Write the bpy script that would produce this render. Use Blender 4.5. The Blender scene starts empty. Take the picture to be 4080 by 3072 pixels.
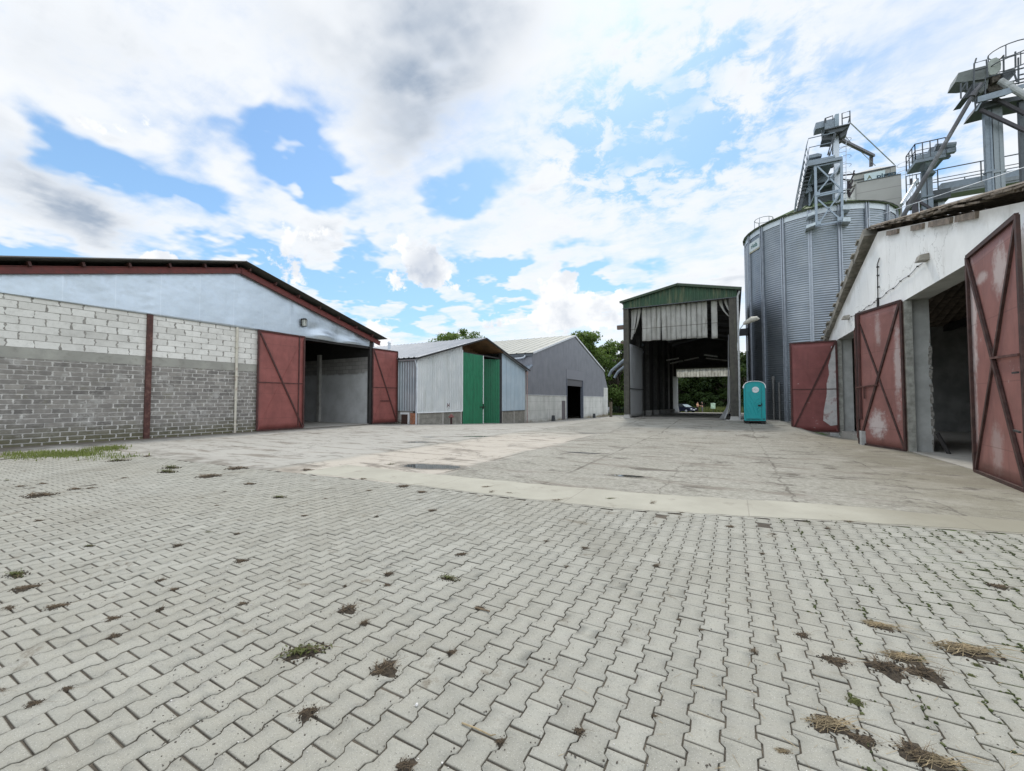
import bpy, bmesh, math, random
import numpy as np
from mathutils import Vector, Matrix
random.seed(7); RNG = np.random.default_rng(7)
R = math.radians
scene = bpy.context.scene
COL = scene.collection

# ---------------------------------------------------------------- camera, sky, sun, exposure
FPX = 1627.0; EYE = 1.5
YAW = math.atan((2925 - 2040) / FPX); PITCH = math.atan((1594 - 1536) / FPX)
cam_d = bpy.data.cameras.new("camera"); cam = bpy.data.objects.new("camera", cam_d); COL.objects.link(cam)
cam_d.sensor_width = 36; cam_d.lens = 36 * FPX / 4080; cam_d.clip_start = 0.05; cam_d.clip_end = 6000
cam.location = (0, 0, EYE); cam.rotation_euler = (R(90) + PITCH, 0, YAW)
scene.camera = cam
_s, _c = math.sin(YAW), math.cos(YAW)
def ray(u, v):
    a = (u - 2040) / FPX; b = (1536 - v) / FPX
    fz = math.cos(PITCH) - b * math.sin(PITCH)
    return Vector((-_s * fz + a * _c, _c * fz + a * _s, math.sin(PITCH) + b * math.cos(PITCH)))
def PY(u, v, Y): d = ray(u, v); t = Y / d.y; return Vector((t * d.x, Y, t * d.z + EYE))
def PX(u, v, X): d = ray(u, v); t = X / d.x; return Vector((X, t * d.y, t * d.z + EYE))
def PG(u, v, z=0.0): d = ray(u, v); t = (z - EYE) / d.z; return Vector((t * d.x, t * d.y, z))

SUN_AZ, SUN_EL, SUN_STRENGTH, SKY_STRENGTH = -14.0, 55.0, 2.2, 0.1
scene.view_settings.view_transform = 'Standard'; scene.view_settings.look = 'None'
scene.view_settings.gamma = 1; scene.view_settings.exposure = 0.21
sd = bpy.data.lights.new("sun", 'SUN'); so = bpy.data.objects.new("sun", sd); COL.objects.link(so)
sd.energy = SUN_STRENGTH; sd.angle = R(8); sd.color = (1, .95, .87)
sun_dir = Vector((math.sin(R(SUN_AZ)) * math.cos(R(SUN_EL)), math.cos(R(SUN_AZ)) * math.cos(R(SUN_EL)), math.sin(R(SUN_EL))))
so.rotation_euler = sun_dir.to_track_quat('Z', 'Y').to_euler(); so.location = (0, 0, 60)

class NT:
    """small wrapper that makes node chains readable"""
    def __init__(s, tree): s.t = tree; s.n = tree.nodes; s.l = tree.links
    def put(s, sock, val):
        if val is None: return
        if isinstance(val, bpy.types.NodeSocket): s.l.new(val, sock)
        else:
            if sock.type == 'RGBA' and len(val) == 3: val = (*val, 1)
            sock.default_value = val
    def math(s, op, a, b=None, c=None, clamp=False):
        n = s.n.new('ShaderNodeMath'); n.operation = op; n.use_clamp = clamp
        for i, q in enumerate((a, b, c)): s.put(n.inputs[i], q)
        return n.outputs[0]
    def add(s, a, b): return s.math('ADD', a, b)
    def sub(s, a, b): return s.math('SUBTRACT', a, b)
    def mul(s, a, b): return s.math('MULTIPLY', a, b)
    def vec(s, op, a, b=None, c=None):
        n = s.n.new('ShaderNodeVectorMath'); n.operation = op
        s.put(n.inputs[0], a); s.put(n.inputs[1], b)
        if op == 'SCALE': s.put(n.inputs[3], c)
        return n.outputs['Value'] if op in ('LENGTH', 'DOT_PRODUCT', 'DISTANCE') else n.outputs[0]
    def mix(s, f, a, b, blend='MIX'):
        n = s.n.new('ShaderNodeMix'); n.data_type = 'RGBA'; n.blend_type = blend
        s.put(n.inputs['Factor'], f); s.put(n.inputs[6], a); s.put(n.inputs[7], b); return n.outputs[2]
    def rng(s, x, a, b, c=0.0, d=1.0, smooth=True):
        n = s.n.new('ShaderNodeMapRange'); n.interpolation_type = 'SMOOTHSTEP' if smooth else 'LINEAR'
        s.put(n.inputs[0], x)
        for i, q in enumerate((a, b, c, d)): s.put(n.inputs[i + 1], q)
        return n.outputs[0]
    def noise(s, v, scale, detail=4, rough=.55, dist=0.0, color=False, dims='3D'):
        n = s.n.new('ShaderNodeTexNoise'); n.noise_dimensions = dims
        s.put(n.inputs['Vector'], v); n.inputs['Scale'].default_value = scale
        n.inputs['Detail'].default_value = detail; n.inputs['Roughness'].default_value = rough
        n.inputs['Distortion'].default_value = dist
        return n.outputs['Color' if color else 'Fac']
    def voro(s, v, scale, feature='F1', out='Distance'):
        n = s.n.new('ShaderNodeTexVoronoi'); n.feature = feature; s.put(n.inputs['Vector'], v); n.inputs['Scale'].default_value = scale
        return n.outputs[out]
    def sep(s, v): n = s.n.new('ShaderNodeSeparateXYZ'); s.put(n.inputs[0], v); return n.outputs
    def comb(s, x, y, z):
        n = s.n.new('ShaderNodeCombineXYZ')
        for i, q in enumerate((x, y, z)): s.put(n.inputs[i], q)
        return n.outputs[0]
    def pos(s): return s.n.new('ShaderNodeNewGeometry').outputs['Position']
    def objc(s): return s.n.new('ShaderNodeTexCoord').outputs['Object']
    def attr(s, name, out='Fac'): n = s.n.new('ShaderNodeAttribute'); n.attribute_name = name; return n.outputs[out]
    def bump(s, h, strength=.3, dist=.02):
        n = s.n.new('ShaderNodeBump'); n.inputs['Strength'].default_value = strength; n.inputs['Distance'].default_value = dist
        s.put(n.inputs['Height'], h); return n.outputs[0]

world = bpy.data.worlds.new("World"); scene.world = world; world.use_nodes = True
def build_sky():
    g = NT(world.node_tree); g.n.clear()
    out = g.n.new('ShaderNodeOutputWorld'); bg = g.n.new('ShaderNodeBackground'); bg.inputs[1].default_value = SKY_STRENGTH
    g.l.new(bg.outputs[0], out.inputs[0])
    sky = g.n.new('ShaderNodeTexSky'); sky.sky_type = 'NISHITA'; sky.sun_disc = False
    sky.sun_elevation = R(SUN_EL); sky.sun_rotation = R(SUN_AZ); sky.air_density = 1.0; sky.dust_density = .6; sky.ozone_density = 2.0
    d = g.n.new('ShaderNodeTexCoord').outputs['Generated']
    d = g.vec('NORMALIZE', d)
    x, y, z = g.sep(d)
    az = g.math('MULTIPLY', g.math('ARCTAN2', x, y), 57.2958)
    el = g.math('MULTIPLY', g.math('ARCSINE', z), 57.2958)
    q = g.comb(az, el, 0.0)
    den = g.math('ADD', g.math('MAXIMUM', z, 0.0), .13)
    p = g.comb(g.math('DIVIDE', x, den), g.math('DIVIDE', y, den), 0.0)     # a flat cloud layer overhead
    warp = g.vec('SUBTRACT', g.noise(p, 2.2, 4, .55, color=True), (.5, .5, .5))
    qw = g.vec('ADD', q, g.vec('SCALE', warp, None, 11.0))
    n_big = g.noise(p, 1.5, 8, .58); n_med = g.noise(p, 4.0, 8, .62, .3); n_fine = g.noise(p, 11.0, 7, .65, .4)
    n_cum = g.noise(d, 15.0, 7, .6)
    def field(blobs, vec):
        acc = None
        for (u, v, rx, ry, rot, w) in blobs:                       # centre and radii in the sky as seen in the photo
            k = 4080 / 2212
            def ae(uu, vv):
                r = ray(uu * k, vv * k).normalized(); return np.array([math.degrees(math.atan2(r.x, r.y)), math.degrees(math.asin(r.z))])
            c0 = ae(u, v); e = 6.0; cr, sr = math.cos(R(rot)), math.sin(R(rot))
            J = np.stack([(ae(u + e * cr, v + e * sr) - c0) / e * rx, (ae(u - e * sr, v + e * cr) - c0) / e * ry], 1)
            U, S, _ = np.linalg.svd(J)
            m = g.n.new('ShaderNodeMapping'); m.vector_type = 'TEXTURE'
            v_in = vec
            if acc is not None:                                        # tie each ellipse to the one before it, so the shader stays within its stack
                w_ = g.n.new('ShaderNodeVectorMath'); w_.operation = 'MULTIPLY_ADD'; g.put(w_.inputs[0], acc); w_.inputs[1].default_value = (1e-7,) * 3; g.put(w_.inputs[2], vec); v_in = w_.outputs[0]
            g.put(m.inputs[0], v_in); m.inputs[1].default_value = (c0[0], c0[1], 0)
            m.inputs[2].default_value = (0, 0, math.atan2(U[1, 0], U[0, 0])); m.inputs[3].default_value = (S[0], S[1], 1)
            r = g.vec('LENGTH', m.outputs[0])
            f = g.rng(r, 1.35, .0, 0.0, w)
            acc = f if acc is None else g.math('ADD', acc, f)
        return acc
    blue = [(210,345,170,60,28,1.1),(400,405,150,48,18,1.0),(625,325,170,95,10,1.3),(700,385,90,70,0,.8),(800,490,70,60,0,1.1),(1010,395,150,50,-12,.95),(560,470,180,30,10,.5),
            (730,590,240,60,8,1.2),(1180,590,260,50,3,1.7),(1050,640,170,60,0,1.4),(600,540,200,40,5,.5),(560,560,110,22,5,.4),(1450,245,120,95,-25,.62),(1590,120,130,40,-30,.42),
            (1350,310,80,40,-30,.42),(1240,508,75,16,0,.5),(1310,600,60,25,0,.55),(1560,470,60,20,-25,.25),(1900,215,110,28,-22,.42),(2050,320,120,40,-15,.4),
            (30,525,160,45,5,1.1),(120,560,360,40,3,.9),(850,665,180,70,0,1.3),(1090,300,70,60,0,.0),(430,540,180,40,5,.55),(1120,680,140,40,0,.5),(760,640,90,26,12,.5),(1480,650,70,26,0,.35),(1020,700,70,26,0,.35)]
    white = [(300,265,130,55,8,.7),(510,350,75,70,30,1.1),(470,250,60,22,0,.25),(800,720,42,60,0,.9),(905,575,80,60,30,.7),(1200,640,52,62,0,1.0),(1330,660,75,58,0,1.0),
             (350,548,40,22,0,.8),(560,235,26,16,0,.5),(650,260,50,22,0,.6),(970,640,70,26,20,.6),(1000,470,150,40,-18,.5),(1140,420,200,45,-25,.5),(1020,690,90,30,0,.7),
             (790,505,0.1,0.1,0,0),(830,760,60,40,0,.9),(690,470,120,30,10,.3),(1560,600,120,30,0,.5)]
    dark = [(890,90,330,260,20,1.2),(905,220,170,170,15,.7),(870,330,120,120,10,.8),(1000,70,150,120,0,.5),(100,400,320,110,33,1.3),(200,470,130,40,25,.6),(170,110,260,120,15,.55),(915,575,40,46,20,.62),
            (640,60,140,70,20,.25),(1120,30,120,90,0,.3),(60,60,120,90,0,.2),(1390,690,60,24,0,.25),(1900,330,260,70,-20,.16),(1230,675,28,30,0,.14),(780,690,120,30,8,.1)]
    mp = g.n.new('ShaderNodeMapping'); g.put(mp.inputs[0], p); mp.inputs[2].default_value = (0, 0, R(-28)); mp.inputs[3].default_value = (1.1, 4.2, 1)
    n_str = g.noise(mp.outputs[0], 1.6, 6, .6, .5)                       # long wind-drawn fibres
    fbm = g.math('ADD', g.math('ADD', g.mul(g.sub(n_big, .5), 1.5), g.mul(g.sub(n_med, .5), .75)), g.math('ADD', g.mul(g.sub(n_fine, .5), .30), g.mul(g.sub(n_str, .5), .6)))
    cov = g.math('ADD', g.math('SUBTRACT', .70, g.mul(field(blue, qw), 1.12)), fbm)
    cov = g.math('ADD', cov, g.mul(field(white, qw), .8))
    mott = field([(1470, 240, 330, 260, -25, 1.0), (1300, 330, 200, 160, 0, .5), (1960, 300, 220, 120, -20, .5)], q)
    cov = g.math('SUBTRACT', cov, g.math('MULTIPLY', mott, g.rng(g.add(g.mul(n_fine, .55), g.mul(n_med, .45)), .54, .40, 0.0, .85)))
    shade = g.rng(g.math('ADD', field(dark, g.vec('ADD', q, g.vec('SCALE', warp, None, 4.5))), g.mul(g.sub(n_big, .5), .5)), .0, 3.1)
    cov = g.math('ADD', cov, g.mul(shade, .9))
    alpha = g.rng(cov, .0, .95)
    soft = g.rng(g.noise(g.vec('ADD', p, (4, 2, 0)), 1.7, 6, .58), .40, .72, 0.0, .62)
    shade = g.math('ADD', g.math('MINIMUM', shade, 1.0), g.mul(soft, g.rng(cov, .7, 1.3)), clamp=True)
    k = 1.0 / SKY_STRENGTH
    cloud = g.mix(shade, (.83 * k, .855 * k, .885 * k), (.28 * k, .355 * k, .465 * k))
    blue_sky = g.mix(1.0, sky.outputs[0], (1.15, 1.42, 1.6), 'MULTIPLY')
    blue_sky = g.mix(g.rng(el, 2, 40, .55, .15), blue_sky, (.36 * k, .60 * k, .82 * k))
    cumulus = [(1200,640,62,85,0,1.0),(1235,690,90,50,0,.9),(1330,665,85,62,0,1.0),(1110,700,90,34,0,.8),(800,722,60,60,0,1.0),(350,552,44,26,0,1.0),(900,570,85,80,20,.9),(960,610,80,40,30,.7),
        (300,262,120,60,8,.75),(215,262,70,24,5,.6),(830,770,60,50,0,1.0),(1420,690,60,60,0,.8),(700,500,140,30,8,.45),(640,560,80,70,0,.7)]
    cw = g.vec('ADD', q, g.vec('SCALE', warp, None, 4.0))
    n_c2 = g.noise(d, 42.0, 5, .6)
    lump = g.math('ADD', field(cumulus, cw), g.math('ADD', g.mul(g.sub(n_cum, .5), 1.9), g.mul(g.sub(n_c2, .5), 1.1)))
    alpha2 = g.rng(lump, .42, .66)
    n_sh = g.noise(g.vec('ADD', d, (.012, -.006, .02)), 17.0, 5, .55)
    grey2 = g.math('ADD', g.mul(g.rng(n_sh, .42, .66), .40), field([(915,575,46,52,20,.75),(1235,690,60,40,0,.25),(1345,690,50,36,0,.25)], cw), clamp=True)
    lumpcol = g.mix(grey2, (.91 * k, .92 * k, .93 * k), (.47 * k, .53 * k, .63 * k))
    sky_col = g.mix(alpha2, g.mix(alpha, blue_sky, cloud), lumpcol)
    # unseen sky behind the viewer is brightened, added as fill light for the facades
    fr = g.vec('DOT_PRODUCT', d, (-_s, _c, 0.0))
    sky_col = g.vec('SCALE', sky_col, None, g.rng(fr, .58, -.15, 1.0, 1.7))
    g.l.new(sky_col, bg.inputs[0])
    world.cycles.sampling_method = 'MANUAL'; world.cycles.sample_map_resolution = 512
build_sky()

# ---------------------------------------------------------------- material helpers
MATS = {}
def new_mat(name):
    m = bpy.data.materials.new(name); m.use_nodes = True
    g = NT(m.node_tree); b = g.n['Principled BSDF']
    return m, g, b
def simple(name, col, rough=.6, metal=0.0, var=.18, scale=6.0, dirt=None, dirt_amt=.5, dirt_scale=1.2, bump=.0, bscale=40.0, streak=False, spec=.35):
    """paint / metal / concrete with tone variation, grime and a little relief"""
    if name in MATS: return MATS[name]
    m, g, b = new_mat(name); p = g.pos()
    n1 = g.noise(p, scale, 5, .6)
    c = g.mix(g.rng(n1, .3, .7), tuple(q * (1 - var) for q in col), tuple(min(1, q * (1 + var)) for q in col))
    if dirt:
        v = p
        if streak:
            mp = g.n.new('ShaderNodeMapping'); g.put(mp.inputs[0], p); mp.inputs[3].default_value = (1, 1, .12); v = mp.outputs[0]
        n2 = g.noise(v, dirt_scale * (3 if streak else 1), 6, .65)
        c = g.mix(g.mul(g.rng(n2, .48, .72), dirt_amt), c, dirt)
    g.put(b.inputs['Base Color'], c)
    b.inputs['Roughness'].default_value = rough; b.inputs['Metallic'].default_value = metal; b.inputs['Specular IOR Level'].default_value = spec
    rr = g.rng(n1, .3, .7, max(.05, rough - .1), min(1, rough + .1)); g.put(b.inputs['Roughness'], rr)
    if bump: g.put(b.inputs['Normal'], g.bump(g.noise(p, bscale, 4, .6), bump, .01))
    MATS[name] = m; return m

# ---------------------------------------------------------------- mesh helpers
class MB:
    def __init__(s): s.v = []; s.f = []; s.mi = []; s.a = []; s.cur = 0; s.tone = .5
    def vert(s, p): s.v.append(tuple(p)); s.a.append(s.tone); return len(s.v) - 1
    def face(s, idx): s.f.append(tuple(idx)); s.mi.append(s.cur)
    def poly(s, pts): s.face([s.vert(p) for p in pts])
    def hexa(s, p):               # 8 points: bottom 4, top 4, both counter-clockwise from outside-up
        i = [s.vert(q) for q in p]
        for f in ((3,2,1,0),(4,5,6,7),(0,1,5,4),(1,2,6,5),(2,3,7,6),(3,0,4,7)): s.face([i[k] for k in f])
    def box(s, x0, x1, y0, y1, z0, z1):
        s.hexa([(x0,y0,z0),(x1,y0,z0),(x1,y1,z0),(x0,y1,z0),(x0,y0,z1),(x1,y0,z1),(x1,y1,z1),(x0,y1,z1)])
    def obox(s, c, A, B, Cc):     # centre and three half-axes
        c = Vector(c); A = Vector(A); B = Vector(B); Cc = Vector(Cc)
        s.hexa([c-A-B-Cc, c+A-B-Cc, c+A+B-Cc, c-A+B-Cc, c-A-B+Cc, c+A-B+Cc, c+A+B+Cc, c-A+B+Cc])
    def bar(s, p0, p1, w, h=None, up=(0,0,1)):     # rectangular member between two points
        p0 = Vector(p0); p1 = Vector(p1); h = h or w; d = p1 - p0
        if d.length < 1e-6: return
        up = Vector(up); dn = d.normalized()
        if abs(dn.dot(up)) > .98: up = Vector((1, 0, 0))
        sd_ = dn.cross(up).normalized(); u2 = sd_.cross(dn).normalized()
        s.obox((p0 + p1) / 2, d / 2, sd_ * w / 2, u2 * h / 2)
    def tube(s, pts, r, n=8, cap=True):
        pts = [Vector(p) for p in pts]; rings = []
        rr = r if isinstance(r, (list, tuple)) else [r] * len(pts)
        ref = None
        for i, p in enumerate(pts):
            d = (pts[min(i + 1, len(pts) - 1)] - pts[max(i - 1, 0)]).normalized()
            if ref is None:
                ref = Vector((0, 0, 1)) if abs(d.z) < .9 else Vector((1, 0, 0))
            a = d.cross(ref).normalized(); b_ = a.cross(d).normalized(); ref = b_
            rings.append([s.vert(p + (a * math.cos(t) + b_ * math.sin(t)) * rr[i]) for t in [2 * math.pi * k / n for k in range(n)]])
        for a_, b_ in zip(rings, rings[1:]):
            for k in range(n): s.face((a_[k], a_[(k + 1) % n], b_[(k + 1) % n], b_[k]))
        if cap: s.face(rings[0][::-1]); s.face(rings[-1])
    def prism(s, pts, d):          # polygon extruded by vector d
        d = Vector(d); n = len(pts); a = [s.vert(p) for p in pts]; b_ = [s.vert(Vector(p) + d) for p in pts]
        s.face(a[::-1]); s.face(b_)
        for k in range(n): s.face((a[k], a[(k + 1) % n], b_[(k + 1) % n], b_[k]))
    def ribs(s, org, U, V, N, L, vb, vt, pitch=.2, depth=.03, prof=((0,0),(.25,0),(.35,1),(.65,1),(.75,0)), u0=0.0, jit=0.0):
        org = Vector(org); U = Vector(U); V = Vector(V); N = Vector(N); us = []
        k = math.floor(u0 / pitch)
        while k * pitch < L:
            for a, h in prof: us.append((k * pitch + a * pitch, h * depth))
            k += 1
        us = [q for q in us if u0 < q[0] < L]; us = [(u0, 0)] + us + [(L, 0)]
        fb = vb if callable(vb) else (lambda u: vb); ft = vt if callable(vt) else (lambda u: vt)
        prev = None
        for u, n in us:
            a = s.vert(org + U * u + V * fb(u) + N * n); b_ = s.vert(org + U * u + V * ft(u) + N * n)
            if prev: s.face((prev[0], a, b_, prev[1]))
            prev = (a, b_)
    def build(s, name, mat, parent=None, label=None, cat=None, group=None, kind=None, loc=None, smooth=False, solid=0.0):
        root = parent
        while root is not None and root.parent is not None: root = root.parent
        base = Vector(root['_base']) if root is not None else Vector(loc if loc is not None else (0, 0, 0))
        me = bpy.data.meshes.new(name)
        v = np.array(s.v, dtype=np.float64).reshape(-1, 3) - np.array(base)
        me.from_pydata(v.tolist(), [], s.f)
        for m in (mat if isinstance(mat, (list, tuple)) else [mat]): me.materials.append(m)
        if any(s.mi): me.polygons.foreach_set('material_index', s.mi)
        at = me.attributes.new('tone', 'FLOAT', 'POINT'); at.data.foreach_set('value', s.a)
        if smooth: me.polygons.foreach_set('use_smooth', [True] * len(me.polygons))
        me.update()
        o = bpy.data.objects.new(name, me); COL.objects.link(o)
        if parent is not None: o.parent = parent
        else: o.location = base
        if solid:
            md = o.modifiers.new('thickness', 'SOLIDIFY'); md.thickness = solid; md.offset = -1
        tag(o, label, cat, group, kind); return o
def tag(o, label=None, cat=None, group=None, kind=None):
    for k, q in (('label', label), ('category', cat), ('group', group), ('kind', kind)):
        if q: o[k] = q
    return o
def thing(name, label, cat, loc=(0, 0, 0), group=None):
    o = bpy.data.objects.new(name, None); COL.objects.link(o); o.location = loc; o.empty_display_size = .3
    o['_base'] = tuple(loc); return tag(o, label, cat, group)
def dup(root, loc, rz=0.0, sc=1.0, label=None, tilt=None):
    r = root.copy(); COL.objects.link(r); r.location = loc; r.rotation_euler = (0, 0, rz); r.scale = sc if isinstance(sc, tuple) else (sc,) * 3
    if label: r['label'] = label
    for ch in root.children:
        c = ch.copy(); COL.objects.link(c); c.parent = r
        for gch in ch.children:
            d = gch.copy(); COL.objects.link(d); d.parent = c
    return r
def text_mesh(s, mat, parent, name, size, origin, U, V, N, depth=.004, bold=0.0, align='CENTER'):
    cu = bpy.data.curves.new(name, 'FONT'); cu.body = s; cu.size = size; cu.extrude = depth; cu.offset = bold; cu.align_x = align; cu.align_y = 'CENTER'
    tmp = bpy.data.objects.new(name, cu); COL.objects.link(tmp)
    dg = bpy.context.evaluated_depsgraph_get(); me = bpy.data.meshes.new_from_object(tmp.evaluated_get(dg)); bpy.data.objects.remove(tmp)
    root = parent
    while root.parent is not None: root = root.parent
    M = Matrix((Vector(U), Vector(V), Vector(N))).transposed().to_4x4(); M.translation = Vector(origin) - Vector(root['_base'])
    me.transform(M); me.materials.clear(); me.materials.append(mat)
    o = bpy.data.objects.new(name, me); COL.objects.link(o); o.parent = parent; return o
def lerp(x, xs, ys): return float(np.interp(x, xs, ys))
def sst(x, a, b): t = min(1, max(0, (x - a) / (b - a))); return t * t * (3 - 2 * t)
def zyard(x, y):
    zb = lerp(y, [18, 38, 69, 120], [0, -.84, -1.27, -1.35])
    zr = lerp(y, [20.3, 27.4, 28.2, 54, 58, 72, 120], [zb if y < 20.3 else 0, .28, .28, -.02, -.1, -.55, -.9])
    if y < 20.3: zr = zb
    w = sst(x, -11.5, -7.2) * (1 - sst(x, 2.4, 4.3)) + (sst(x, 4.3, 6) * sst(y, 28, 30))
    return zb + (zr - zb) * w

# ---------------------------------------------------------------- ground, yard, pavement
EDGE_X = [-16.6, -15.3, -12.5, -9.4, -7.8, -5.9, -3.1, -1.5, -.7, 1.0, 1.9, 2.9, 5, 9, 14]
EDGE_Y = [4.6, 4.95, 5.07, 5.22, 5.38, 5.55, 5.6, 5.7, 5.9, 6.4, 6.65, 6.86, 7.2, 7.8, 8.4]
BAND_Y = [5.1, 5.5, 5.7, 6.2, 6.55, 6.5, 6.65, 6.8, 6.95, 7.32, 7.4, 7.46, 7.7, 8.3, 8.9]
def edge(x): return lerp(x, EDGE_X, EDGE_Y)
def band(x): return lerp(x, EDGE_X, BAND_Y)

def mat_ground():
    m, g, b = new_mat('meadow_grass'); p = g.pos()
    n = g.noise(p, .35, 6, .6); n2 = g.noise(p, 6, 5, .7)
    c = g.mix(g.rng(n, .35, .65), (.045, .085, .02), (.10, .15, .04)); c = g.mix(g.mul(g.rng(n2, .5, .75), .5), c, (.16, .16, .07))
    g.put(b.inputs['Base Color'], c); b.inputs['Roughness'].default_value = .95; return m
def build_ground():
    xs = [-4000, -1500, -500, -200, -120] + list(range(-90, 91, 5)) + [120, 200, 500, 1500, 4000]
    ys = [-4000, -1000, -300, -100, -40, -20, -10] + list(range(-5, 131, 5)) + [160, 220, 320, 500, 1000, 2000, 4500]
    mb = MB(); idx = {}
    for i, x in enumerate(xs):
        for j, y in enumerate(ys): idx[i, j] = mb.vert((x, y, zyard(x, y) - .1 - (.12 if y < 74 else 0)))
    for i in range(len(xs) - 1):
        for j in range(len(ys) - 1): mb.face((idx[i, j], idx[i+1, j], idx[i+1, j+1], idx[i, j+1]))
    mb.build('ground', mat_ground(), kind='structure', smooth=True)
build_ground()

def mat_yard():
    m, g, b = new_mat('old_concrete'); p = g.pos(); x, y, z = g.sep(p)
    big = g.noise(p, .22, 5, .6); med = g.noise(p, 1.1, 6, .65); fine = g.noise(p, 28, 4, .7); agg = g.voro(p, 46)
    c = g.mix(g.rng(big, .3, .7), (.20, .195, .168), (.295, .288, .252))
    wob = g.mul(g.sub(g.noise(p, .8, 4, .6), .5), .9); xw = g.add(x, wob); yw = g.add(y, wob)
    # newer, paler slabs towards the block barn; warm tan lane; coarse washed-out aggregate to the right
    left = g.rng(xw, -8.6, -9.4); c = g.mix(g.mul(left, .8), c, (.335, .325, .295))
    tan = g.mul(g.rng(xw, -9.1, -8.5), g.rng(xw, -5.1, -5.5)); tan = g.mul(tan, g.rng(yw, 19, 14)); c = g.mix(g.mul(tan, .85), c, (.41, .37, .315))
    right = g.mul(g.rng(xw, -5.4, -5.0), g.rng(yw, 21, 19)); spk = g.rng(g.noise(p, 11, 5, .75), .30, .70)
    c = g.mix(g.mul(right, .75), c, g.mix(spk, (.15, .142, .113), (.34, .33, .285)))
    brown = g.mul(g.rng(xw, .8, 3.6), g.rng(yw, 24, 20)); c = g.mix(g.mul(brown, .8), c, g.mix(g.rng(med, .35, .7), (.155, .14, .10), (.21, .195, .15)))
    # grime: streaky dark deposits that follow the slope of the slabs
    sx = g.comb(g.mul(x, .55), g.mul(y, 2.2), 0.0); st = g.noise(sx, .9, 7, .68, .4)
    c = g.mix(g.mul(g.rng(st, .52, .64), .78), c, (.15, .13, .105))
    st2 = g.noise(g.vec('ADD', p, (31, 7, 0)), .55, 6, .7, .6); c = g.mix(g.mul(g.rng(st2, .60, .70), .55), c, (.11, .10, .085))
    c = g.mix(g.mul(g.rng(med, .45, .75), .25), c, (.42, .40, .365))
    # soil washed against the walls and along the edge of the stones
    wn = g.noise(p, .9, 6, .7); wall_d = g.rng(g.add(x, g.mul(g.sub(wn, .5), 1.6)), -18.9, -19.9); c = g.mix(g.mul(wall_d, .8), c, (.10, .082, .062))
    edged = g.mul(g.mul(g.rng(g.add(y, g.mul(g.sub(wn, .5), 1.2)), 6.0, 5.2), g.rng(x, -7.6, -8.2)), g.rng(g.noise(p, .55, 4, .6), .42, .60)); c = g.mix(g.mul(edged, .8), c, (.10, .085, .065))
    blot = g.noise(g.comb(g.mul(x, .8), g.mul(y, 1.6), 4.0), 1.25, 7, .72, .8); c = g.mix(g.mul(g.rng(blot, .545, .63), g.rng(xw, -6, -3, .5, .85)), c, (.085, .075, .06))
    # joints and cracks
    def line(coord, at, w, wobble=.10, sc=1.6, seed=0):
        wv = g.mul(g.sub(g.noise(g.vec('ADD', p, (seed, 0, 0)), sc, 5, .65), .5), wobble)
        return g.rng(g.math('ABSOLUTE', g.sub(g.add(coord, wv), at)), w, w * .35)
    j = None
    for k, (cd, at, w, wo) in enumerate([(x,-5.3,.07,.16),(x,-3.02,.05,.1),(x,.75,.028,.35),(x,-9.0,.04,.12),(x,-16.6,.05,.2),(y,11.9,.04,.12),(y,17.6,.04,.14),(y,20.6,.05,.3),
            (x,-1.1,.02,.5),(y,8.1,.02,.4),(x,2.6,.03,.3)]):
        q = line(cd, at, w, wo, 1.6 if k < 11 else .7, k * 9.1); j = q if j is None else g.math('MAXIMUM', j, q)
    brk = g.rng(g.noise(p, .7, 4, .7), .42, .60); j = g.mul(j, g.add(g.mul(brk, .8), .12))
    c = g.mix(g.mul(j, .85), c, (.085, .075, .06))
    cr = g.voro(g.vec('ADD', g.vec('SCALE', p, None, .22), g.vec('SCALE', g.noise(p, 1.3, 5, .6, color=True), None, .5)), 1.0, 'DISTANCE_TO_EDGE')
    c = g.mix(g.mul(g.rng(cr, .012, .003), .45), c, (.10, .09, .075))
    c = g.mix(g.mul(g.rng(fine, .45, .8), .35), c, (.20, .19, .17)); c = g.mix(g.mul(g.rng(agg, .34, .05), .22), c, (.58, .56, .52))
    g.put(b.inputs['Base Color'], c); b.inputs['Roughness'].default_value = .88; b.inputs['Specular IOR Level'].default_value = .25
    h = g.sub(g.add(g.mul(fine, .5), g.mul(agg, .35)), g.mul(j, 1.5)); g.put(b.inputs['Normal'], g.bump(h, .35, .012)); return m
def build_yard():
    mb = MB()
    def patch(xs, ys_of):
        cols = [[mb.vert((x, y, zyard(x, y))) for y in ys_of(x)] for x in xs]
        for a, b_ in zip(cols, cols[1:]):
            for k in range(len(a) - 1): mb.face((a[k], b_[k], b_[k+1], a[k+1]))
    tail = [5.9, 8, 10, 12, 14, 16, 17, 18, 19, 19.6, 20.1, 20.6, 21.2, 21.9, 22.8, 24, 25.2, 26.2, 27, 27.5, 28, 28.4, 29.5, 32, 35, 38, 42, 46, 50, 53, 54, 55, 57, 60, 64, 68, 72, 76]
    def ys1(x): e = edge(x) - .06; return [e] + [e + (t - 5.9 + .8) * (76 - e) / (76 - 5.1) if False else max(t, e + .4 + .02 * k) for k, t in enumerate(tail)]
    patch([-16.4, -15, -13.5, -12.4, -11.5, -10.8, -10.2, -9.6, -9, -8.4, -7.8, -7.2, -6, -4.5, -3, -1.5, 0, 1.2, 2.4, 2.9, 3.4, 3.9, 4.3, 5, 6, 7, 8, 10, 12, 14], ys1)
    patch([-22.5, -20.5, -19, -17.5, -16.4], lambda x: [-8, -2, 2] + [max(t, 4.6) if k else 4.5 for k, t in enumerate(tail)])
    mb.build('yard', mat_yard(), kind='structure', smooth=True)
build_yard()

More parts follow.
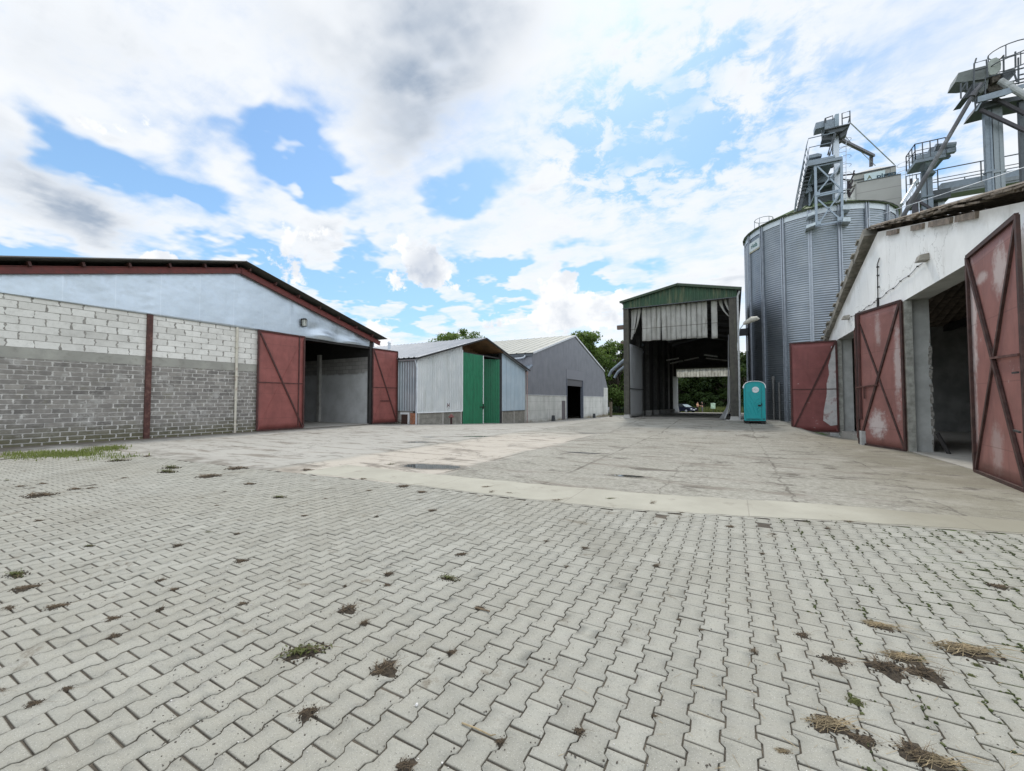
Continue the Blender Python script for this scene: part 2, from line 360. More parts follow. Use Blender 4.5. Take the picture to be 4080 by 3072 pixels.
def mat_paver():
    m, g, b = new_mat('paving_stone'); p = g.pos(); tone = g.attr('tone'); x, y, z = g.sep(p)
    big = g.noise(p, .45, 5, .6); fine = g.noise(p, 70, 3, .8); mid = g.noise(p, 7, 5, .65); vor = g.voro(p, 130)
    c = g.mix(tone, (.243, .239, .207), (.316, .312, .274)); c = g.mix(g.mul(g.rng(big, .35, .7), .35), c, (.25, .235, .19))
    c = g.mix(g.mul(g.rng(mid, .5, .75), .35), c, (.30, .29, .265)); c = g.mix(g.mul(g.rng(fine, .52, .72), .65), c, (.14, .135, .125))
    c = g.mix(g.mul(g.rng(vor, .24, .08), .5), c, (.66, .65, .62))
    spots = g.noise(g.vec('ADD', p, (3, 9, 0)), 1.9, 7, .72, .5); c = g.mix(g.mul(g.rng(spots, .595, .68), .7), c, (.135, .115, .085))
    tyre = g.noise(g.comb(g.mul(g.add(x, g.mul(y, .5)), 1.1), g.mul(y, .35), 2.0), .8, 4, .6); c = g.mix(g.mul(g.rng(tyre, .52, .66), .28), c, (.17, .16, .13))
    lich = g.noise(g.vec('ADD', p, (13, 2, 0)), 26, 3, .6); c = g.mix(g.mul(g.rng(lich, .70, .76), .7), c, (.07, .065, .055))
    side = g.attr('low'); c = g.mix(g.mul(side, .88), c, (.075, .064, .048)); mossy = g.mul(g.rng(g.add(x, g.mul(g.noise(p, 1.2, 3), 1.6)), 1.5, 2.7), g.rng(g.noise(p, 4, 4, .6), .42, .6)); c = g.mix(g.mul(mossy, g.math('ADD', g.mul(side, .8), g.mul(g.rng(mid, .5, .7), .3))), c, (.085, .115, .02))
    g.put(b.inputs['Base Color'], c); b.inputs['Roughness'].default_value = .9; b.inputs['Specular IOR Level'].default_value = .22
    g.put(b.inputs['Normal'], g.bump(g.add(g.mul(fine, .8), g.mul(vor, .5)), .35, .004)); return m
def mat_joint():
    m, g, b = new_mat('joint_sand'); p = g.pos(); x, y, z = g.sep(p)
    n = g.noise(p, 3, 6, .7); f = g.noise(p, 160, 3, .7); v = g.voro(p, 150)
    c = g.mix(g.rng(n, .35, .65), (.045, .037, .027), (.11, .092, .068)); c = g.mix(g.mul(g.rng(v, .3, .08), .5), c, (.38, .35, .3)); c = g.mix(g.mul(g.rng(f, .5, .7), .5), c, (.05, .042, .032))
    moss = g.mul(g.rng(g.add(x, g.mul(g.noise(p, 1.2, 3), 1.6)), 1.5, 2.7), g.rng(g.noise(p, 5, 4, .6), .42, .58)); c = g.mix(moss, c, (.085, .13, .02))
    g.put(b.inputs['Base Color'], c); b.inputs['Roughness'].default_value = 1.0; g.put(b.inputs['Normal'], g.bump(f, .6, .01)); return m
PITCH_X, LEN_Y = .1428, .2
def build_pavement():
    half = [(.0792, .0962), (.0792, .0605), (.0585, .0405), (.0585, -.0405), (.0792, -.0605), (.0792, -.0962)]
    out = np.array(half + [(-x, -y) for x, y in half])                       # clockwise
    out = out[::-1]; n = len(out)
    inn = out * np.array([(.0792 - .0035) / .0792, (.0962 - .0045) / .0962])
    cen = []
    i0, i1 = int(-16.2 / PITCH_X), int(9.0 / PITCH_X)
    for i in range(i0, i1):
        x = i * PITCH_X; off = (i % 2) * LEN_Y / 2
        for k in range(-9, int(9 / LEN_Y)):
            y = k * LEN_Y + off
            if y > edge(x) - .02: break
            if x < -12 and y < 1: continue
            cen.append((x, y))
    cen = np.array(cen); N = len(cen)
    dz = RNG.normal(0, .0012, N) - .0015; tx = RNG.normal(0, .006, N); ty = RNG.normal(0, .006, N); rot = RNG.normal(0, .008, N); tone = np.clip(RNG.normal(.5, .22, N), 0, 1)
    sink = (RNG.random(N) < .004); dz[sink] -= .006
    cr, sr = np.cos(rot), np.sin(rot); V = []
    for ring, z in ((out, -.02), (out, -.0042), (inn, 0.0)):
        X = ring[None, :, 0] * cr[:, None] - ring[None, :, 1] * sr[:, None]; Y = ring[None, :, 0] * sr[:, None] + ring[None, :, 1] * cr[:, None]
        jx = RNG.normal(0, .0013, X.shape); jy = RNG.normal(0, .0013, Y.shape)
        Z = z + dz[:, None] + tx[:, None] * X + ty[:, None] * Y
        V.append(np.stack([X + cen[:, 0:1] + jx, Y + cen[:, 1:2] + jy, Z], -1))
    V = np.concatenate(V, 1).reshape(-1, 3); base = np.arange(N) * 3 * n
    quads = []
    for r in (0, 1):
        for k in range(n):
            k2 = (k + 1) % n; quads.append([r * n + k, r * n + k2, (r + 1) * n + k2, (r + 1) * n + k])
    quads = np.array(quads); Q = (base[:, None, None] + quads[None]).reshape(-1, 4); T = base[:, None] + 2 * n + np.arange(n)[None]
    me = bpy.data.meshes.new('pavement'); nl = Q.size + T.size
    me.vertices.add(len(V)); me.vertices.foreach_set('co', V.ravel()); me.loops.add(nl); me.loops.foreach_set('vertex_index', np.concatenate([Q.ravel(), T.ravel()]).astype(np.int32))
    st = np.concatenate([np.arange(len(Q)) * 4, Q.size + np.arange(N) * n]).astype(np.int32); me.polygons.add(len(st)); me.polygons.foreach_set('loop_start', st)
    me.update(calc_edges=True)
    a = me.attributes.new('tone', 'FLOAT', 'POINT'); a.data.foreach_set('value', np.repeat(tone, 3 * n))
    lo = np.tile(np.concatenate([np.ones(n), np.full(n, .8), np.zeros(n)]), N); a = me.attributes.new('low', 'FLOAT', 'POINT'); a.data.foreach_set('value', lo)
    me.materials.append(mat_paver()); o = bpy.data.objects.new('pavement', me); COL.objects.link(o); o['kind'] = 'structure'
    bed = MB(); xs = np.arange(-16.4, 9.3, .7); c0 = None
    for x in xs:
        c1 = (bed.vert((x, -2.2, -.0085)), bed.vert((x, edge(x) + .02, -.0085)))
        if c0: bed.face((c0[0], c1[0], c1[1], c0[1]))
        c0 = c1
    bed.build('sand_bed', mat_joint(), kind='structure')
build_pavement()
def build_kerb():
    m, g, b = new_mat('kerb_concrete'); p = g.pos(); x, y, z = g.sep(p)
    c = g.mix(g.rng(g.noise(p, .8, 5, .6), .3, .7), (.28, .268, .22), (.35, .338, .28))
    brown = g.rng(g.add(x, g.mul(g.noise(p, 1.1, 5, .7), 2)), 1.2, 3.8); c = g.mix(g.mul(brown, .75), c, (.165, .15, .105))
    c = g.mix(g.mul(g.rng(g.noise(p, 2.3, 7, .7, .5), .56, .7), .5), c, (.17, .15, .12)); f = g.noise(p, 60, 4, .7); c = g.mix(g.mul(g.rng(f, .5, .8), .3), c, (.25, .24, .21))
    sl = g.math('ABSOLUTE', g.sub(g.math('FRACT', g.math('DIVIDE', g.add(x, 20), 2.37)), .5)); c = g.mix(g.mul(g.rng(sl, .005, .001), .4), c, (.14, .12, .1))
    g.put(b.inputs['Base Color'], c); b.inputs['Roughness'].default_value = .88; g.put(b.inputs['Normal'], g.bump(f, .3, .006))
    mb = MB(); prev = None
    for x in np.arange(-7.9, 9.4, .22):
        j = random.gauss(0, .012); e, w = edge(x) + .0 + j, band(x) + random.gauss(0, .02)
        cur = [mb.vert((x, e, -.02)), mb.vert((x, e + .006, .004)), mb.vert((x, w, .006)), mb.vert((x, w + .02, -.004))]
        if prev:
            for k in range(3): mb.face((prev[k], cur[k], cur[k+1], prev[k+1]))
        prev = cur
    mb.build('kerb_strip', m, kind='structure')
build_kerb()

def puddle(cx, cy, rx, ry, rot, seed, wet=1.5):
    m = MATS.get('rain_water')
    if not m:
        m, g, b = new_mat('rain_water'); oc = g.objc(); r = g.vec('LENGTH', g.attr('uvw', 'Vector'))
        w = g.add(r, g.mul(g.sub(g.noise(g.pos(), 1.7, 6, .65), .5), .9)); water = g.rng(w, .62, .58)
        wetm = g.mul(g.rng(w, .98, .66), .6)
        b.inputs['Roughness'].default_value = .03; g.put(b.inputs['Base Color'], g.mix(water, (.20, .18, .15), (.035, .035, .03)))
        g.put(b.inputs['Roughness'], g.rng(water, 0, 1, .55, .02, False)); b.inputs['IOR'].default_value = 1.33
        g.put(b.inputs['Alpha'], g.math('MAXIMUM', water, wetm)); MATS['rain_water'] = m
    mb = MB(); n = 8; idx = {}
    uv = []
    for i in range(-n, n + 1):
        for j in range(-n, n + 1):
            a, b_ = i / n, j / n; X = a * rx * wet; Y = b_ * ry * wet
            px, py = cx + X * math.cos(rot) - Y * math.sin(rot), cy + X * math.sin(rot) + Y * math.cos(rot)
            idx[i, j] = mb.vert((px, py, zyard(px, py) + .006)); uv.append((a * wet, b_ * wet, 0))
    for i in range(-n, n):
        for j in range(-n, n): mb.face((idx[i, j], idx[i+1, j], idx[i+1, j+1], idx[i, j+1]))
    o = mb.build('puddle', m, kind='structure', loc=(cx, cy, zyard(cx, cy)))
    at = o.data.attributes.new('uvw', 'FLOAT_VECTOR', 'POINT'); at.data.foreach_set('vector', np.array(uv).ravel())
puddle(-6.05, 7.25, 1.05, .5, .25, 1)
puddle(-9.85, 11.25, .75, .26, .5, 2); puddle(-9.35, 14.1, 1.1, .22, .6, 3); puddle(-5.85, 17.95, .8, .26, .2, 4); puddle(-10.9, 13.0, .5, .18, .3, 5)
puddle(-1.9, 8.2, .55, .16, .15, 6); puddle(-3.8, 11.2, .9, .14, .1, 7)

# ---------------------------------------------------------------- shared paints and metals
rust_red = None
def mat_door(name, col, worn, amt, rust=(.10, .045, .035), patches=()):
    m, g, b = new_mat(name); p = g.pos(); x, y, z = g.sep(p)
    n = g.noise(p, 1.6, 6, .65); n2 = g.noise(p, 8, 5, .65); st = g.noise(g.comb(g.mul(x, 5), g.mul(y, 5), g.mul(z, .6)), 1.0, 5, .6)
    c = g.mix(g.rng(n, .3, .7), tuple(q * .86 for q in col), tuple(q * 1.14 for q in col)); c = g.mix(g.mul(g.rng(st, .5, .75), .3), c, rust)
    wear = g.rng(g.add(g.mul(n, .62), g.mul(n2, .38)), .62 - amt, .70 - amt * .8); c = g.mix(g.mul(wear, .8), c, worn)
    for (cx, cy, cz, rad, amt2) in patches:
        dd = g.vec('LENGTH', g.vec('MULTIPLY', g.vec('SUBTRACT', p, (cx, cy, cz)), (1 / rad[0], 1 / rad[0], 1 / rad[1])))
        c = g.mix(g.mul(g.rng(g.add(dd, g.mul(g.sub(g.add(g.mul(n, .5), g.mul(n2, .5)), .5), 2.6)), 1.15, .35), amt2), c, worn)
    pl = g.math('ABSOLUTE', g.sub(g.math('FRACT', g.math('DIVIDE', z, 1.22)), .5)); c = g.mix(g.mul(g.rng(pl, .012, .003), .4), c, rust)
    g.put(b.inputs['Base Color'], c); b.inputs['Roughness'].default_value = .55; b.inputs['Specular IOR Level'].default_value = .35
    g.put(b.inputs['Normal'], g.bump(g.noise(p, 1.4, 3, .5), .35, .05)); return m
M_RED = mat_door('red_oxide_paint', (.245, .082, .072), (.34, .23, .22), .0)
M_PINK = mat_door('faded_red_paint', (.235, .105, .090), (.52, .46, .44), .0, patches=((4.15, 17.15, .75, (.45, .5), .85), (4.1, 17.0, 3.75, (.18, .6), .45), (4.3, 16.25, 2.6, (.16, 1.6), .6), (4.25, 10.55, 3.85, (.35, .5), .7), (4.3, 11.4, 3.9, (.4, .12), .6), (4.45, 12.0, 3.2, (.30, 1.5), .8), (4.45, 12.0, 1.2, (.16, .9), .6), (4.3, 11.0, .6, (.35, .5), .35)))
M_SHADERED = mat_door('shaded_red_paint', (.20, .066, .062), (.5, .47, .45), .02)  # darker than the other leaves: the shade on its face is put into the paint
M_FRAME = simple('red_frame_iron', (.075, .03, .027), .6, var=.3, dirt=(.05, .03, .025))
M_RUST = simple('rusty_iron', (.085, .036, .03), .7, var=.3, dirt=(.28, .19, .15), dirt_scale=6, dirt_amt=.35)
M_DKIRON = simple('dark_door_iron', (.052, .026, .022), .65, var=.35, dirt=(.13, .08, .065), dirt_scale=5, dirt_amt=.4)
M_DARK = simple('dark_iron', (.03, .028, .027), .6, var=.3)
M_GALV = simple('galvanised_steel', (.50, .54, .58), .42, metal=.55, var=.12, scale=3, dirt=(.32, .34, .36), dirt_amt=.4)
M_STEEL = simple('grey_blue_steel', (.22, .26, .30), .5, metal=.3, var=.15, dirt=(.12, .12, .12), dirt_amt=.4)
M_DSTEEL = simple('dark_grey_steel', (.085, .095, .105), .55, metal=.2, var=.2)
M_CONC = simple('grey_concrete', (.34, .335, .315), .9, var=.14, scale=3, dirt=(.17, .16, .14), dirt_amt=.55, bump=.3)
M_FLOOR = simple('floor_concrete', (.36, .345, .31), .85, var=.2, scale=1.2, dirt=(.16, .145, .12), dirt_amt=.7, bump=.25)
M_BLACK = simple('black_rubber', (.012, .012, .012), .7, var=.1)
M_WHITE = simple('white_plastic', (.75, .77, .78), .45, var=.05)
M_ASB = simple('weathered_fibre_cement', (.065, .062, .056), .9, var=.3, scale=4, dirt=(.05, .05, .045))
M_TIMBER = simple('brown_timber', (.20, .115, .06), .75, var=.35, scale=7, dirt=(.07, .045, .03))
M_CREAM = simple('cream_pipe_paint', (.55, .52, .44), .6, var=.1, dirt=(.25, .12, .07), dirt_scale=4, dirt_amt=.8)
M_CORE = simple('shade_dark_lining', (.03, .029, .028), .9, var=.3)  # near black, so the shade of the interiors is put into the colour

# ---------------------------------------------------------------- block barn on the left
AX = -20.2
def a_roof(y): return 7.90 - .279 * abs(y - 10.46)
def brick_wall(mb, x, y0, y1, z0, z1, L, H, gap_h, gap_v, proud, ragged, zlim=None):
    """courses of separate blocks with uneven ends, in one mesh; facing +X"""
    row = 0; z = z0
    while z < z1 - .02:
        off = (row % 2) * L * .5 + random.uniform(-.06, .06); y = y0 - off
        while y < y1:
            ya = max(y0, y + gap_v / 2 + random.uniform(-.3, .3) * gap_v); yb = min(y1, y + L - gap_v / 2 + random.uniform(-.3, .3) * gap_v)
            za, zb = z + gap_h / 2, min(z1, z + H - gap_h / 2)
            if yb - ya > .05 and zb - za > .03:
                mb.tone = min(1, max(0, random.gauss(.5, .24))); pr = proud + random.uniform(-.003, .004); k = 4
                Lp = [(ya + random.uniform(-ragged, ragged) * (yb - ya > .2), za + (zb - za) * i / k) for i in range(k + 1)]
                Rp = [(yb + random.uniform(-ragged, ragged) * (yb - ya > .2), za + (zb - za) * i / k) for i in range(k + 1)]
                top = [(ya + (yb - ya) * i / 5, zb + random.uniform(-.25, .25) * gap_h * (0 < i < 5)) for i in range(1, 5)]
                bot = [(ya + (yb - ya) * i / 5, za + random.uniform(-.25, .25) * gap_h) for i in range(4, 0, -1)]
                ring = [(Lp[0][0], Lp[0][1])] + Lp[1:] + top + Rp[::-1] + bot
                fr = [mb.vert((x + pr, q[0] + (.004 if q[0] < (ya + yb) / 2 else -.004), q[1])) for q in ring]; bk = [mb.vert((x - .01, q[0], q[1])) for q in ring]
                mb.face(fr[::-1]); n = len(ring)
                for i in range(n): mb.face((fr[i], fr[(i + 1) % n], bk[(i + 1) % n], bk[i]))
            y += L
        z += H; row += 1
def mat_block(name, c0, c1, stain, stain_amt, mossy=0.0):
    m, g, b = new_mat(name); p = g.pos(); x, y, z = g.sep(p); t = g.attr('tone')
    c = g.mix(t, c0, c1); n = g.noise(p, 5, 6, .7); f = g.noise(p, 40, 4, .7)
    c = g.mix(g.mul(g.rng(n, .45, .75), stain_amt), c, stain); c = g.mix(g.mul(g.rng(f, .5, .75), .3), c, tuple(q * .6 for q in c0))
    big = g.noise(p, .6, 5, .7); c = g.mix(g.mul(g.rng(big, .5, .7), .4), c, tuple(q * .72 for q in c0))
    if mossy:
        sm = g.noise(g.vec('ADD', p, (9, 4, 2)), 2.1, 6, .7); c = g.mix(g.mul(g.rng(sm, .54, .64), .6), c, (.42, .41, .385)); c = g.mix(g.mul(g.rng(g.noise(g.vec('ADD', p, (1, 14, 2)), 1.3, 6, .7), .56, .68), .5), c, (.17, .16, .11))
        low = g.mul(g.rng(g.add(z, g.mul(g.noise(p, 1.4, 4, .6), 1.0)), 1.35, .45), mossy); c = g.mix(low, c, (.10, .095, .045))
    g.put(b.inputs['Base Color'], c); b.inputs['Roughness'].default_value = .93; b.inputs['Specular IOR Level'].default_value = .2
    g.put(b.inputs['Normal'], g.bump(g.add(f, g.mul(n, .5)), .45, .01)); return m
def braced_door(parent, hinge, free, z0, z1, mat, mat_br, label=None, bars=(0.52,), vert=None, faint=True, X=True, inward=None, bw=.07):
    """steel sheet leaf between two plan points; frame and braces are its sub-parts; braces lie on the side of the normal"""
    h = Vector((*hinge, 0)); f = Vector((*free, 0)); U = (f - h).normalized(); L = (f - h).length; N = Vector(inward)
    P = lambda u, z, n: h + U * u + N * n + Vector((0, 0, z))
    mb = MB(); nu, nz = 10, 16; idx = {}
    for i in range(nu + 1):
        for k in range(nz + 1):
            a, b_ = i / nu, k / nz; w = .010 * math.sin(a * 9 + b_ * 4) * math.sin(a * math.pi) * math.sin(b_ * 3 * math.pi)
            idx[i, k] = mb.vert(P(a * L, z0 + (z1 - z0) * b_, w))
    for i in range(nu):
        for k in range(nz): mb.face((idx[i,k], idx[i+1,k], idx[i+1,k+1], idx[i,k+1]))
    d = mb.build('door', mat, parent, label, solid=.012); d.data.polygons.foreach_set('use_smooth', [True] * len(d.data.polygons))
    fr = MB()
    for a, b_ in (((0, z0), (0, z1)), ((L, z0), (L, z1)), ((0, z0), (L, z0)), ((0, z1), (L, z1))):
        fr.bar(P(a[0], a[1], .02), P(b_[0], b_[1], .02), bw, .05, up=N)
    fr.build('door_frame', mat_br, d)
    if X:
        br = MB(); br.bar(P(.04, z1 - .05, .035), P(L - .04, z0 + .05, .035), bw, .04, up=N); br.build('brace', mat_br, d)
        br = MB(); br.bar(P(L - .04, z1 - .05, .012), P(.04, z0 + .05, .012), bw * .8, .012 if faint else .05, up=N); br.build('brace', mat if faint else mat_br, d)
    for q in bars:
        br = MB(); zz = z0 + (z1 - z0) * (1 - q); br.bar(P(.03, zz, .018), P(L - .03, zz, .018), bw * .6, .025, up=N); br.build('cross_bar', mat_br, d)
    if vert:
        br = MB(); br.bar(P(vert * L, z0 + .04, .02), P(vert * L, z1 - .04, .02), bw * .8, .035, up=N); br.build('upright_bar', mat_br, d)
    return d, P, L

def build_block_barn():
    t = thing('block_barn', 'long barn of white blocks over grey bricks with pale sheet metal gable', 'barn', (AX, 10.46, 0))
    m_mortar = simple('pale_mortar', (.52, .505, .475), .95, var=.25, scale=5, dirt=(.2, .19, .17), dirt_scale=2.5, bump=.5)
    m_mortar2 = simple('grey_mortar', (.29, .275, .25), .95, var=.3, scale=9, dirt=(.4, .39, .37), dirt_scale=3, bump=.5)
    mb = MB(); mb.box(AX - .25, AX - .002, 2.4, 13.72, -.15, 2.86); w = mb.build('lower_wall', m_mortar, t)
    mb = MB(); brick_wall(mb, AX, 2.4, 13.7, -.06, 2.85, .42, .1585, .026, .032, .008, .012)
    mb.build('brickwork', mat_block('grey_slag_brick', (.155, .145, .135), (.30, .28, .255), (.44, .42, .385), .6, .8), w)
    mb = MB(); mb.box(AX - .25, AX + .012, 2.4, 13.7, 2.86, 3.2); mb.build('concrete_band', simple('ring_beam_concrete', (.33, .325, .29), .9, var=.18, scale=2.2, dirt=(.13, .125, .11), dirt_amt=.65, dirt_scale=1.1, bump=.3), t)
    mb = MB(); mb.box(AX - .25, AX - .002, 2.4, 13.72, 3.2, 4.9); w = mb.build('upper_wall', m_mortar2, t)
    mb = MB(); brick_wall(mb, AX, 2.4, 13.7, 3.205, 4.86, .60, .2475, .017, .034, .006, .026)
    mb.build('blockwork', mat_block('white_aerated_block', (.60, .585, .545), (.79, .775, .73), (.42, .405, .365), .45), w)
    # quilted sheet-metal gable
    m, g, b = new_mat('dented_zinc_sheet'); p = g.pos(); n = g.noise(p, .9, 2, .5); f = g.noise(p, 9, 5, .65)
    seam = g.math('ABSOLUTE', g.sub(g.math('FRACT', g.math('DIVIDE', g.sub(g.sep(p)[1], 2.1), 1.36)), .5)); sc_ = g.rng(seam, .490, .497)
    g.put(b.inputs['Base Color'], g.mix(g.mul(sc_, .35), g.mix(g.rng(f, .3, .7), (.50, .565, .625), (.56, .625, .68)), (.75, .8, .85))); b.inputs['Metallic'].default_value = .85
    g.put(b.inputs['Roughness'], g.rng(f, .3, .7, .34, .5)); g.put(b.inputs['Normal'], g.bump(g.add(n, g.mul(g.noise(g.comb(0.0, g.mul(g.sep(p)[1], 1.0), g.mul(g.sep(p)[2], 1.6)), 1.1, 2, .5), .6)), .22, .12))
    mb = MB(); ys = np.arange(2.1, 18.62, .11); NZ = 26; prev = None
    def disp(y, z):
        s = .012 * math.sin(y * 2.9 + z * 1.3) * math.sin(z * 2.2 + y * .7) + .008 * math.sin((y + z) * 5.1)
        sm = min(abs((y - 2.1) % 1.36), abs(1.36 - (y - 2.1) % 1.36)); s += .012 * math.exp(-(sm / .035) ** 2)
        s += .13 * math.exp(-((y - 15.0) / .75) ** 2 - ((z - 5.1) / .22) ** 2) - .07 * math.exp(-((y - 15.9) / .35) ** 2 - ((z - 5.25) / .3) ** 2) + .1 * math.exp(-((y - 16.9) / .5) ** 2 - ((z - 5.0) / .16) ** 2)
        s -= .05 * math.exp(-((y - 14.3) / .4) ** 2 - ((z - 5.35) / .3) ** 2) + .03 * math.exp(-((y - 7.2) / .1) ** 2) * abs(math.sin(z * 9))
        return s
    for y in ys:
        zt = 7.58 - .277 * abs(y - 10.46); zb = 4.855 + (.02 * math.sin(y * 1.1) if y > 13.7 else 0)
        cur = [mb.vert((AX + .05 + disp(y, zb + (zt - zb) * k / NZ) * (0.45 if y < 13 else 1), y, zb + (zt - zb) * k / NZ)) for k in range(NZ + 1)]
        if prev:
            for k in range(NZ): mb.face((prev[k], cur[k], cur[k+1], prev[k+1]))
        prev = cur
    mb.build('gable_sheet', m, t, smooth=True, solid=.01)
    # roof: rafters along the gable, purlin ends, fibre-cement sheets
    for sgn, ye in ((1, 18.95), (-1, 1.9)):
        mb = MB(); A = Vector((AX + .2, 10.46, 7.53)); B = Vector((AX + .2, ye, 7.53 - .277 * abs(ye - 10.46)))
        A.z -= .03; B.z -= .03; mb.bar(A, B, .05, .25); up = Vector((0, 0, .115)); mb.bar(A + up, B + up, .14, .02); mb.bar(A - up, B - up, .14, .022); mb.build('roof_beam', simple('red_beam_paint', (.17, .05, .045), .6, var=.2, dirt=(.09, .035, .03)), t)
        mb = MB(); n0 = Vector((0, sgn * .269, .963)); dn = Vector((0, sgn * .963, -.269)); Ls = abs(ye + sgn * .25 - 10.46) / .963
        mb.ribs(Vector((-19.55, 10.46, 7.85)), Vector((-1, 0, 0)), dn, n0, 40, lambda u: 0, lambda u: Ls, .177, .05, ((0, 0), (.25, .5), (.5, 1), (.75, .5)))
        rf = mb.build('roof', M_ASB, t, solid=.02)
        k = .35
        while k < Ls - .1:
            mb = MB(); c = Vector((0, 10.46, 7.80)) + dn * k - n0 * .11; mb.bar(Vector((-60, c.y, c.z)), Vector((-19.78, c.y, c.z)), .07, .15, up=n0); mb.build('purlin', M_FRAME, rf); k += 1.28
    # side, back walls; painted inside
    mi, g, b = new_mat('limewashed_inside'); p = g.pos(); x, y, z = g.sep(p)
    edge_ = g.rng(g.add(z, g.mul(g.sub(g.noise(p, 1.3, 5, .6), .5), .5)), 3.3, 3.1); br = g.n.new('ShaderNodeTexBrick'); g.put(br.inputs['Vector'], g.comb(x, z, 0.0)); br.inputs['Scale'].default_value = 1
    br.inputs['Brick Width'].default_value = .6; br.inputs['Row Height'].default_value = .25; br.inputs['Mortar Size'].default_value = .012; br.inputs['Color1'].default_value = (.30, .29, .27, 1); br.inputs['Color2'].default_value = (.22, .21, .2, 1); br.inputs['Mortar'].default_value = (.13, .125, .12, 1)
    pn = g.mix(g.rng(g.noise(p, 1.1, 6, .65), .35, .7), (.50, .51, .51), (.40, .405, .40)); g.put(b.inputs['Base Color'], g.mix(edge_, br.outputs[0], pn)); b.inputs['Roughness'].default_value = .9
    g.put(b.inputs['Normal'], g.bump(br.outputs['Fac'], -.5, .012))
    mb = MB(); mb.box(-60, AX - .02, 18.38, 18.62, -.3, 4.25); mb.build('side_wall', mi, t)
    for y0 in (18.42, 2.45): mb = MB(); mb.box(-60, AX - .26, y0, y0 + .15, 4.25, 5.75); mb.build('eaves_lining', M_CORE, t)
    mb = MB(); mb.box(-60, AX - .26, 2.4, 2.64, -.3, 4.25); mb.build('side_wall', mi, t)
    mb = MB(); mb.box(-60.2, -60, 2.4, 18.62, -.3, 8.0); mb.build('back_wall', mi, t)
    mb = MB(); mb.box(-60, AX + .02, 13.72, 18.36, -.1, .015); mb.box(-60, AX - .26, 2.66, 13.70, -.1, .012); mb.build('floor', M_FLOOR, t)
    for xx in (-25.0, -30.5, -36.0):
        mb = MB(); mb.box(xx - .14, xx + .14, 18.18, 18.36, 0, 4.6); mb.build('pilaster', M_CONC, t)
    mb = MB(); mb.box(AX - .16, AX + .06, 18.30, 18.44, -.05, 5.25); mb.box(AX + .03, AX + .075, 18.25, 18.5, -.05, 5.2); mb.build('corner_post', M_DARK, t)
    mb = MB(); mb.bar((AX - .1, 13.72, 4.8), (AX - .1, 18.3, 4.8), .2, .12); mb.build('lintel', M_DARK, t)
    mb = MB(); mb.box(AX + .014, AX + .1, 7.13, 7.31, -.05, 4.86); mb.build('wall_post', M_RUST, t)
    mb = MB(); mb.tube([(AX + .07, 10.43, -.02), (AX + .07, 10.43, 1.5)], .05); mb.tube([(AX + .07, 10.43, 1.5), (AX + .07, 10.43, 4.86)], .058)
    for z in (.35, 1.52, 2.6, 3.9): mb.box(AX + .0, AX + .135, 10.35, 10.51, z, z + .03)
    mb.build('drainpipe', M_CREAM, t)
    d, P, L = braced_door(t, (AX + .12, 11.36), (AX + .16, 13.72), .05, 4.86, M_RED, M_FRAME, 'wide red steel door leaf folded back on the wall', vert=.88, inward=(1, 0, 0))
    d, P, L = braced_door(t, (AX + .12, 18.46), (AX + .2, 20.52), .04, 4.77, M_RED, M_FRAME, 'narrow red steel door leaf swung past the corner', inward=(1, 0, 0))
    br = MB(); br.bar(P(.3 * L, 1.45, .03), P(.72 * L, 1.45, .03), .05, .04, up=(1, 0, 0)); br.build('cross_bar', M_FRAME, d)
    lm = MB(); lm.box(AX + .1, AX + .14, 13.55, 13.85, 5.42, 5.82); lo = lm.build('wall_lamp', M_DARK, t)
    lm = MB(); lm.tube([(AX + .15, 13.7, 5.44), (AX + .15, 13.7, 5.76)], [.11, .13], 10); lm.build('lamp_glass', simple('dusty_glass', (.45, .46, .42), .2, var=.1), lo)
    lm = MB()
    for a in np.linspace(0, 2 * math.pi, 7)[:-1]: lm.tube([(AX + .16 + .14 * math.cos(a), 13.7 + .14 * math.sin(a), 5.42), (AX + .16 + .14 * math.cos(a), 13.7 + .14 * math.sin(a), 5.78)], .009, 5)
    lm.tube([(AX + .16, 13.7, 5.76), (AX + .16, 13.7, 5.84)], [.16, .1], 10); lm.build('lamp_cage', M_DARK, lo)
build_block_barn()

# ---------------------------------------------------------------- metal shed with green doors
BX = -17.6
def b_roof(y): return 6.42 - (.286 if y < 27.5 else .262) * abs(y - 27.5)
def mat_sheet(name, c0, c1, stain, amt, metal=.35, rough=.42, seam=None, vert=True):
    m, g, b = new_mat(name); p = g.pos(); x, y, z = g.sep(p)
    n = g.noise(p, .9, 5, .6); st = g.noise(g.comb(g.mul(x, 4), g.mul(y, 4), g.mul(z, .35 if vert else 4)), 1.0, 6, .65)
    c = g.mix(g.rng(n, .3, .7), c0, c1); c = g.mix(g.mul(g.rng(st, .48, .75), amt), c, stain)
    if seam:
        q = g.math('ABSOLUTE', g.sub(g.math('FRACT', g.math('DIVIDE', g.add(y, .3), seam)), .5)); c = g.mix(g.mul(g.rng(q, .02 / seam, .008 / seam), .6), c, (.09, .1, .12))
    g.put(b.inputs['Base Color'], c); b.inputs['Metallic'].default_value = metal; g.put(b.inputs['Roughness'], g.rng(st, .3, .7, rough - .08, rough + .1)); return m
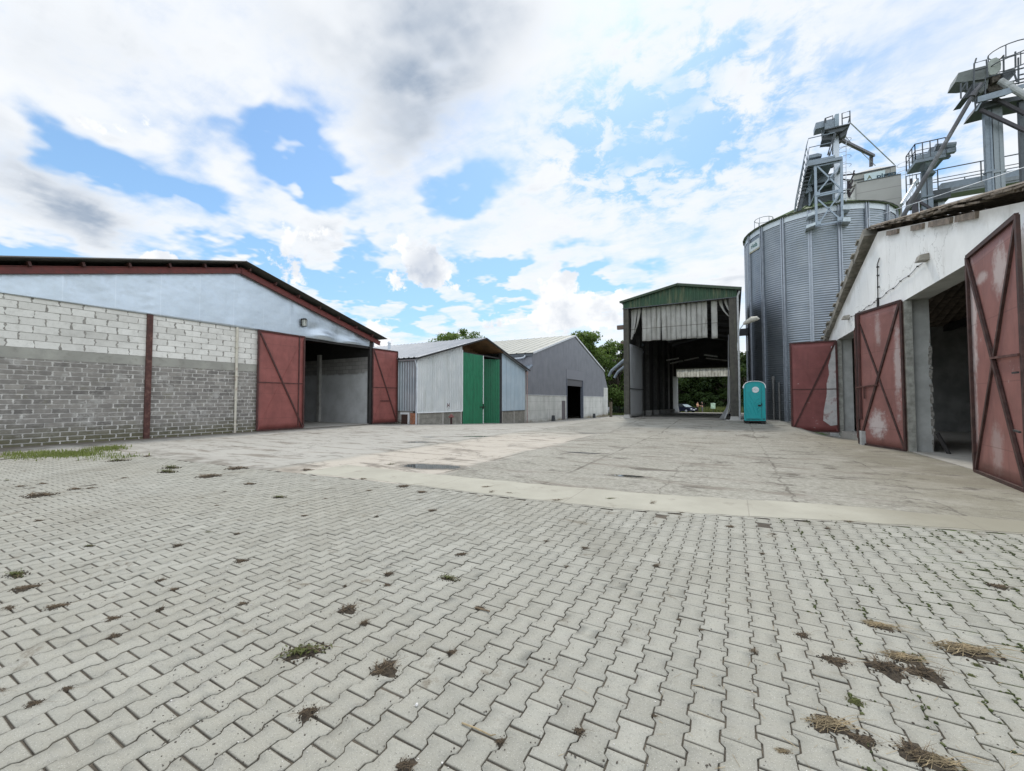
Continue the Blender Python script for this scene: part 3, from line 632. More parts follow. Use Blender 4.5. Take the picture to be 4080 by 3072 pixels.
def build_metal_shed():
    t = thing('metal_shed', 'pale corrugated metal shed with two tall green doors', 'shed', (BX, 27.5, -.4))
    rib = ((0, 0), (.3, 0), (.42, 1), (.72, 1), (.84, 0)); U, V, N = (0, 1, 0), (0, 0, 1), (1, 0, 0)
    m_l = mat_sheet('stained_white_sheet', (.52, .55, .56), (.62, .64, .64), (.36, .38, .35), .6, .15, .55); m_r = mat_sheet('light_blue_sheet', (.42, .53, .61), (.50, .60, .67), (.36, .43, .49), .4, .2, .42, seam=.84)
    mb = MB(); mb.ribs((BX, 19.8, 0), U, V, N, 4.87, .70, lambda u: b_roof(19.8 + u) - .05, .21, .035, rib); c1 = mb.build('wall_cladding', m_l, t, 'off white stained ribbed sheeting left of the doors', solid=.01)
    mb = MB(); mb.box(BX - .01, BX + .05, 24.62, 24.70, .69, 5.2); mb.box(BX, BX + .05, 19.76, 19.82, .69, 4.2); mb.box(BX - .01, BX + .055, 19.8, 24.66, .66, .715); mb.build('edge_trim', M_WHITE, c1)
    mb = MB(); mb.ribs((BX, 30.5, 0), U, V, N, 4.45, .56, lambda u: b_roof(30.5 + u) - .05, .28, .008, ((0, 0), (.9, 0), (.93, 1), (.97, 1))); c2 = mb.build('wall_cladding', m_r, t, 'smooth light blue sheeting right of the doors', solid=.01)
    mb = MB(); mb.box(BX, BX + .04, 30.5, 34.95, .53, .575); mb.build('edge_trim', M_STEEL, c2)
    # red letter hydrant plate
    sg = MB(); sg.box(BX + .04, BX + .052, 22.80, 23.10, .98, 1.27); s = sg.build('hydrant_sign', M_WHITE, t, 'small white plate with a dark red H')
    text_mesh('H', simple('dark_red_letter', (.07, .012, .015), .5), s, 'letter', .36, (BX + .055, 22.95, 1.125), U, V, N, .004, .018)
    # green doors
    mg = simple('green_door_sheet', (.02, .175, .088), .42, var=.1, scale=2, dirt=(.02, .10, .055), dirt_amt=.5, streak=True)
    dr = MB(); dr.ribs((BX + .03, 24.72, 0), U, V, N, 2.72, -.42, lambda u: 5.03, .2, .03, rib); d1 = dr.build('door', mg, t, 'bright green ribbed door leaf standing shut', solid=.02)
    dr = MB(); dr.box(BX + .0, BX + .07, 27.42, 27.50, -.44, 5.03); dr.build('edge_trim', M_WHITE, d1)
    hd = MB(); hd.bar((BX + .1, 26.95, .95), (BX + .1, 27.75, .95), .05, .05); hd.bar((BX + .1, 27.4, .8), (BX + .1, 27.4, 1.2), .06, .05); hd.build('latch', M_DARK, d1)
    a = Vector((BX - .05, 30.2, 0)); f = Vector((BX - 2.10, 28.66, 0)); Ud = (f - a).normalized(); Nd = Vector((-Ud.y, Ud.x, 0)); Nd = Nd if Nd.x > 0 else -Nd
    dr = MB(); dr.ribs(a, Ud, V, Nd, (f - a).length, -.6, lambda u: 4.98, .2, .03, rib); d2 = dr.build('door', mg, t, 'green ribbed door leaf swung inwards', solid=.02)
    fr = MB(); fr.bar(a + Vector((.03, .02, -.6)), a + Vector((.03, .02, 4.98)), .07); fr.bar(f + Vector((0, 0, -.6)), f + Vector((0, 0, 4.98)), .07); fr.build('door_frame', M_DSTEEL, d2)
    # base of precast plates between posts
    mp = simple('precast_plate', (.25, .24, .21), .9, var=.2, scale=3, dirt=(.12, .115, .1), dirt_amt=.6, bump=.4, bscale=25)
    mpost = simple('precast_post', (.36, .345, .315), .9, var=.15, bump=.3)
    for y0, y1 in ((20.0, 22.35), (22.5, 24.5), (30.7, 32.7), (32.85, 34.85)):
        zb = zyard(BX, y0) - .3; k = 0; z = .68 if y0 < 28 else .54
        pl = MB()
        while z > zb:
            pl.box(BX - .12, BX - .04 + .006 * (k % 2), y0, y1, z - .36, z - .012); pl.box(BX - .12, BX - .055, y0, y1, z - .012, z); z -= .36; k += 1
        pl.build('base_plate', mp, t)
    for y in (19.95, 22.43, 24.58, 30.6, 32.78, 34.93):
        ps = MB(); ps.box(BX - .14, BX + .005, y - .08, y + .08, zyard(BX, y) - .3, .69 if y < 28 else .55); ps.build('base_post', mpost, t)
    pr = MB(); pr.box(BX - .4, BX - .01, 19.62, 19.84, -.3, .68); pr.build('brick_pier', simple('orange_brick', (.30, .13, .075), .9, var=.35, scale=14, dirt=(.3, .28, .25), dirt_scale=6), t)
    # south side: ribbed sheet over old masonry with a hatch
    zc = 4.0
    sd2 = MB(); sd2.ribs((-50, 19.82, 0), (1, 0, 0), V, (0, -1, 0), 32.3, .80, zc, .21, .035, rib); sd2.build('side_cladding', mat_sheet('zinc_side_sheet', (.36, .42, .46), (.46, .51, .54), (.30, .33, .34), .5, .5, .38), t, solid=.01)
    ms, g, b = new_mat('old_masonry'); p = g.pos(); x, y, z = g.sep(p); v = g.voro(g.vec('ADD', p, g.vec('SCALE', g.noise(p, 2.5, 3, color=True), None, .15)), 2.6, 'DISTANCE_TO_EDGE'); pl = g.rng(g.add(z, g.mul(g.noise(p, 1.1, 5, .65), .9)), .45, .65)
    st = g.mix(g.rng(v, .02, .09), (.09, .085, .07), (.30, .285, .24)); g.put(b.inputs['Base Color'], g.mix(pl, st, g.mix(g.noise(p, 3, 5, .6), (.28, .27, .25), (.55, .54, .51)))); b.inputs['Roughness'].default_value = .95; g.put(b.inputs['Normal'], g.bump(v, .5, .03))
    sm = MB(); sm.box(-50, BX - .42, 19.9, 20.15, -.4, .82); sm.build('masonry_wall', ms, t)
    hb = MB(); hb.box(-18.95, -18.42, 19.84, 19.9, -.02, .58); h = hb.build('hatch', simple('brown_hatch', (.06, .035, .028), .6), t); hb = MB(); hb.box(-19.05, -18.32, 19.85, 19.905, .58, .70); hb.box(-18.42, -18.30, 19.85, 19.905, -.05, .58); hb.build('hatch_frame', M_WHITE, h)
    nb = MB(); nb.box(-50, BX - .05, 35.0, 35.2, -1.2, b_roof(35) - .1); nb.build('side_wall', M_CONC, t)
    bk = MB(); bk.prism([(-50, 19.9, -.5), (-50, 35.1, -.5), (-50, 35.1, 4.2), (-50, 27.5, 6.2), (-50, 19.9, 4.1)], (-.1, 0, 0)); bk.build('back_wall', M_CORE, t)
    fl = MB(); fl.poly([(-50, 20, -.45), (BX, 20, -.45), (BX, 35, -.74), (-50, 35, -.74)]); fl.build('floor', M_FLOOR, t)
    # roof, timber soffit in the open gable
    mr = mat_sheet('grey_blue_roof_sheet', (.225, .245, .27), (.285, .30, .325), (.17, .18, .19), .45, .35, .4, vert=False)
    for sgn, L, sl in ((-1, 8.2, .286), (1, 8.05, .262)):
        n = math.hypot(1, sl); dn = Vector((0, sgn / n, -sl / n)); n0 = Vector((0, sgn * sl / n, 1 / n))
        rf = MB(); rf.ribs((BX + .35, 27.5, 6.47), (-1, 0, 0), dn, n0, 32.6, 0, L * 1.02, .42, .05, ((0, 0), (.6, 0), (.7, 1), (.85, 1), (.95, 0))); ro = rf.build('roof', mr, t, solid=.015)
        pu = MB(); e = dn * (L * 1.02); a0 = Vector((BX + .33, 27.5, 6.40)); pu.bar(a0, a0 + e, .04, .1, up=n0); pu.build('verge_board', M_DARK, ro)
    so_ = MB()
    for sgn in (-1, 1):
        yb = 24.72 if sgn < 0 else 30.45
        so_.poly([(BX + .3, 27.5, 6.33), (BX + .3, yb, b_roof(yb) - .09), (BX - 2.2, yb, b_roof(yb) - .09), (BX - 2.2, 27.5, 6.33)])
    so_.poly([(BX - 2.2, 24.7, 5.0), (BX - 2.2, 30.5, 5.0), (BX - 2.2, 30.5, 5.75), (BX - 2.2, 27.5, 6.33), (BX - 2.2, 24.7, 5.6)]); so_.build('timber_soffit', M_TIMBER, t)
    jb = MB(); jb.box(BX - .2, BX + .02, 30.36, 30.5, -.8, 5.62); jb.build('door_post', M_DARK, t)
    lk = MB(); lk.bar((BX - .15, 24.7, 5.08), (BX - .15, 30.4, 5.08), .12, .1); lk.build('door_rail', M_DARK, t)
    dp = MB(); dp.tube([(BX - 32, 19.68, 4.1), (BX + .1, 19.68, 4.06)], .07); dp.build('gutter', M_GALV, t)
    dp = MB(); dp.tube([(BX - .05, 19.66, 4.02), (BX - .02, 19.72, 3.75), (BX - .0, 19.76, 3.5), (BX, 19.72, -.05)], .055); dp.build('downpipe', M_GALV, t)
    dp = MB(); dp.tube([(BX + .12, 35.18, 4.25), (BX + .12, 35.18, 3.95)], .11); dp.tube([(BX + .12, 35.18, 3.95), (BX + .12, 35.18, -.75)], .05); dp.build('downpipe', simple('pink_grey_pipe', (.35, .25, .23), .6, var=.2), t)
    fl = MB(); fl.tube([(-25, 24.7, 5.3), (-25, 24.7, 6.2)], .11, 10); fl.tube([(-25, 24.7, 6.22), (-25, 24.7, 6.38)], [.17, .04], 10); fl.build('flue_pipe', M_GALV, t)
build_metal_shed()
SHED = bpy.data.objects['metal_shed']; SHED.scale = (1.05,) * 3; SHED.location = (-18.48, 28.88, -.495)
def build_hydrant():
    t = thing('hydrant', 'short dark red standpipe hydrant before the concrete plates', 'hydrant', (-17.2, 22.84, -.17)); t.location = (-18.06, 23.98, -.26)
    mb = MB(); mb.tube([(-17.2, 22.84, -.3), (-17.2, 22.84, .34)], .075, 10); mb.build('standpipe', simple('dark_red_iron', (.05, .022, .022), .6, var=.3), t)
    mb = MB(); mb.tube([(-17.2, 22.62, .38), (-17.2, 23.06, .38)], .085, 10); mb.tube([(-17.2, 22.84, .34), (-17.2, 22.84, .52), (-17.2, 22.84, .58)], [.11, .1, .03], 10); mb.build('outlet', simple('pale_red_iron', (.22, .09, .085), .6, var=.3), t)
build_hydrant()

# ---------------------------------------------------------------- grey hall
CX = -18.0
def c_roof(y): return 9.80 - (.278 if y < 50 else .277) * abs(y - 50)
def build_grey_hall():
    t = thing('grey_hall', 'large grey clad hall on a stained white concrete base', 'hall', (CX, 50, -.9))
    U, V, N = (0, 1, 0), (0, 0, 1), (1, 0, 0)
    mc = mat_sheet('slate_grey_cladding', (.19, .197, .22), (.225, .232, .255), (.16, .165, .185), .3, .1, .5)
    rb = ((0, 0), (.35, 0), (.45, 1), (.8, 1), (.9, 0))
    def top(y): return (4.4 + (y - 36.25) * .56) if y < 37.4 else (c_roof(y) - .06 if y < 63.4 else 6.05 - (y - 63.4) * 1.3)
    mb = MB()
    for y0, y1, zb in ((35.45, 37.4, 2.0), (37.4, 46.95, 2.0), (46.95, 53.25, 5.3), (53.25, 63.2, 2.0), (63.2, 63.4, 3.45), (63.4, 65.35, 3.45)):
        mb.ribs((CX, y0, 0), U, V, N, y1 - y0, zb, lambda u: top(y0 + u), .26, .025, rb)
    cl = mb.build('wall_cladding', mc, t, solid=.01)
    hd = MB(); hd.box(CX - .05, CX + .06, 46.95, 53.25, 4.12, 5.3); hd.build('door_header', simple('mid_grey_panel', (.21, .215, .24), .5, var=.05), t)
    bl = MB(); bl.box(CX - .35, CX - .06, 47.15, 53.05, 3.3, 4.12); bl.build('roller_shutter', simple('shutter_grey', (.12, .12, .13), .45, var=.15), t)
    fr = MB(); fr.box(CX - .3, CX + .07, 46.95, 47.15, -1.0, 4.12); fr.box(CX - .3, CX + .07, 53.05, 53.25, -1.1, 4.12); fr.build('door_frame', simple('blue_grey_frame', (.13, .145, .18), .5), t)
    m, g, b = new_mat('stained_white_concrete'); p = g.pos(); x, y, z = g.sep(p)
    n = g.noise(p, .7, 6, .65); st = g.noise(g.comb(g.mul(x, 2), g.mul(y, 2), g.mul(z, .3)), 1.0, 6, .68)
    c = g.mix(g.rng(n, .3, .7), (.60, .60, .57), (.48, .49, .46)); c = g.mix(g.mul(g.rng(st, .5, .68), .6), c, (.30, .305, .28))
    c = g.mix(g.rng(g.add(z, g.mul(n, 1.2)), .0, -.5), c, (.22, .19, .13))
    for cd, per in ((y, 1.3), (z, .95)):
        q = g.math('ABSOLUTE', g.sub(g.math('FRACT', g.math('DIVIDE', g.add(cd, 40), per)), .5)); c = g.mix(g.mul(g.rng(q, .03, .008), .4), c, (.2, .2, .18))
    g.put(b.inputs['Base Color'], c); b.inputs['Roughness'].default_value = .9
    for y0, y1, zt in ((35.45, 46.94, 2.0), (53.26, 63.2, 2.0), (63.2, 65.5, 3.45)): w = MB(); w.box(CX - .3, CX + .03, y0, y1, -1.5, zt); w.build('base_wall', m, t)
    sdo = MB(); sdo.box(CX + .03, CX + .06, 45.4, 46.45, -.82, 1.42); sdo.build('side_door', simple('grey_brown_door', (.12, .105, .115), .55), t)
    tr = MB()
    for y0, y1 in ((37.4, 50), (50, 63.5)):
        tr.bar((CX + .12, y0, c_roof(y0) + .0), (CX + .12, y1, c_roof(y1) + .0), .06, .2)
    tr.bar((CX + .06, 35.5, 2.02), (CX + .06, 46.95, 2.02), .06, .05); tr.bar((CX + .06, 53.25, 2.02), (CX + .06, 63.2, 2.02), .06, .05); tr.build('edge_trim', simple('pale_trim', (.58, .60, .62), .5), cl)
    mr = mat_sheet('cream_grey_roof', (.26, .265, .235), (.325, .325, .29), (.19, .20, .175), .45, .05, .6, vert=False)
    for sgn, L in ((-1, 12.75), (1, 13.6)):
        n = math.hypot(1, .278); dn = Vector((0, sgn / n, -.278 / n)); n0 = Vector((0, sgn * .278 / n, 1 / n))
        rf = MB(); rf.ribs((CX + .15, 50, 9.87), (-1, 0, 0), dn, n0, 45, 0, L * n, 1.0, .06, ((0, 0), (.82, 0), (.87, 1), (.93, 1), (.98, 0))); rf.build('roof', mr, t, solid=.02)
    sw = MB(); sw.ribs((CX - 45, 37.4, 0), (1, 0, 0), V, (0, -1, 0), 45, 4.9, 6.25, .26, .025, rb); sw.build('side_cladding', mc, t, solid=.01)
    lw = MB(); lw.box(CX - 45, CX - .32, 36.3, 36.5, -1.4, 4.4); lw.build('side_wall', M_CONC, t)
    lr = MB(); lr.ribs((CX + .1, 37.42, 5.08), (-1, 0, 0), Vector((0, -1.25, -.62)).normalized(), Vector((0, -.45, .9)), 45, 0, 1.45, .3, .04, rb); lr.build('canopy_roof', M_STEEL, t, solid=.01)
    fs = MB(); fs.box(CX - 45, CX + .08, 37.28, 37.38, 5.95, 6.25); fs.build('fascia', M_DSTEEL, t)
    gp = MB(); gp.tube([(CX - 45, 37.1, 5.72), (CX - 1.1, 37.1, 5.78), (CX - .75, 37.14, 5.88), (CX - .7, 37.2, 6.05)], .10); gp.build('gutter_pipe', M_GALV, t)
    nw = MB(); nw.box(CX - 45, CX - .3, 65.2, 65.5, -1.6, 3.4); nw.build('side_wall', M_CONC, t)
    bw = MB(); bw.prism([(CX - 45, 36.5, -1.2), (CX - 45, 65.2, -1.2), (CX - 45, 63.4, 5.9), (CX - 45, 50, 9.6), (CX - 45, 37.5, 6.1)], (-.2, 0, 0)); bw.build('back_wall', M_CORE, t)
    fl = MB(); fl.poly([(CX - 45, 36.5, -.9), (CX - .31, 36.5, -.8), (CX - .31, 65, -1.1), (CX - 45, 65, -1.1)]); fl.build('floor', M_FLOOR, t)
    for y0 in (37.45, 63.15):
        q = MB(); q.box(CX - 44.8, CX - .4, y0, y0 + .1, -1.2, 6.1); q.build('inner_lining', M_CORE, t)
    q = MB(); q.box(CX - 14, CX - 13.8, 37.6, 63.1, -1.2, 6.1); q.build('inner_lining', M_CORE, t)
    t.scale = (1.05,) * 3; t.location = (-18.9, 52.5, -1.02)
build_grey_hall()
def bollard(y, z, h, label):
    mb = MB(); mb.hexa([(CX+.35,y-.2,z-.1),(CX+.75,y-.2,z-.1),(CX+.75,y+.2,z-.1),(CX+.35,y+.2,z-.1),(CX+.42,y-.14,z+h),(CX+.68,y-.14,z+h),(CX+.68,y+.14,z+h),(CX+.42,y+.14,z+h)])
    mb.build('bollard', simple('dark_grey_post', (.055, .06, .065), .7), None, label, 'bollard', 'wheel guards along the grey hall', loc=(CX + .55, y, z)).location = ((CX + .55) * 1.05, y * 1.05, z * 1.05 - .075)
bollard(41.56, -.84, .70, 'dark guard post beside the small door of the grey hall')
bollard(56.4, -1.0, .62, 'dark guard post right of the big doorway of the grey hall')

# ---------------------------------------------------------------- drive-through shed
DXL, DXR, DXM, DY0, DY1 = -6.55, .22, -3.1, 28.0, 54.0
def d_roof(x): return 8.92 - .205 * abs(x - DXM)
def build_drive_shed():
    t = thing('drive_through_shed', 'tall dark drive through shed with green fascia and strip curtain', 'shed', (DXM, DY0, .28))
    mgreen = simple('mossy_green_sheet', (.025, .06, .033), .6, var=.2, scale=2, dirt=(.12, .13, .07), dirt_amt=.75, streak=True, dirt_scale=1.6)
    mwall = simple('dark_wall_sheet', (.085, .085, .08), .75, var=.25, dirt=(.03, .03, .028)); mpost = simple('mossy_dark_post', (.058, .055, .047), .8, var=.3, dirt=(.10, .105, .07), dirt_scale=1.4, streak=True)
    rib = ((0, 0), (.12, 1), (.5, 1), (.62, 0))
    mb = MB(); mb.ribs((DXL - .0, DY0 - .12, 0), (1, 0, 0), (0, 0, 1), (0, -1, 0), DXR - DXL + .02, lambda u: 7.72, lambda u: d_roof(DXL + u) - .08, .21, .035, rib); f = mb.build('fascia', mgreen, t, solid=.01)
    mb = MB(); mb.box(DXL - .04, DXR + .05, DY0 - .15, DY0 - .05, 7.69, 7.73); mb.build('edge_trim', M_DSTEEL, f)
    for sgn, x1 in ((-1, DXL - .2), (1, DXR + .28)):
        n = math.hypot(1, .205); dn = Vector((sgn / n, 0, -.205 / n)); n0 = Vector((sgn * .205 / n, 0, 1 / n))
        mb = MB(); mb.ribs((DXM, DY0 - .3, 8.93), (0, 1, 0), dn, n0, DY1 - DY0 + .6, 0, abs(x1 - DXM) * n, .33, .04, rib); rf = mb.build('roof', M_DSTEEL, t, solid=.02)
        mb = MB(); a = Vector((DXM, DY0 - .3, 8.93)) + n0 * -.05; mb.bar(a, a + dn * abs(x1 - DXM) * n, .05, .14, up=n0); mb.build('verge_board', simple('mossy_verge', (.04, .06, .038), .7, var=.3), rf)
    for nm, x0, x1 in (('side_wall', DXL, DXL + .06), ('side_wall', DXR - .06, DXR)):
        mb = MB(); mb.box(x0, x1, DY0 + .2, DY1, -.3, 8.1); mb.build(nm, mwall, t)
    for x0, x1 in ((DXL, DXL + .34), (DXR - .42, DXR - .02)):
        mb = MB(); mb.box(x0, x1, DY0 - .1, DY0 + .3, .5, 7.74); p = mb.build('corner_post', mpost, t)
        mb = MB(); mb.hexa([(x0-.1,DY0-.22,.1),(x1+.1,DY0-.22,.1),(x1+.1,DY0+.4,.1),(x0-.1,DY0+.4,.1),(x0,DY0-.1,.52),(x1,DY0-.1,.52),(x1,DY0+.3,.52),(x0,DY0+.3,.52)]); mb.box(x0 - .3, x1 + .3, DY0 - .35, DY0 + .5, .0, .31); mb.build('post_footing', M_CONC, p)
        mb = MB(); mb.box(x0, x1, DY1 - .35, DY1 + .02, -.3, 7.9); mb.build('corner_post', mpost, t)
    for k in range(1, 7):
        y = DY0 + k * 3.7
        for x0, x1 in ((DXL + .07, DXL + .36), (DXR - .36, DXR - .07)):
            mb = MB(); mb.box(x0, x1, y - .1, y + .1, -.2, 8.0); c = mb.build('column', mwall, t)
            z = lerp(y, [28, 54], [.28, -.02]); mb = MB(); mb.hexa([(x0-.0,y-.24,z-.1),(x1+.14,y-.24,z-.1),(x1+.14,y+.24,z-.1),(x0-.0,y+.24,z-.1),(x0,y-.24,z+.45),(x1+.2,y-.24,z+.45),(x1+.2,y+.24,z+.45),(x0,y+.24,z+.45)]); mb.build('column_base', M_CONC, c)
        mb = MB(); mb.bar((DXL, y, d_roof(DXL) - .2), (DXM, y, 8.7), .14, .26); mb.bar((DXM, y, 8.7), (DXR, y, d_roof(DXR) - .2), .14, .26); mb.build('rafter', mwall, t)
    ml = simple('dusty_batten', (.75, .75, .72), .6, var=.1)
    for (u0, v0), (u1, v1), y in (((2670, 1448), (2722, 1437), 48), ((2726, 1436), (2784, 1424), 48), ((2812, 1427), (2902, 1437), 48), ((2655, 1436), (2705, 1427), 43.5), ((2805, 1414), (2860, 1421), 43.5)):
        mb = MB(); mb.bar(PY(u0, v0, y), PY(u1, v1, y), .16, .13); mb.build('light_batten', ml, t)
    # strip curtains
    m, g, b = new_mat('dirty_pvc_strip'); p = g.pos(); x, y, z = g.sep(p); n = g.noise(p, 1.1, 6, .65); st = g.noise(g.comb(g.mul(x, 6), g.mul(y, 6), g.mul(z, .8)), 1.0, 5, .6)
    c = g.mix(g.rng(n, .3, .7), (.56, .555, .52), (.74, .74, .70)); c = g.mix(g.mul(g.rng(st, .5, .75), .45), c, (.26, .24, .18)); c = g.mix(g.rng(z, 7.0, 7.8, 0, .45), c, (.25, .25, .15))
    q = g.math('ABSOLUTE', g.sub(z, g.add(6.28, g.mul(x, -.0)))); c = g.mix(g.mul(g.rng(q, .025, .01), .7), c, (.16, .13, .09)); g.put(b.inputs['Base Color'], c); b.inputs['Roughness'].default_value = .55
    tr = g.n.new('ShaderNodeBsdfTranslucent'); g.put(tr.inputs[0], c); mx = g.n.new('ShaderNodeMixShader'); mx.inputs[0].default_value = .6
    g.l.new(b.outputs[0], mx.inputs[1]); g.l.new(tr.outputs[0], mx.inputs[2]); g.l.new(mx.outputs[0], g.n['Material Output'].inputs[0]); mstrip = m
    def strip(x0, x1, zt, zb, y, sway=0, bend=None, label=None, tw=1.0, amp=.02):
        mb = MB(); nz = 12; prev = None
        for k in range(nz + 1):
            f = k / nz; z = zt + (zb - zt) * f; o = (bend * f * f if bend else 0) + sway * f; w = 1 - (1 - tw) * math.sin(f * math.pi * .5)
            cx = (x0 + x1) / 2 + o; hw = (x1 - x0) / 2 * w; bow = amp * math.sin(f * 3 + x0 * 7)
            cur = [mb.vert((cx - hw, y + bow, z)), mb.vert((cx, y + bow - .009, z)), mb.vert((cx + hw, y + bow, z))]
            if prev:
                for q in range(2): mb.face((prev[q], cur[q], cur[q+1], prev[q+1]))
            prev = cur
        mb.build('curtain_strip', mstrip, t, label, smooth=True, solid=.006)
    x = -5.36
    for k in range(14):
        if k == 13: break
        w = .305; s = random.uniform(-.03, .03); s = -.05 if k == 3 else (.05 if k in (4,) else s * .3)
        strip(x + .006, x + w - .004, 7.76, 5.40 + random.uniform(-.04, .06) - .0 * k, DY0 + .10 + .03 * (k % 2), s); x += w
    strip(-1.17, -.83, 7.76, 5.32, DY0 + .1, .0, None, 'single strip hanging apart at the right')
    for k, (xx, bd, zb) in enumerate(((-6.12, -.06, 5.6), (-5.92, -.22, 5.75), (-5.66, -.40, 6.0))):
        strip(xx, xx + .24, 7.76, zb, DY0 + .15 + .04 * k, 0, bd, 'twisted strip pushed aside at the left', .45, .06)
    for xx, bd, zb in ((-.78, .72, 6.35), (-.48, .32, 6.7)): strip(xx, xx + .24, 7.76, zb, DY0 + .18, 0, bd, 'twisted strip blown towards the right post', .25, .08)
    x = -6.2
    m2 = m.copy(); m2.name = 'backlit_strip'; [setattr(nd.inputs[0], 'default_value', .92) for nd in m2.node_tree.nodes if nd.bl_idname == 'ShaderNodeMixShader']; mstrip = m2
    for k in range(18): strip(x, x + .315, 5.35, 4.26 + random.uniform(-.02, .02), DY1 - .2 + .02 * (k % 2), 0); x += .322
    mb = MB(); mb.box(DXL + .1, DXR - .1, DY1 - .3, DY1 - .12, 5.3, 5.55); mb.build('curtain_rail', mwall, t)
    mb = MB(); mb.box(DXL + .1, DXR - .1, DY1 - .11, DY1 - .04, 5.5, 8.0); mb.prism([(DXL + .1, DY1 - .11, 8.0), (DXR - .1, DY1 - .11, 8.0), (DXM, DY1 - .11, 8.75)], (0, .07, 0)); mb.box(DXL, DXR, DY1 - .02, DY1 + .05, 5.3, 8.1); mb.prism([(DXL, DY1 - .02, 8.1), (DXR, DY1 - .02, 8.1), (DXR, DY1 - .02, d_roof(DXR) + .05), (DXM, DY1 - .02, 8.95), (DXL, DY1 - .02, d_roof(DXL) + .05)], (0, .06, 0)); mb.build('rear_gable', mwall, t)
    mb = MB(); mb.box(DXL + .34, DXR - .42, DY0 + .05, DY0 + .3, 7.72, 7.9); mb.build('curtain_rail', mwall, t)
    # swing flaps at the posts
    mf = simple('grey_flap_sheet', (.27, .28, .285), .6, var=.08, scale=1.5, dirt=(.2, .2, .19), dirt_amt=.4)
    def flap(a, b_, z0, z1, label, bulge=.1, flare=0.0):
        a = Vector((*a, 0)); b_ = Vector((*b_, 0)); mb = MB(); nu, nz = 8, 20; idx = {}; Nn = Vector((-(b_ - a).y, (b_ - a).x, 0)).normalized()
        for i in range(nu + 1):
            for k in range(nz + 1):
                f, h = i / nu, k / nz; o = bulge * math.sin(f * 3.1) * math.sin(h * 4 + .6) + flare * max(0, 1 - h * 5) ** 1.5 * (1 - abs(2 * f - 1) * .5)
                idx[i, k] = mb.vert(a.lerp(b_, f) + Nn * o + Vector((0, 0, z0 + (z1 - z0) * h)))
        for i in range(nu):
            for k in range(nz): mb.face((idx[i,k], idx[i+1,k], idx[i+1,k+1], idx[i,k+1]))
        o = mb.build('door_flap', mf, t, label, smooth=True, solid=.02); return o
    o = flap((-6.22, 28.15), (-5.98, 31.6), .34, 5.34, 'grey sheet flap folded inwards along the left wall', .05)
    mb = MB(); mb.bar((-6.19, 28.15, 2.28), (-5.94, 31.6, 2.28), .03, .05); mb.build('cross_bar', M_DARK, o)
    flap((-.24, 28.15), (-.34, 31.3), .30, 5.5, 'grey sheet flap at the right post bent at its foot', .08, .55)
    flap((-6.32, 50.3), (-6.02, 53.6), .02, 4.3, 'pale flap at the rear exit left', .06, -.25); flap((-.3, 50.3), (-.42, 53.6), .02, 4.3, 'pale flap at the rear exit right', .06, .25)
    # fittings
    mb = MB(); mb.tube([(DXR + .16, DY0 - .1, 8.05), (DXR + .06, DY0 - .12, 7.75), (DXR + .06, DY0 - .12, .3)], .055); mb.build('downpipe', simple('grey_pvc', (.33, .34, .34), .5), t)
    mb = MB(); mb.tube([(DXR + .05, DY0 - .15, 5.35), (DXR + .12, DY0 - .2, 5.7), (.55, 27.7, 5.98), (.7, 27.65, 6.03)], .028); ar = mb.build('street_lamp', M_GALV, t)
    mb = MB(); mb.tube([(.55, 27.66, 6.0), (.72, 27.63, 6.08), (1.0, 27.58, 6.22), (1.25, 27.54, 6.24), (1.36, 27.53, 6.2)], [.07, .13, .17, .13, .04], 10); mb.build('lamp_head', simple('dirty_lamp_shell', (.38, .37, .32), .5, var=.15, dirt=(.18, .17, .13)), ar)
    mb = MB(); mb.box(-7.0, -6.55, 27.95, 28.2, 6.35, 6.62); mb.build('flood_light', simple('brown_flood', (.11, .075, .06), .6), t); mb = MB(); mb.box(-6.75, -6.55, 27.95, 28.15, 5.35, 5.5); mb.build('flood_light', simple('brown_flood', (.11, .075, .06), .6), t)
    for z0 in (1.4, 6.9):
        pass
    mb = MB(); mb.bar((DXR - .02, 33.5, 6.35), (2.2, 33.2, 6.35), .5, .45); mb.build('duct', M_DSTEEL, t)
    for a, b_, c in (((-6.4, 34, 6.05), (-9.0, 34, 3.95), (-9.22, 34, 3.5)), ((-6.4, 34, 5.45), (-8.45, 34, 3.85), (-8.75, 34, 3.35))):
        mb = MB(); mb.tube([a, b_, c], .12, 10); mb.build('blower_pipe', M_STEEL, t)
    fl = MB(); fl.poly([(DXL + .06, DY0 + .3, .295), (DXR - .06, DY0 + .3, .295), (DXR - .06, DY1, .0), (DXL + .06, DY1, .0)]); fl.build('floor', M_FLOOR, t)
build_drive_shed()

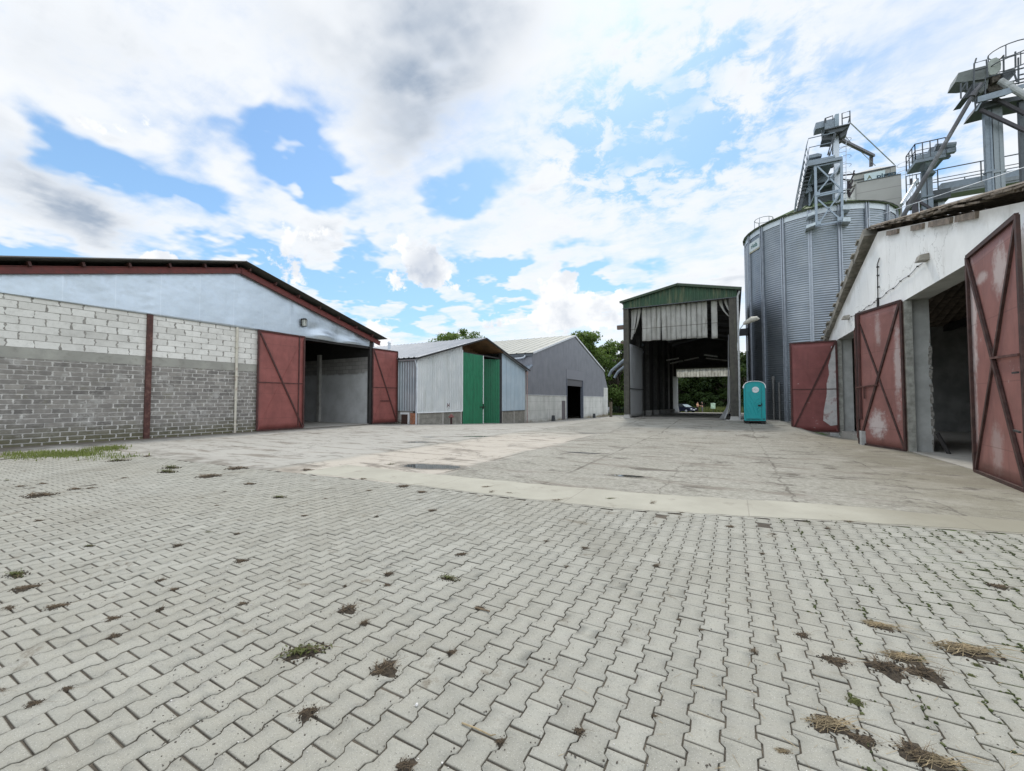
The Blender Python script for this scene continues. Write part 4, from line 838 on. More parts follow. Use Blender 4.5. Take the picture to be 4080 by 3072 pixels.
# ---------------------------------------------------------------- portable toilet
def build_toilet():
    t = thing('portable_toilet', 'turquoise portable toilet with white curved roof beside the drive through', 'toilet', (.97, 26.3, .30))
    mt = simple('turquoise_plastic', (.010, .30, .315), .4, var=.06); md = simple('dark_turquoise_plastic', (.008, .15, .16), .45, var=.06)
    x0, x1, y0, y1, zb, zs, zt = .47, 1.47, 25.8, 26.9, .38, 2.16, 2.50
    n = 14; arc = []
    for k in range(n + 1):
        a = math.pi * (1 - k / n); e = 2.6; cx = math.copysign(abs(math.cos(a)) ** (2 / e), math.cos(a)); arc.append(((x0 + x1) / 2 + cx * .5, zs + (zt - zs) * abs(math.sin(a)) ** (2 / e)))
    mb = MB(); mb.prism([(x0, y0, zb), (x1, y0, zb)] + [(p[0], y0, p[1]) for p in arc[::-1]], (0, y1 - y0, 0)); mb.build('body', mt, t)
    mb = MB()
    for a, b_ in zip(arc, arc[1:]):
        ca = ((x0 + x1) / 2, zs); s = lambda p, k: (ca[0] + (p[0] - ca[0]) * k, ca[1] + (p[1] - ca[1]) * (k + .05) + .0)
        i = [s(a, 1.0), s(b_, 1.0), s(b_, 1.075), s(a, 1.075)]; mb.prism([(q[0], y0 - .05, q[1]) for q in i], (0, y1 - y0 + .1, 0))
    mb.build('roof', M_WHITE, t)
    mb = MB(); mb.box(x0 - .03, x1 + .03, y0 - .04, y1 + .04, .30, .345); mb.box(x0 + .05, x1 - .05, y0, y1, .345, .38); mb.box(.55, .7, y0 - .1, y1 + .1, .20, .30); mb.box(1.25, 1.4, y0 - .1, y1 + .1, .20, .30); mb.build('base', M_BLACK, t)
    mb = MB(); da = [(.56, .47), (1.27, .47), (1.27, 2.30), (1.2, 2.34), (.68, 2.34), (.56, 2.27)]; mb.prism([(p[0], y0 - .03, p[1]) for p in da], (0, .028, 0)); d = mb.build('door', mt, t)
    mb = MB(); mb.box(.545, 1.285, y0 - .012, y0 - .002, .44, .47); mb.box(1.272, 1.29, y0 - .015, y0 - .002, .45, 2.3); mb.box(.54, .558, y0 - .015, y0 - .002, .45, 2.25); mb.box(.6, 1.22, y0 - .036, y0 - .031, .47, .50); mb.build('door_gap', md, d)
    mb = MB(); yy = y0 - .038
    for pts in ([(.66, 1.85), (.80, 1.62), (.98, 1.28), (1.09, .92), (1.11, .68)], [(.62, 1.60), (.78, 1.38), (.92, 1.05), (1.0, .70)], [(.58, 1.34), (.70, 1.1), (.82, .72)], [(.58, 1.0), (.64, .8), (.69, .62)], [(.94, 1.30), (1.05, 1.5), (1.2, 1.62)], [(1.0, 1.18), (1.1, 1.32), (1.23, 1.42)], [(1.07, 1.02), (1.14, 1.12), (1.23, 1.18)], [(1.12, .88), (1.2, .96), (1.23, .98)], [(.6, 1.92), (.72, 1.9), (.8, 1.95)]):
        mb.tube([(p[0], yy, p[1]) for p in pts], .013, 6)
    mb.build('leaf_relief', mt, d)
    mb = MB(); mb.tube([(1.02, y0 - .032, 2.06), (1.02, y0 - .044, 2.06)], .165, 28); e = mb.build('emblem', simple('white_sticker', (.62, .66, .67), .4, var=.03), d)
    text_mesh('e C', simple('grey_print', (.25, .30, .33), .5), e, 'lettering', .13, (.955, y0 - .046, 2.065), (1, 0, 0), (0, .0, 1), (0, -1, 0), .001)
    text_mesh('umana', simple('grey_print', (.25, .30, .33), .5), e, 'lettering', .06, (1.09, y0 - .046, 2.05), (1, 0, 0), (0, 0, 1), (0, -1, 0), .001)
    mb = MB(); mb.box(1.12, 1.26, y0 - .06, y0 - .03, 1.17, 1.25); mb.box(1.27, 1.31, y0 - .05, y0 - .004, 1.2, 1.32); mb.build('handle', M_BLACK, d)
    mb = MB(); mb.box(1.33, 1.43, y0 - .02, y0 - .001, .46, .50); mb.build('vent', M_BLACK, t)
build_toilet()

# ---------------------------------------------------------------- white barn on the right
FX = 4.47
YN, YF, YR = 9.0, 27.35, 18.3
def f_wall(y): return 7.32 - (.30 if y < YR else .278) * abs(y - YR)
def build_white_barn():
    t = thing('white_barn', 'white plastered gable barn with tiled roof and red steel doors', 'barn', (FX, 18.5, 0))
    m, g, b = new_mat('aged_white_plaster'); p = g.pos(); x, y, z = g.sep(p)
    n = g.noise(p, .8, 6, .65); f = g.noise(p, 22, 4, .7); st = g.noise(g.comb(g.mul(x, 2), g.mul(y, 2.2), g.mul(z, .35)), 1.0, 6, .7)
    c = g.mix(g.rng(n, .35, .7), (.86, .865, .85), (.78, .785, .77)); c = g.mix(g.mul(g.rng(st, .56, .72), .4), c, (.42, .40, .36))
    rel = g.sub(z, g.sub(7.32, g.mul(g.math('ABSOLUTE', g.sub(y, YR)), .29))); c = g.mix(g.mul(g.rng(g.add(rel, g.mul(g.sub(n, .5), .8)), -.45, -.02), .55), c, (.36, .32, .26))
    chip = g.rng(g.noise(g.vec('ADD', p, (5, 1, 2)), 5, 6, .7), .67, .71); c = g.mix(g.mul(chip, .6), c, (.36, .35, .32))
    crk = g.voro(g.vec('ADD', g.vec('SCALE', p, None, .35), g.vec('SCALE', g.noise(p, 2, 5, .6, color=True), None, .35)), 1.0, 'DISTANCE_TO_EDGE'); c = g.mix(g.mul(g.rng(crk, .006, .002), .35), c, (.2, .19, .17))
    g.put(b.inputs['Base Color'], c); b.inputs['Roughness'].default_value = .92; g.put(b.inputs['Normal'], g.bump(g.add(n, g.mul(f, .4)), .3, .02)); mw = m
    mrev = simple('bare_concrete_reveal', (.40, .41, .395), .92, var=.14, scale=2.2, dirt=(.22, .21, .195), dirt_amt=.6, dirt_scale=.9, bump=.3)
    W = .55
    def piece(mb, y0, y1, z0, zt0, zt1):      # front white, the reveals grey
        P = [(FX, y0, z0), (FX + W, y0, z0), (FX + W, y1, z0), (FX, y1, z0), (FX, y0, zt0), (FX + W, y0, zt0), (FX + W, y1, zt1), (FX, y1, zt1)]; i = [mb.vert(q) for q in P]
        for k, fc in enumerate(((3,2,1,0),(4,5,6,7),(0,1,5,4),(1,2,6,5),(2,3,7,6),(3,0,4,7))): mb.cur = 0 if k == 5 else 1; mb.face([i[q] for q in fc])
    mb = MB(); ZL = 4.44
    for y0, y1 in ((YN, 12.1), (16.15, 21.35), (25.0, YF)): piece(mb, y0, y1, -.4, ZL, ZL)
    piece(mb, YN, YR, ZL, f_wall(YN), f_wall(YR)); piece(mb, YR, YF, ZL, f_wall(YR), f_wall(YF)); mb.build('gable_wall', [mw, mrev], t)
    # chipped edge of the second doorway's pier, frames cast into the jambs
    for y0, dy in ((16.12, -1), (21.32, -1), (24.98, 1), (12.08, 1)):
        pass
    mj = simple('jamb_concrete', (.30, .30, .27), .9, var=.3, dirt=(.12, .11, .09), dirt_amt=.6)
    for y0, y1 in ((16.0, 16.16), (24.9, 25.02), (12.06, 12.2)):
        q = MB(); q.box(FX - .03, FX + .14, y0, y1, -.2, ZL - .02); q.build('door_jamb', mj, t)
    rub = MB()
    for k in range(40):
        z = random.uniform(.1, 3.4); rub.obox((FX + W + random.uniform(-.03, .0), 16.15, z), (random.uniform(.01, .04), 0, .005), (0, random.uniform(.01, .025), .01), (0, .005, random.uniform(.02, .08)))
    rub.build('broken_edge', simple('broken_plaster', (.22, .21, .19), .95, var=.4, scale=14), t)
    # roof: two slopes of rough tiles, edge blocks
    mt_ = simple('mossy_roof_tile', (.19, .155, .12), .9, var=.45, scale=5, dirt=(.07, .065, .05), dirt_amt=.6); mv = simple('weathered_verge', (.26, .245, .21), .92, var=.3, scale=4, dirt=(.12, .10, .08), dirt_amt=.7)
    for y1, zr, z1, lab in ((27.62, 7.80, 4.86, None), (8.6, 7.80, 4.72, None)):
        a = Vector((FX - .12, 19.15 if y1 > 20 else 19.15, zr)); e = Vector((FX - .12, y1, z1)); dn = (e - a).normalized(); n0 = Vector((0, -dn.z, dn.y)); n0 = n0 if n0.z > 0 else -n0
        r_ = MB(); r_.ribs(a + Vector((.1, 0, 0)), (1, 0, 0), dn, n0, 25, 0, (e - a).length, .3, .05, ((0, 0), (.2, .7), (.5, 1), (.8, .7))); rf = r_.build('roof', mt_, t, solid=.03)
        v = MB(); L = (e - a).length; s = 0
        if y1 > 20:
            while s < L - .05:
                l = min(L - s, random.uniform(.85, 1.05)); c = a + dn * (s + l / 2) - n0 * (.16 + random.uniform(-.02, .02)); v.obox(c + Vector((random.uniform(-.03, .03) + .12, 0, 0)), dn * (l / 2 - .025), n0 * .15, (.19, 0, 0))
                c = a + dn * (s + l - .08) - n0 * .0; v.obox(c + Vector((.1, 0, 0)), dn * .17 + n0 * .01, n0 * .035, (.24, 0, 0)); s += l
            v.build('verge_slab', mv, rf)
        else:
            while s < L - .05:
                l = random.uniform(.28, .45)
                for lay in range(2):
                    c = a + dn * (s + random.uniform(0, l)) - n0 * (.02 + .055 * lay + random.uniform(-.02, .02)); v.tone = random.random()
                    tl = random.uniform(-.08, .08); v.obox(c + Vector((random.uniform(-.03, .05) + .07 + .03 * lay, 0, 0)), (dn + n0 * tl) * (l * random.uniform(.45, .75)), n0 * random.uniform(.014, .028), (.09, 0, 0))
                s += l
            v.build('verge_tiles', mt_, rf)
            for s, l in ((2.6, 1.0), (4.6, .8), (6.0, 1.2), (7.3, .9)):
                v = MB(); c = a + dn * s - n0 * .34; v.obox(c + Vector((.16, 0, 0)), dn * l / 2, n0 * .07, (.1, 0, 0)); v.build('verge_brick', simple('brown_brick', (.19, .155, .125), .9, var=.3, scale=8), rf)
    mb = MB(); a, e = Vector((FX - .05, 19.2, 8.15)), Vector((FX - .05, 9.0, 5.12))
    mb.tube([a.lerp(e, k / 10) + Vector((0, 0, -.04 * math.sin(k * math.pi))) for k in range(11)], .008, 5); mb.tube([a.lerp(e, .45), a.lerp(e, .45) + Vector((0, 0, -.35))], .008, 5); mb.tube([a, a + Vector((.1, .25, -.45))], .008, 5); mb.build('lightning_wire', M_GALV, t)
    # doors
    d, P, L = braced_door(t, (FX - .07, 16.05), (FX - .72, 17.95), .02, 4.44, M_PINK, M_DKIRON, 'faded red door leaf with padlock bar and bleached foot', bars=(), faint=False, inward=Vector((-1.9, -.65, 0)).normalized(), bw=.075)
    q = MB(); q.bar(P(L * .5, 1.98, .06), P(L + .05, 1.93, .06), .045, .04, up=(0, 0, 1)); q.bar(P(L * .82, 1.93, .06), P(L * .82, 1.55, .06), .05, .03); q.build('latch_bar', M_RUST, d)
    q = MB(); q.bar(P(L - .1, .85, .03), P(L - .1, 4.4, .03), .17, .05); q.build('edge_plate', M_FRAME, d)
    d, P, L = braced_door(t, (FX - .07, 12.12), (FX - .34, 9.72), .02, 4.52, M_PINK, M_DKIRON, 'nearest faded red door leaf with worn white patches', bars=(), faint=False, inward=Vector((-2.2, .29, 0)).normalized(), bw=.085)
    q = MB(); q.bar(P(L * .5, 2.28, .05), P(L - .02, 2.24, .05), .045, .04); q.build('cross_bar', M_RUST, d)
    q = MB(); q.bar(P(L * .92, 1.95, .08), P(L * 1.0, 1.95, .08), .03, .03); q.bar(P(L * .9, 1.0, .08), P(L * .99, .98, .08), .03, .03); q.build('hook', M_DARK, d)
    d, P, L = braced_door(t, (FX - .07, 24.9), (2.55, 25.0), -.04, 4.38, M_SHADERED, M_FRAME, 'red door leaf with shade painted in, standing open across the view', bars=(.53,), faint=True, inward=(0, -1, 0))
    wp = MB(); k = 9; pts = [P(.05 + .0, .3, .022), P(.05, 4.2, .022)]
    for i in range(k): z = 4.1 - i * .45; pts.append(P(.16 + .42 * (i / k) ** .6 + random.uniform(-.07, .09), z, .022))
    pts.append(P(.3, .25, .022)); wp.poly(pts); wp.build('white_wash', simple('old_whitewash', (.50, .49, .48), .9, var=.2, scale=3, dirt=(.2, .09, .08), dirt_scale=3, dirt_amt=.8), d)
    d, P, L = braced_door(t, (FX - .07, 21.3), (FX - .30, 19.4), .0, 4.38, M_PINK, M_RUST, 'red door leaf hidden behind the padlocked one', bars=(), faint=False, inward=Vector((-1.9, -.2, 0)).normalized())
    # lamps and cable
    ml = simple('grimy_lamp_box', (.33, .31, .27), .6, var=.2, dirt=(.15, .13, .1))
    for y, z, s in ((14.35, 5.19, .13), (22.62, 5.11, .15)):
        q = MB(); q.hexa([(FX-.22*s/.13,y-s,z-.07),(FX-.0,y-s,z-.08),(FX,y+s,z-.08),(FX-.22*s/.13,y+s,z-.07),(FX-.18*s/.13,y-s*.9,z+.07),(FX-.0,y-s*.9,z+.10),(FX,y+s*.9,z+.10),(FX-.18*s/.13,y+s*.9,z+.07)]); q.build('wall_lamp', ml, t)
    q = MB(); pts = [Vector((FX - .03, 14.6, 5.12)).lerp(Vector((FX - .03, 22.45, 5.05)), k / 24) + Vector((0, 0, .03 * math.sin(k * 1.7) - .1 * math.sin(k / 24 * math.pi))) for k in range(25)]; q.tube(pts, .009, 5)
    for k in range(1, 24, 2): q.obox(pts[k], (.018, 0, 0), (0, .018, 0), (0, 0, .018))
    q.tube([(FX - .03, 18.4, 4.5), (FX - .03, 18.42, 5.0), (FX - .03, 18.4, 5.3), (FX - .03, 18.36, 6.2), (FX - .03, 18.1, 6.35)], .016, 5); q.tube([(FX - .03, 18.44, 4.46), (FX - .03, 18.44, 5.05)], .035, 6)
    for z in (5.4, 5.8, 6.1): q.obox((FX - .04, 18.3, z), (.03, 0, 0), (0, .03, 0), (0, 0, .02))
    q.build('cable', M_DARK, t)
    # inside
    mi = simple('grey_inside_wall', (.24, .24, .23), .95, var=.25, scale=1.3, dirt=(.10, .10, .09), dirt_amt=.5)
    q = MB(); q.box(FX + W, 29, 27.1, 27.35, -.2, 5.2); q.box(FX + W, 29, 9.0, 9.25, -.2, 5.0); q.box(28.8, 29, 9.25, 27.1, -.2, 7.4); q.build('inner_wall', mi, t)
    q = MB(); q.box(FX + .02, 28.8, 9.25, 27.1, -.3, .012); q.build('floor', M_FLOOR, t)
    for x in (9.0, 14, 19): q = MB(); q.bar((x, 9.3, 4.85), (x, 27.1, 4.95), .2, .3); q.build('tie_beam', M_CORE, t)
    for x in (9.0, 14.0): q = MB(); q.box(x - .15, x + .15, 18.2, 18.5, 0, 7.3); q.build('column', mi, t)
    q = MB(); q.hexa([(3.72, 17.66, -.05), (4.02, 17.66, -.05), (4.02, 18.06, -.05), (3.72, 18.06, -.05), (3.72, 17.66, .46), (4.02, 17.66, .46), (4.02, 18.06, .46), (3.72, 18.06, .46)])
    q.build('concrete_block', simple('pale_block', (.34, .35, .34), .9, var=.1), None, 'pale concrete block wedged under the padlocked red door leaf', 'block', loc=(3.87, 17.86, 0))
    q = MB(); q.bar((FX + .72, 15.72, .0), (FX + .60, 16.06, .55), .04, .10); q.build('plank', M_DARK, None, 'short dark plank leaning inside the open barn doorway', 'plank', loc=(FX + .56, 15.8, 0))
build_white_barn()

# ---------------------------------------------------------------- grain silo
SC = Vector((4.95, 33.64, 0)); SR = 4.04; SZ0, SZ1 = .19, 12.95
CAMAZ = math.atan2(4.95, 33.64); SCV = Vector((-math.sin(CAMAZ), -math.cos(CAMAZ), 0)); SRV = Vector((math.cos(CAMAZ), -math.sin(CAMAZ), 0))
def sp(phi, r, z): return SC + (SCV * math.cos(phi) + SRV * math.sin(phi)) * r + Vector((0, 0, z))
def build_silo():
    t = thing('grain_silo', 'round corrugated steel grain silo with green mossy conical roof', 'silo', (SC.x, SC.y, SZ0))
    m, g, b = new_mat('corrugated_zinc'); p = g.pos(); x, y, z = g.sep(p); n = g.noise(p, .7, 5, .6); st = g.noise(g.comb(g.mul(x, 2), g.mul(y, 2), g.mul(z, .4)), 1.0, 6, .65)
    c = g.mix(g.rng(n, .3, .7), (.205, .235, .265), (.28, .31, .34)); c = g.mix(g.mul(g.rng(st, .5, .75), .5), c, (.25, .26, .26)); c = g.mix(g.rng(g.add(z, g.mul(n, 2)), 13.4, 14.2, 0, .5), c, (.16, .145, .13)); c = g.mix(g.rng(g.add(z, g.mul(n, 3)), 4.5, 1.0, 0, .6), c, (.14, .145, .145))  # last mix: grime low on the wall, with the dark reflection there painted in
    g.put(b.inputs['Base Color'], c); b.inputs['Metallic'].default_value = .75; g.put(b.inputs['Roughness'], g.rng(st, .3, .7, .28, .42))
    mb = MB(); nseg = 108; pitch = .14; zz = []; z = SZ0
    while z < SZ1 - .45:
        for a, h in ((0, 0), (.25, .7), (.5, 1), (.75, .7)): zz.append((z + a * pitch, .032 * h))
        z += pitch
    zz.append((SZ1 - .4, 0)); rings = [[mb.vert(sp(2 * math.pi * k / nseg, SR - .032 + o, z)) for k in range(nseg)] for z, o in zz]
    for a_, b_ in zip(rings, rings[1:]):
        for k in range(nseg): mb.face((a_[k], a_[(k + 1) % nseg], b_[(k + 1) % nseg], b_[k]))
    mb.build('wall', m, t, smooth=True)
    ms = simple('zinc_stiffener', (.34, .37, .41), .4, metal=.5, var=.15); mbk = M_DSTEEL
    for k in range(18):
        ph = R(-3.2 + 20 * k); mb = MB()
        for off in (-.016, .016): mb.bar(sp(ph + off, SR + .05, SZ0), sp(ph + off, SR + .05, SZ1 - .06), .045, .1, up=SCV * math.cos(ph) + SRV * math.sin(ph))
        mb.bar(sp(ph, SR + .012, SZ0), sp(ph, SR + .012, SZ1 - .06), .2, .03, up=SCV * math.cos(ph) + SRV * math.sin(ph))
        mb.build('stiffener', ms, t)
    mrim = simple('bright_rim_sheet', (.56, .61, .65), .45, metal=.25, var=.08); mb = MB()
    for k in range(nseg):
        a, b_ = 2 * math.pi * k / nseg, 2 * math.pi * (k + 1) / nseg; mb.poly([sp(a, SR + .012, SZ1 - .42), sp(b_, SR + .012, SZ1 - .42), sp(b_, SR + .012, SZ1 - .05), sp(a, SR + .012, SZ1 - .05)])
    mb.build('rim_band', mrim, t)
    mr = simple('mossy_green_roof', (.17, .23, .12), .7, var=.3, scale=1.5, dirt=(.5, .52, .38), dirt_amt=.6, dirt_scale=.6)
    mb = MB(); nr = 36; H = 1.75
    for k in range(nr):
        a, b_ = 2 * math.pi * k / nr, 2 * math.pi * (k + 1) / nr; P0, P1 = sp(a, SR + .16, SZ1 - .06), sp(b_, SR + .16, SZ1 - .06); ap0, ap1 = sp(a, .5, SZ1 + H), sp(b_, .5, SZ1 + H)
        mb.poly([P0, P1, ap1, ap0]); mb.bar(P0.lerp(ap0, .12) + Vector((0, 0, .03)), ap0 + Vector((0, 0, .03)), .05, .05)
    mb.tube([sp(0, 0, SZ1 + H - .05), sp(0, 0, SZ1 + H + .3)], .55, 16); mb.build('roof', mr, t, solid=.02)
    mb = MB()
    for k in range(nr): mb.bar(sp(2 * math.pi * k / nr, SR + .15, SZ1 - .03), sp(2 * math.pi * (k + 1) / nr, SR + .15, SZ1 - .03), .07, .05)
    mb.build('eave_trim', simple('dark_eave_trim', (.02, .022, .02), .6), t)
    ph = R(-54); tv = -SCV * math.sin(ph) + SRV * math.cos(ph); nv = SCV * math.cos(ph) + SRV * math.sin(ph)
    mb = MB(); c = sp(ph, SR + .004, 11.95); mb.obox(c, tv * .60, nv * .012, Vector((0, 0, .30))); s = mb.build('name_panel', simple('faded_white_panel', (.55, .60, .60), .6, var=.1), t, 'faded painted name high on the silo wall')
    text_mesh('riela', simple('faded_green_print', (.05, .13, .12), .6, var=.3), s, 'lettering', .42, c + nv * .014, tv, (0, 0, 1), nv, .002, .01)
    mb = MB(); mb.obox(c + nv * .006 - Vector((0, 0, .36)), tv * .58, nv * .010, Vector((0, 0, .04))); mb.build('colour_stripe', simple('faded_ochre_stripe', (.42, .40, .30), .6), s)
    mb = MB(); a0 = R(-62)                                   # roof hatch ladder hoop at the left edge
    for zz_ in (13.3, 13.9): mb.tube([sp(a0, SR - .9, 0) + Vector((.55 * math.cos(q), .55 * math.sin(q), zz_)) for q in np.linspace(0, 2 * math.pi, 13)], .02, 5)
    for q in np.linspace(0, 2 * math.pi, 7)[:-1]: o = sp(a0, SR - .9, 0) + Vector((.55 * math.cos(q), .55 * math.sin(q), 0)); mb.tube([o + Vector((0, 0, 12.9)), o + Vector((0, 0, 13.9))], .018, 5)
    mb.build('ladder_cage', M_STEEL, t)
    mb = MB(); mb.tube([sp(R(-33), SR + .16, .2), sp(R(-33), SR + .16, 2.3), sp(R(-33), SR + .16, 3.0)], [.05, .05, .09]); mb.tube([sp(R(-28), SR + .16, .2), sp(R(-28), SR + .16, 2.6)], .045); mb.build('vent_pipe', simple('dull_grey_pipe', (.17, .17, .165), .5), t)
    mb = MB(); mb.tube([sp(0, SR + .25, -.3), sp(0, SR + .25, SZ0 + .02)], .01, 3)
    mb = MB(); rg = [[mb.vert(sp(2 * math.pi * k / 48, r, z)) for k in range(48)] for r, z in ((SR + .3, -.4), (SR + .3, SZ0), (0.1, SZ0 + .01))]
    for a_, b_ in zip(rg, rg[1:]):
        for k in range(48): mb.face((a_[k], a_[(k + 1) % 48], b_[(k + 1) % 48], b_[k]))
    mb.build('foundation', M_CONC, t)
build_silo()

def slab(mb, px, Y, depth): mb.prism([PY(u, v, Y) for u, v in px], (0, depth, 0))
def railing(mb, a, b, n, h=1.1, r=.025, mid=True, posts=True):
    a, b = Vector(a), Vector(b); z = Vector((0, 0, 1))
    mb.bar(a + z * h, b + z * h, r * 2)
    if mid: mb.bar(a + z * h * .55, b + z * h * .55, r * 1.4)
    for k in range(n + 1): p = a.lerp(b, k / n); mb.bar(p, p + z * h, r * 2)
def ladder(mb, p0, p1, w=(.2, 0, 0), step=.32, r=.02):
    p0, p1, w = Vector(p0), Vector(p1), Vector(w); mb.bar(p0 - w, p1 - w, r * 1.6); mb.bar(p0 + w, p1 + w, r * 1.6); L = (p1 - p0).length; k = 0
    while k < L: c = p0.lerp(p1, k / L); mb.bar(c - w, c + w, r); k += step
def build_silo_elevator():
    t = thing('bucket_elevator', 'grey bucket elevator with lattice frame hung on the silo front', 'elevator', (5.0, 30.2, 12.9))
    ml = simple('light_zinc_frame', (.26, .31, .36), .42, metal=.4, var=.12); Yf, Yb = 29.2, 31.4
    mb = MB()
    for u0, u1 in ((3248, 3253), (3352, 3356)):
        a, b_ = PY(u0, 652 if u0 < 3300 else 630, Yf), PY(u1, 902 if u0 < 3300 else 884, Yf); mb.bar(b_, a, .12, .1, up=(0, 1, 0)); mb.bar(b_ + Vector((0, 2.2, 1.2)), a + Vector((0, 2.2, 0)), .1, .1)
    for a, b_ in (((3256, 662), (3350, 752)), ((3346, 660), (3262, 762)), ((3260, 796), (3346, 872)), ((3348, 768), (3266, 886))): mb.bar(PY(*a, Yf - .03), PY(*b_, Yf - .03), .07, .06, up=(0, 1, 0))
    for a, b_ in (((3254, 783), (3352, 762)), ((3254, 776), (3352, 755)), ((3254, 900), (3356, 880)), ((3250, 664), (3354, 642))): mb.bar(PY(*a, Yf), PY(*b_, Yf), .07, .08)
    for u, v in ((3258, 772), (3349, 760), (3262, 888), (3346, 872)): mb.obox(PY(u, v, Yf - .06), (.11, 0, 0), (0, .02, 0), (0, 0, .11))
    for u in (3250, 3353): a = PY(u, 770, Yf); mb.bar(a, a + Vector((0, 2.2, 0)), .1); a = PY(u, 660, Yf); mb.bar(a, a + Vector((0, 2.2, 0)), .12)
    mb.build('lattice_frame', ml, t)
    for px in ([(3213, 898), (3250, 884), (3250, 895), (3213, 910)], [(3219, 852), (3248, 841), (3248, 853), (3219, 864)], [(3358, 818), (3388, 818), (3388, 834), (3358, 834)], [(3359, 866), (3390, 865), (3390, 882), (3359, 882)]):
      mb = MB(); slab(mb, px, Yf - .12, .9); mb.build('bracket', simple('white_zinc_bracket', (.46, .52, .56), .45, metal=.2), t)
    mb = MB(); slab(mb, [(3218, 650), (3356, 622), (3356, 634), (3218, 662)], Yf - .15, .2); slab(mb, [(3222, 640), (3328, 618), (3328, 626), (3222, 650)], Yf + .1, 2.1); mb.build('platform', M_STEEL, t)
    mb = MB(); slab(mb, [(3224, 618), (3258, 610), (3275, 613), (3275, 620), (3224, 630)], 30.0, .9); mb.build('motor_cover', M_STEEL, t)
    mb = MB(); ladder(mb, PY(3356, 900, 30.6), PY(3357, 545, 30.6), w=(.17, 0, 0)); a = PY(3357, 545, 30.6)
    for v in range(560, 800, 34): c = PY(3366, v, 30.4); mb.tube([c + Vector((.3 * math.cos(q), -.3 * math.sin(q), 0)) for q in np.linspace(-.6, 3.7, 9)], .014, 4)
    mb.build('ladder', M_GALV, t)
    mb = MB(); mb.box(PY(3327, 600, 30.1).x - .07, PY(3327, 600, 30.1).x + .08, 30.05, 30.22, 12.5, PY(3331, 530, 30.1).z); mb.box(PY(3338, 600, 30.1).x - .05, PY(3338, 600, 30.1).x + .06, 30.05, 30.22, 12.5, PY(3331, 530, 30.1).z); mb.build('leg_casing', M_GALV, t)
    mb = MB(); slab(mb, [(3249, 493), (3251, 489), (3286, 480), (3284, 505), (3249, 514)], 29.9, .7); slab(mb, [(3284, 481), (3326, 470), (3327, 506), (3287, 514)], 29.8, .9); h = mb.build('head', M_STEEL, t)
    mb = MB(); slab(mb, [(3326, 458), (3330, 454), (3343, 452), (3343, 500), (3327, 504)], 29.75, 1.0); mb.build('head_cover', simple('mid_blue_steel', (.27, .33, .38), .5, metal=.2), h)
    mb = MB(); slab(mb, [(3288, 517), (3386, 493), (3384, 500), (3357, 521), (3308, 530)], 29.6, .2); slab(mb, [(3275, 559), (3287, 527), (3326, 524), (3316, 556), (3300, 556)], 29.8, .8); slab(mb, [(3344, 525), (3380, 500), (3374, 534), (3350, 548)], 29.8, .8); slab(mb, [(3288, 514), (3388, 490), (3388, 494), (3288, 518)], 29.5, 1.5); mb.build('head_platform', M_DSTEEL, t)
    mb = MB()
    for pts in ([(3356, 496), (3355, 452), (3386, 442), (3387, 489)], [(3357, 472), (3387, 464)], [(3284, 490), (3287, 472), (3318, 461), (3319, 476)], [(3290, 490), (3290, 470)], [(3387, 464), (3380, 489)], [(3276, 556), (3274, 520), (3290, 517)], [(3326, 528), (3297, 618)], [(3330, 530), (3306, 620)], [(3303, 604), (3303, 622)], [(3317, 560), (3317, 616)]):
        for Y in (29.5,): mb.tube([PY(u, v, Y) for u, v in pts], .032, 5)
    mb.build('railing', M_DSTEEL, t)
    # stair with mesh side up the left of the roof
    mb = MB()
    for pts in ([(3326, 528), (3221, 552), (3214, 580), (3172, 790), (3160, 880)], [(3326, 565), (3224, 588), (3216, 640), (3186, 800), (3176, 870)], [(3205, 640), (3160, 880)]): mb.tube([PY(u, v, 29.6 + max(0, (v - 560)) * .004) for u, v in pts], .028, 5)
    for k in range(12):
        f = k / 11; u0, v0 = 3214 - 50 * f, 590 + 280 * f; u1, v1 = 3218 - 40 * f, 610 + 255 * f; mb.tube([PY(u0, v0, 29.7 + f), PY(u1 + 2, v1 + 12, 29.8 + f)], .018, 4); mb.tube([PY(u0, v0, 29.7 + f), PY(u1 - 4, v1 - 12, 29.8 + f)], .018, 4)
    mb.build('stair_railing', M_STEEL, t)
    mb = MB(); slab(mb, [(3222, 655), (3230, 655), (3190, 850), (3178, 872), (3172, 866)], 30.0, .12)
    for k in range(13): f = k / 12; c = PY(3224 - 46 * f, 670 + 190 * f, 30.0 + .6 * f); mb.obox(c, (.12, 0, 0), (0, .4, 0), (0, 0, .02))
    mb.build('stair', M_DSTEEL, t)
    mb = MB(); slab(mb, [(3212, 720), (3322, 694), (3328, 700), (3328, 868), (3188, 872), (3200, 790)], 31.6, 1.6); mb.build('machine_box', M_DSTEEL, t)
    mb = MB(); slab(mb, [(3213, 712), (3335, 686), (3335, 712), (3208, 742)], 31.3, .25); slab(mb, [(3205, 752), (3234, 742), (3238, 760), (3200, 776)], 31.3, .3); slab(mb, [(3255, 740), (3330, 722), (3330, 728), (3255, 748)], 31.2, .4); mb.build('machine_panel', M_STEEL, t)
    mb = MB(); mb.bar(PY(3255, 715, 31), PY(3310, 640, 31), .12); mb.bar(PY(3222, 680, 31), PY(3320, 656, 31), .22, .3); mb.build('conveyor_chute', M_DSTEEL, t)
    mb = MB(); mb.bar(PY(3348, 556, 30.1), PY(3481, 621, 34.5), .16, .15); mb.bar(PY(3471, 622, 34.5), PY(3471, 662, 34.5), .17, .17); mb.build('spout', simple('purple_grey_spout', (.12, .115, .13), .55), t)
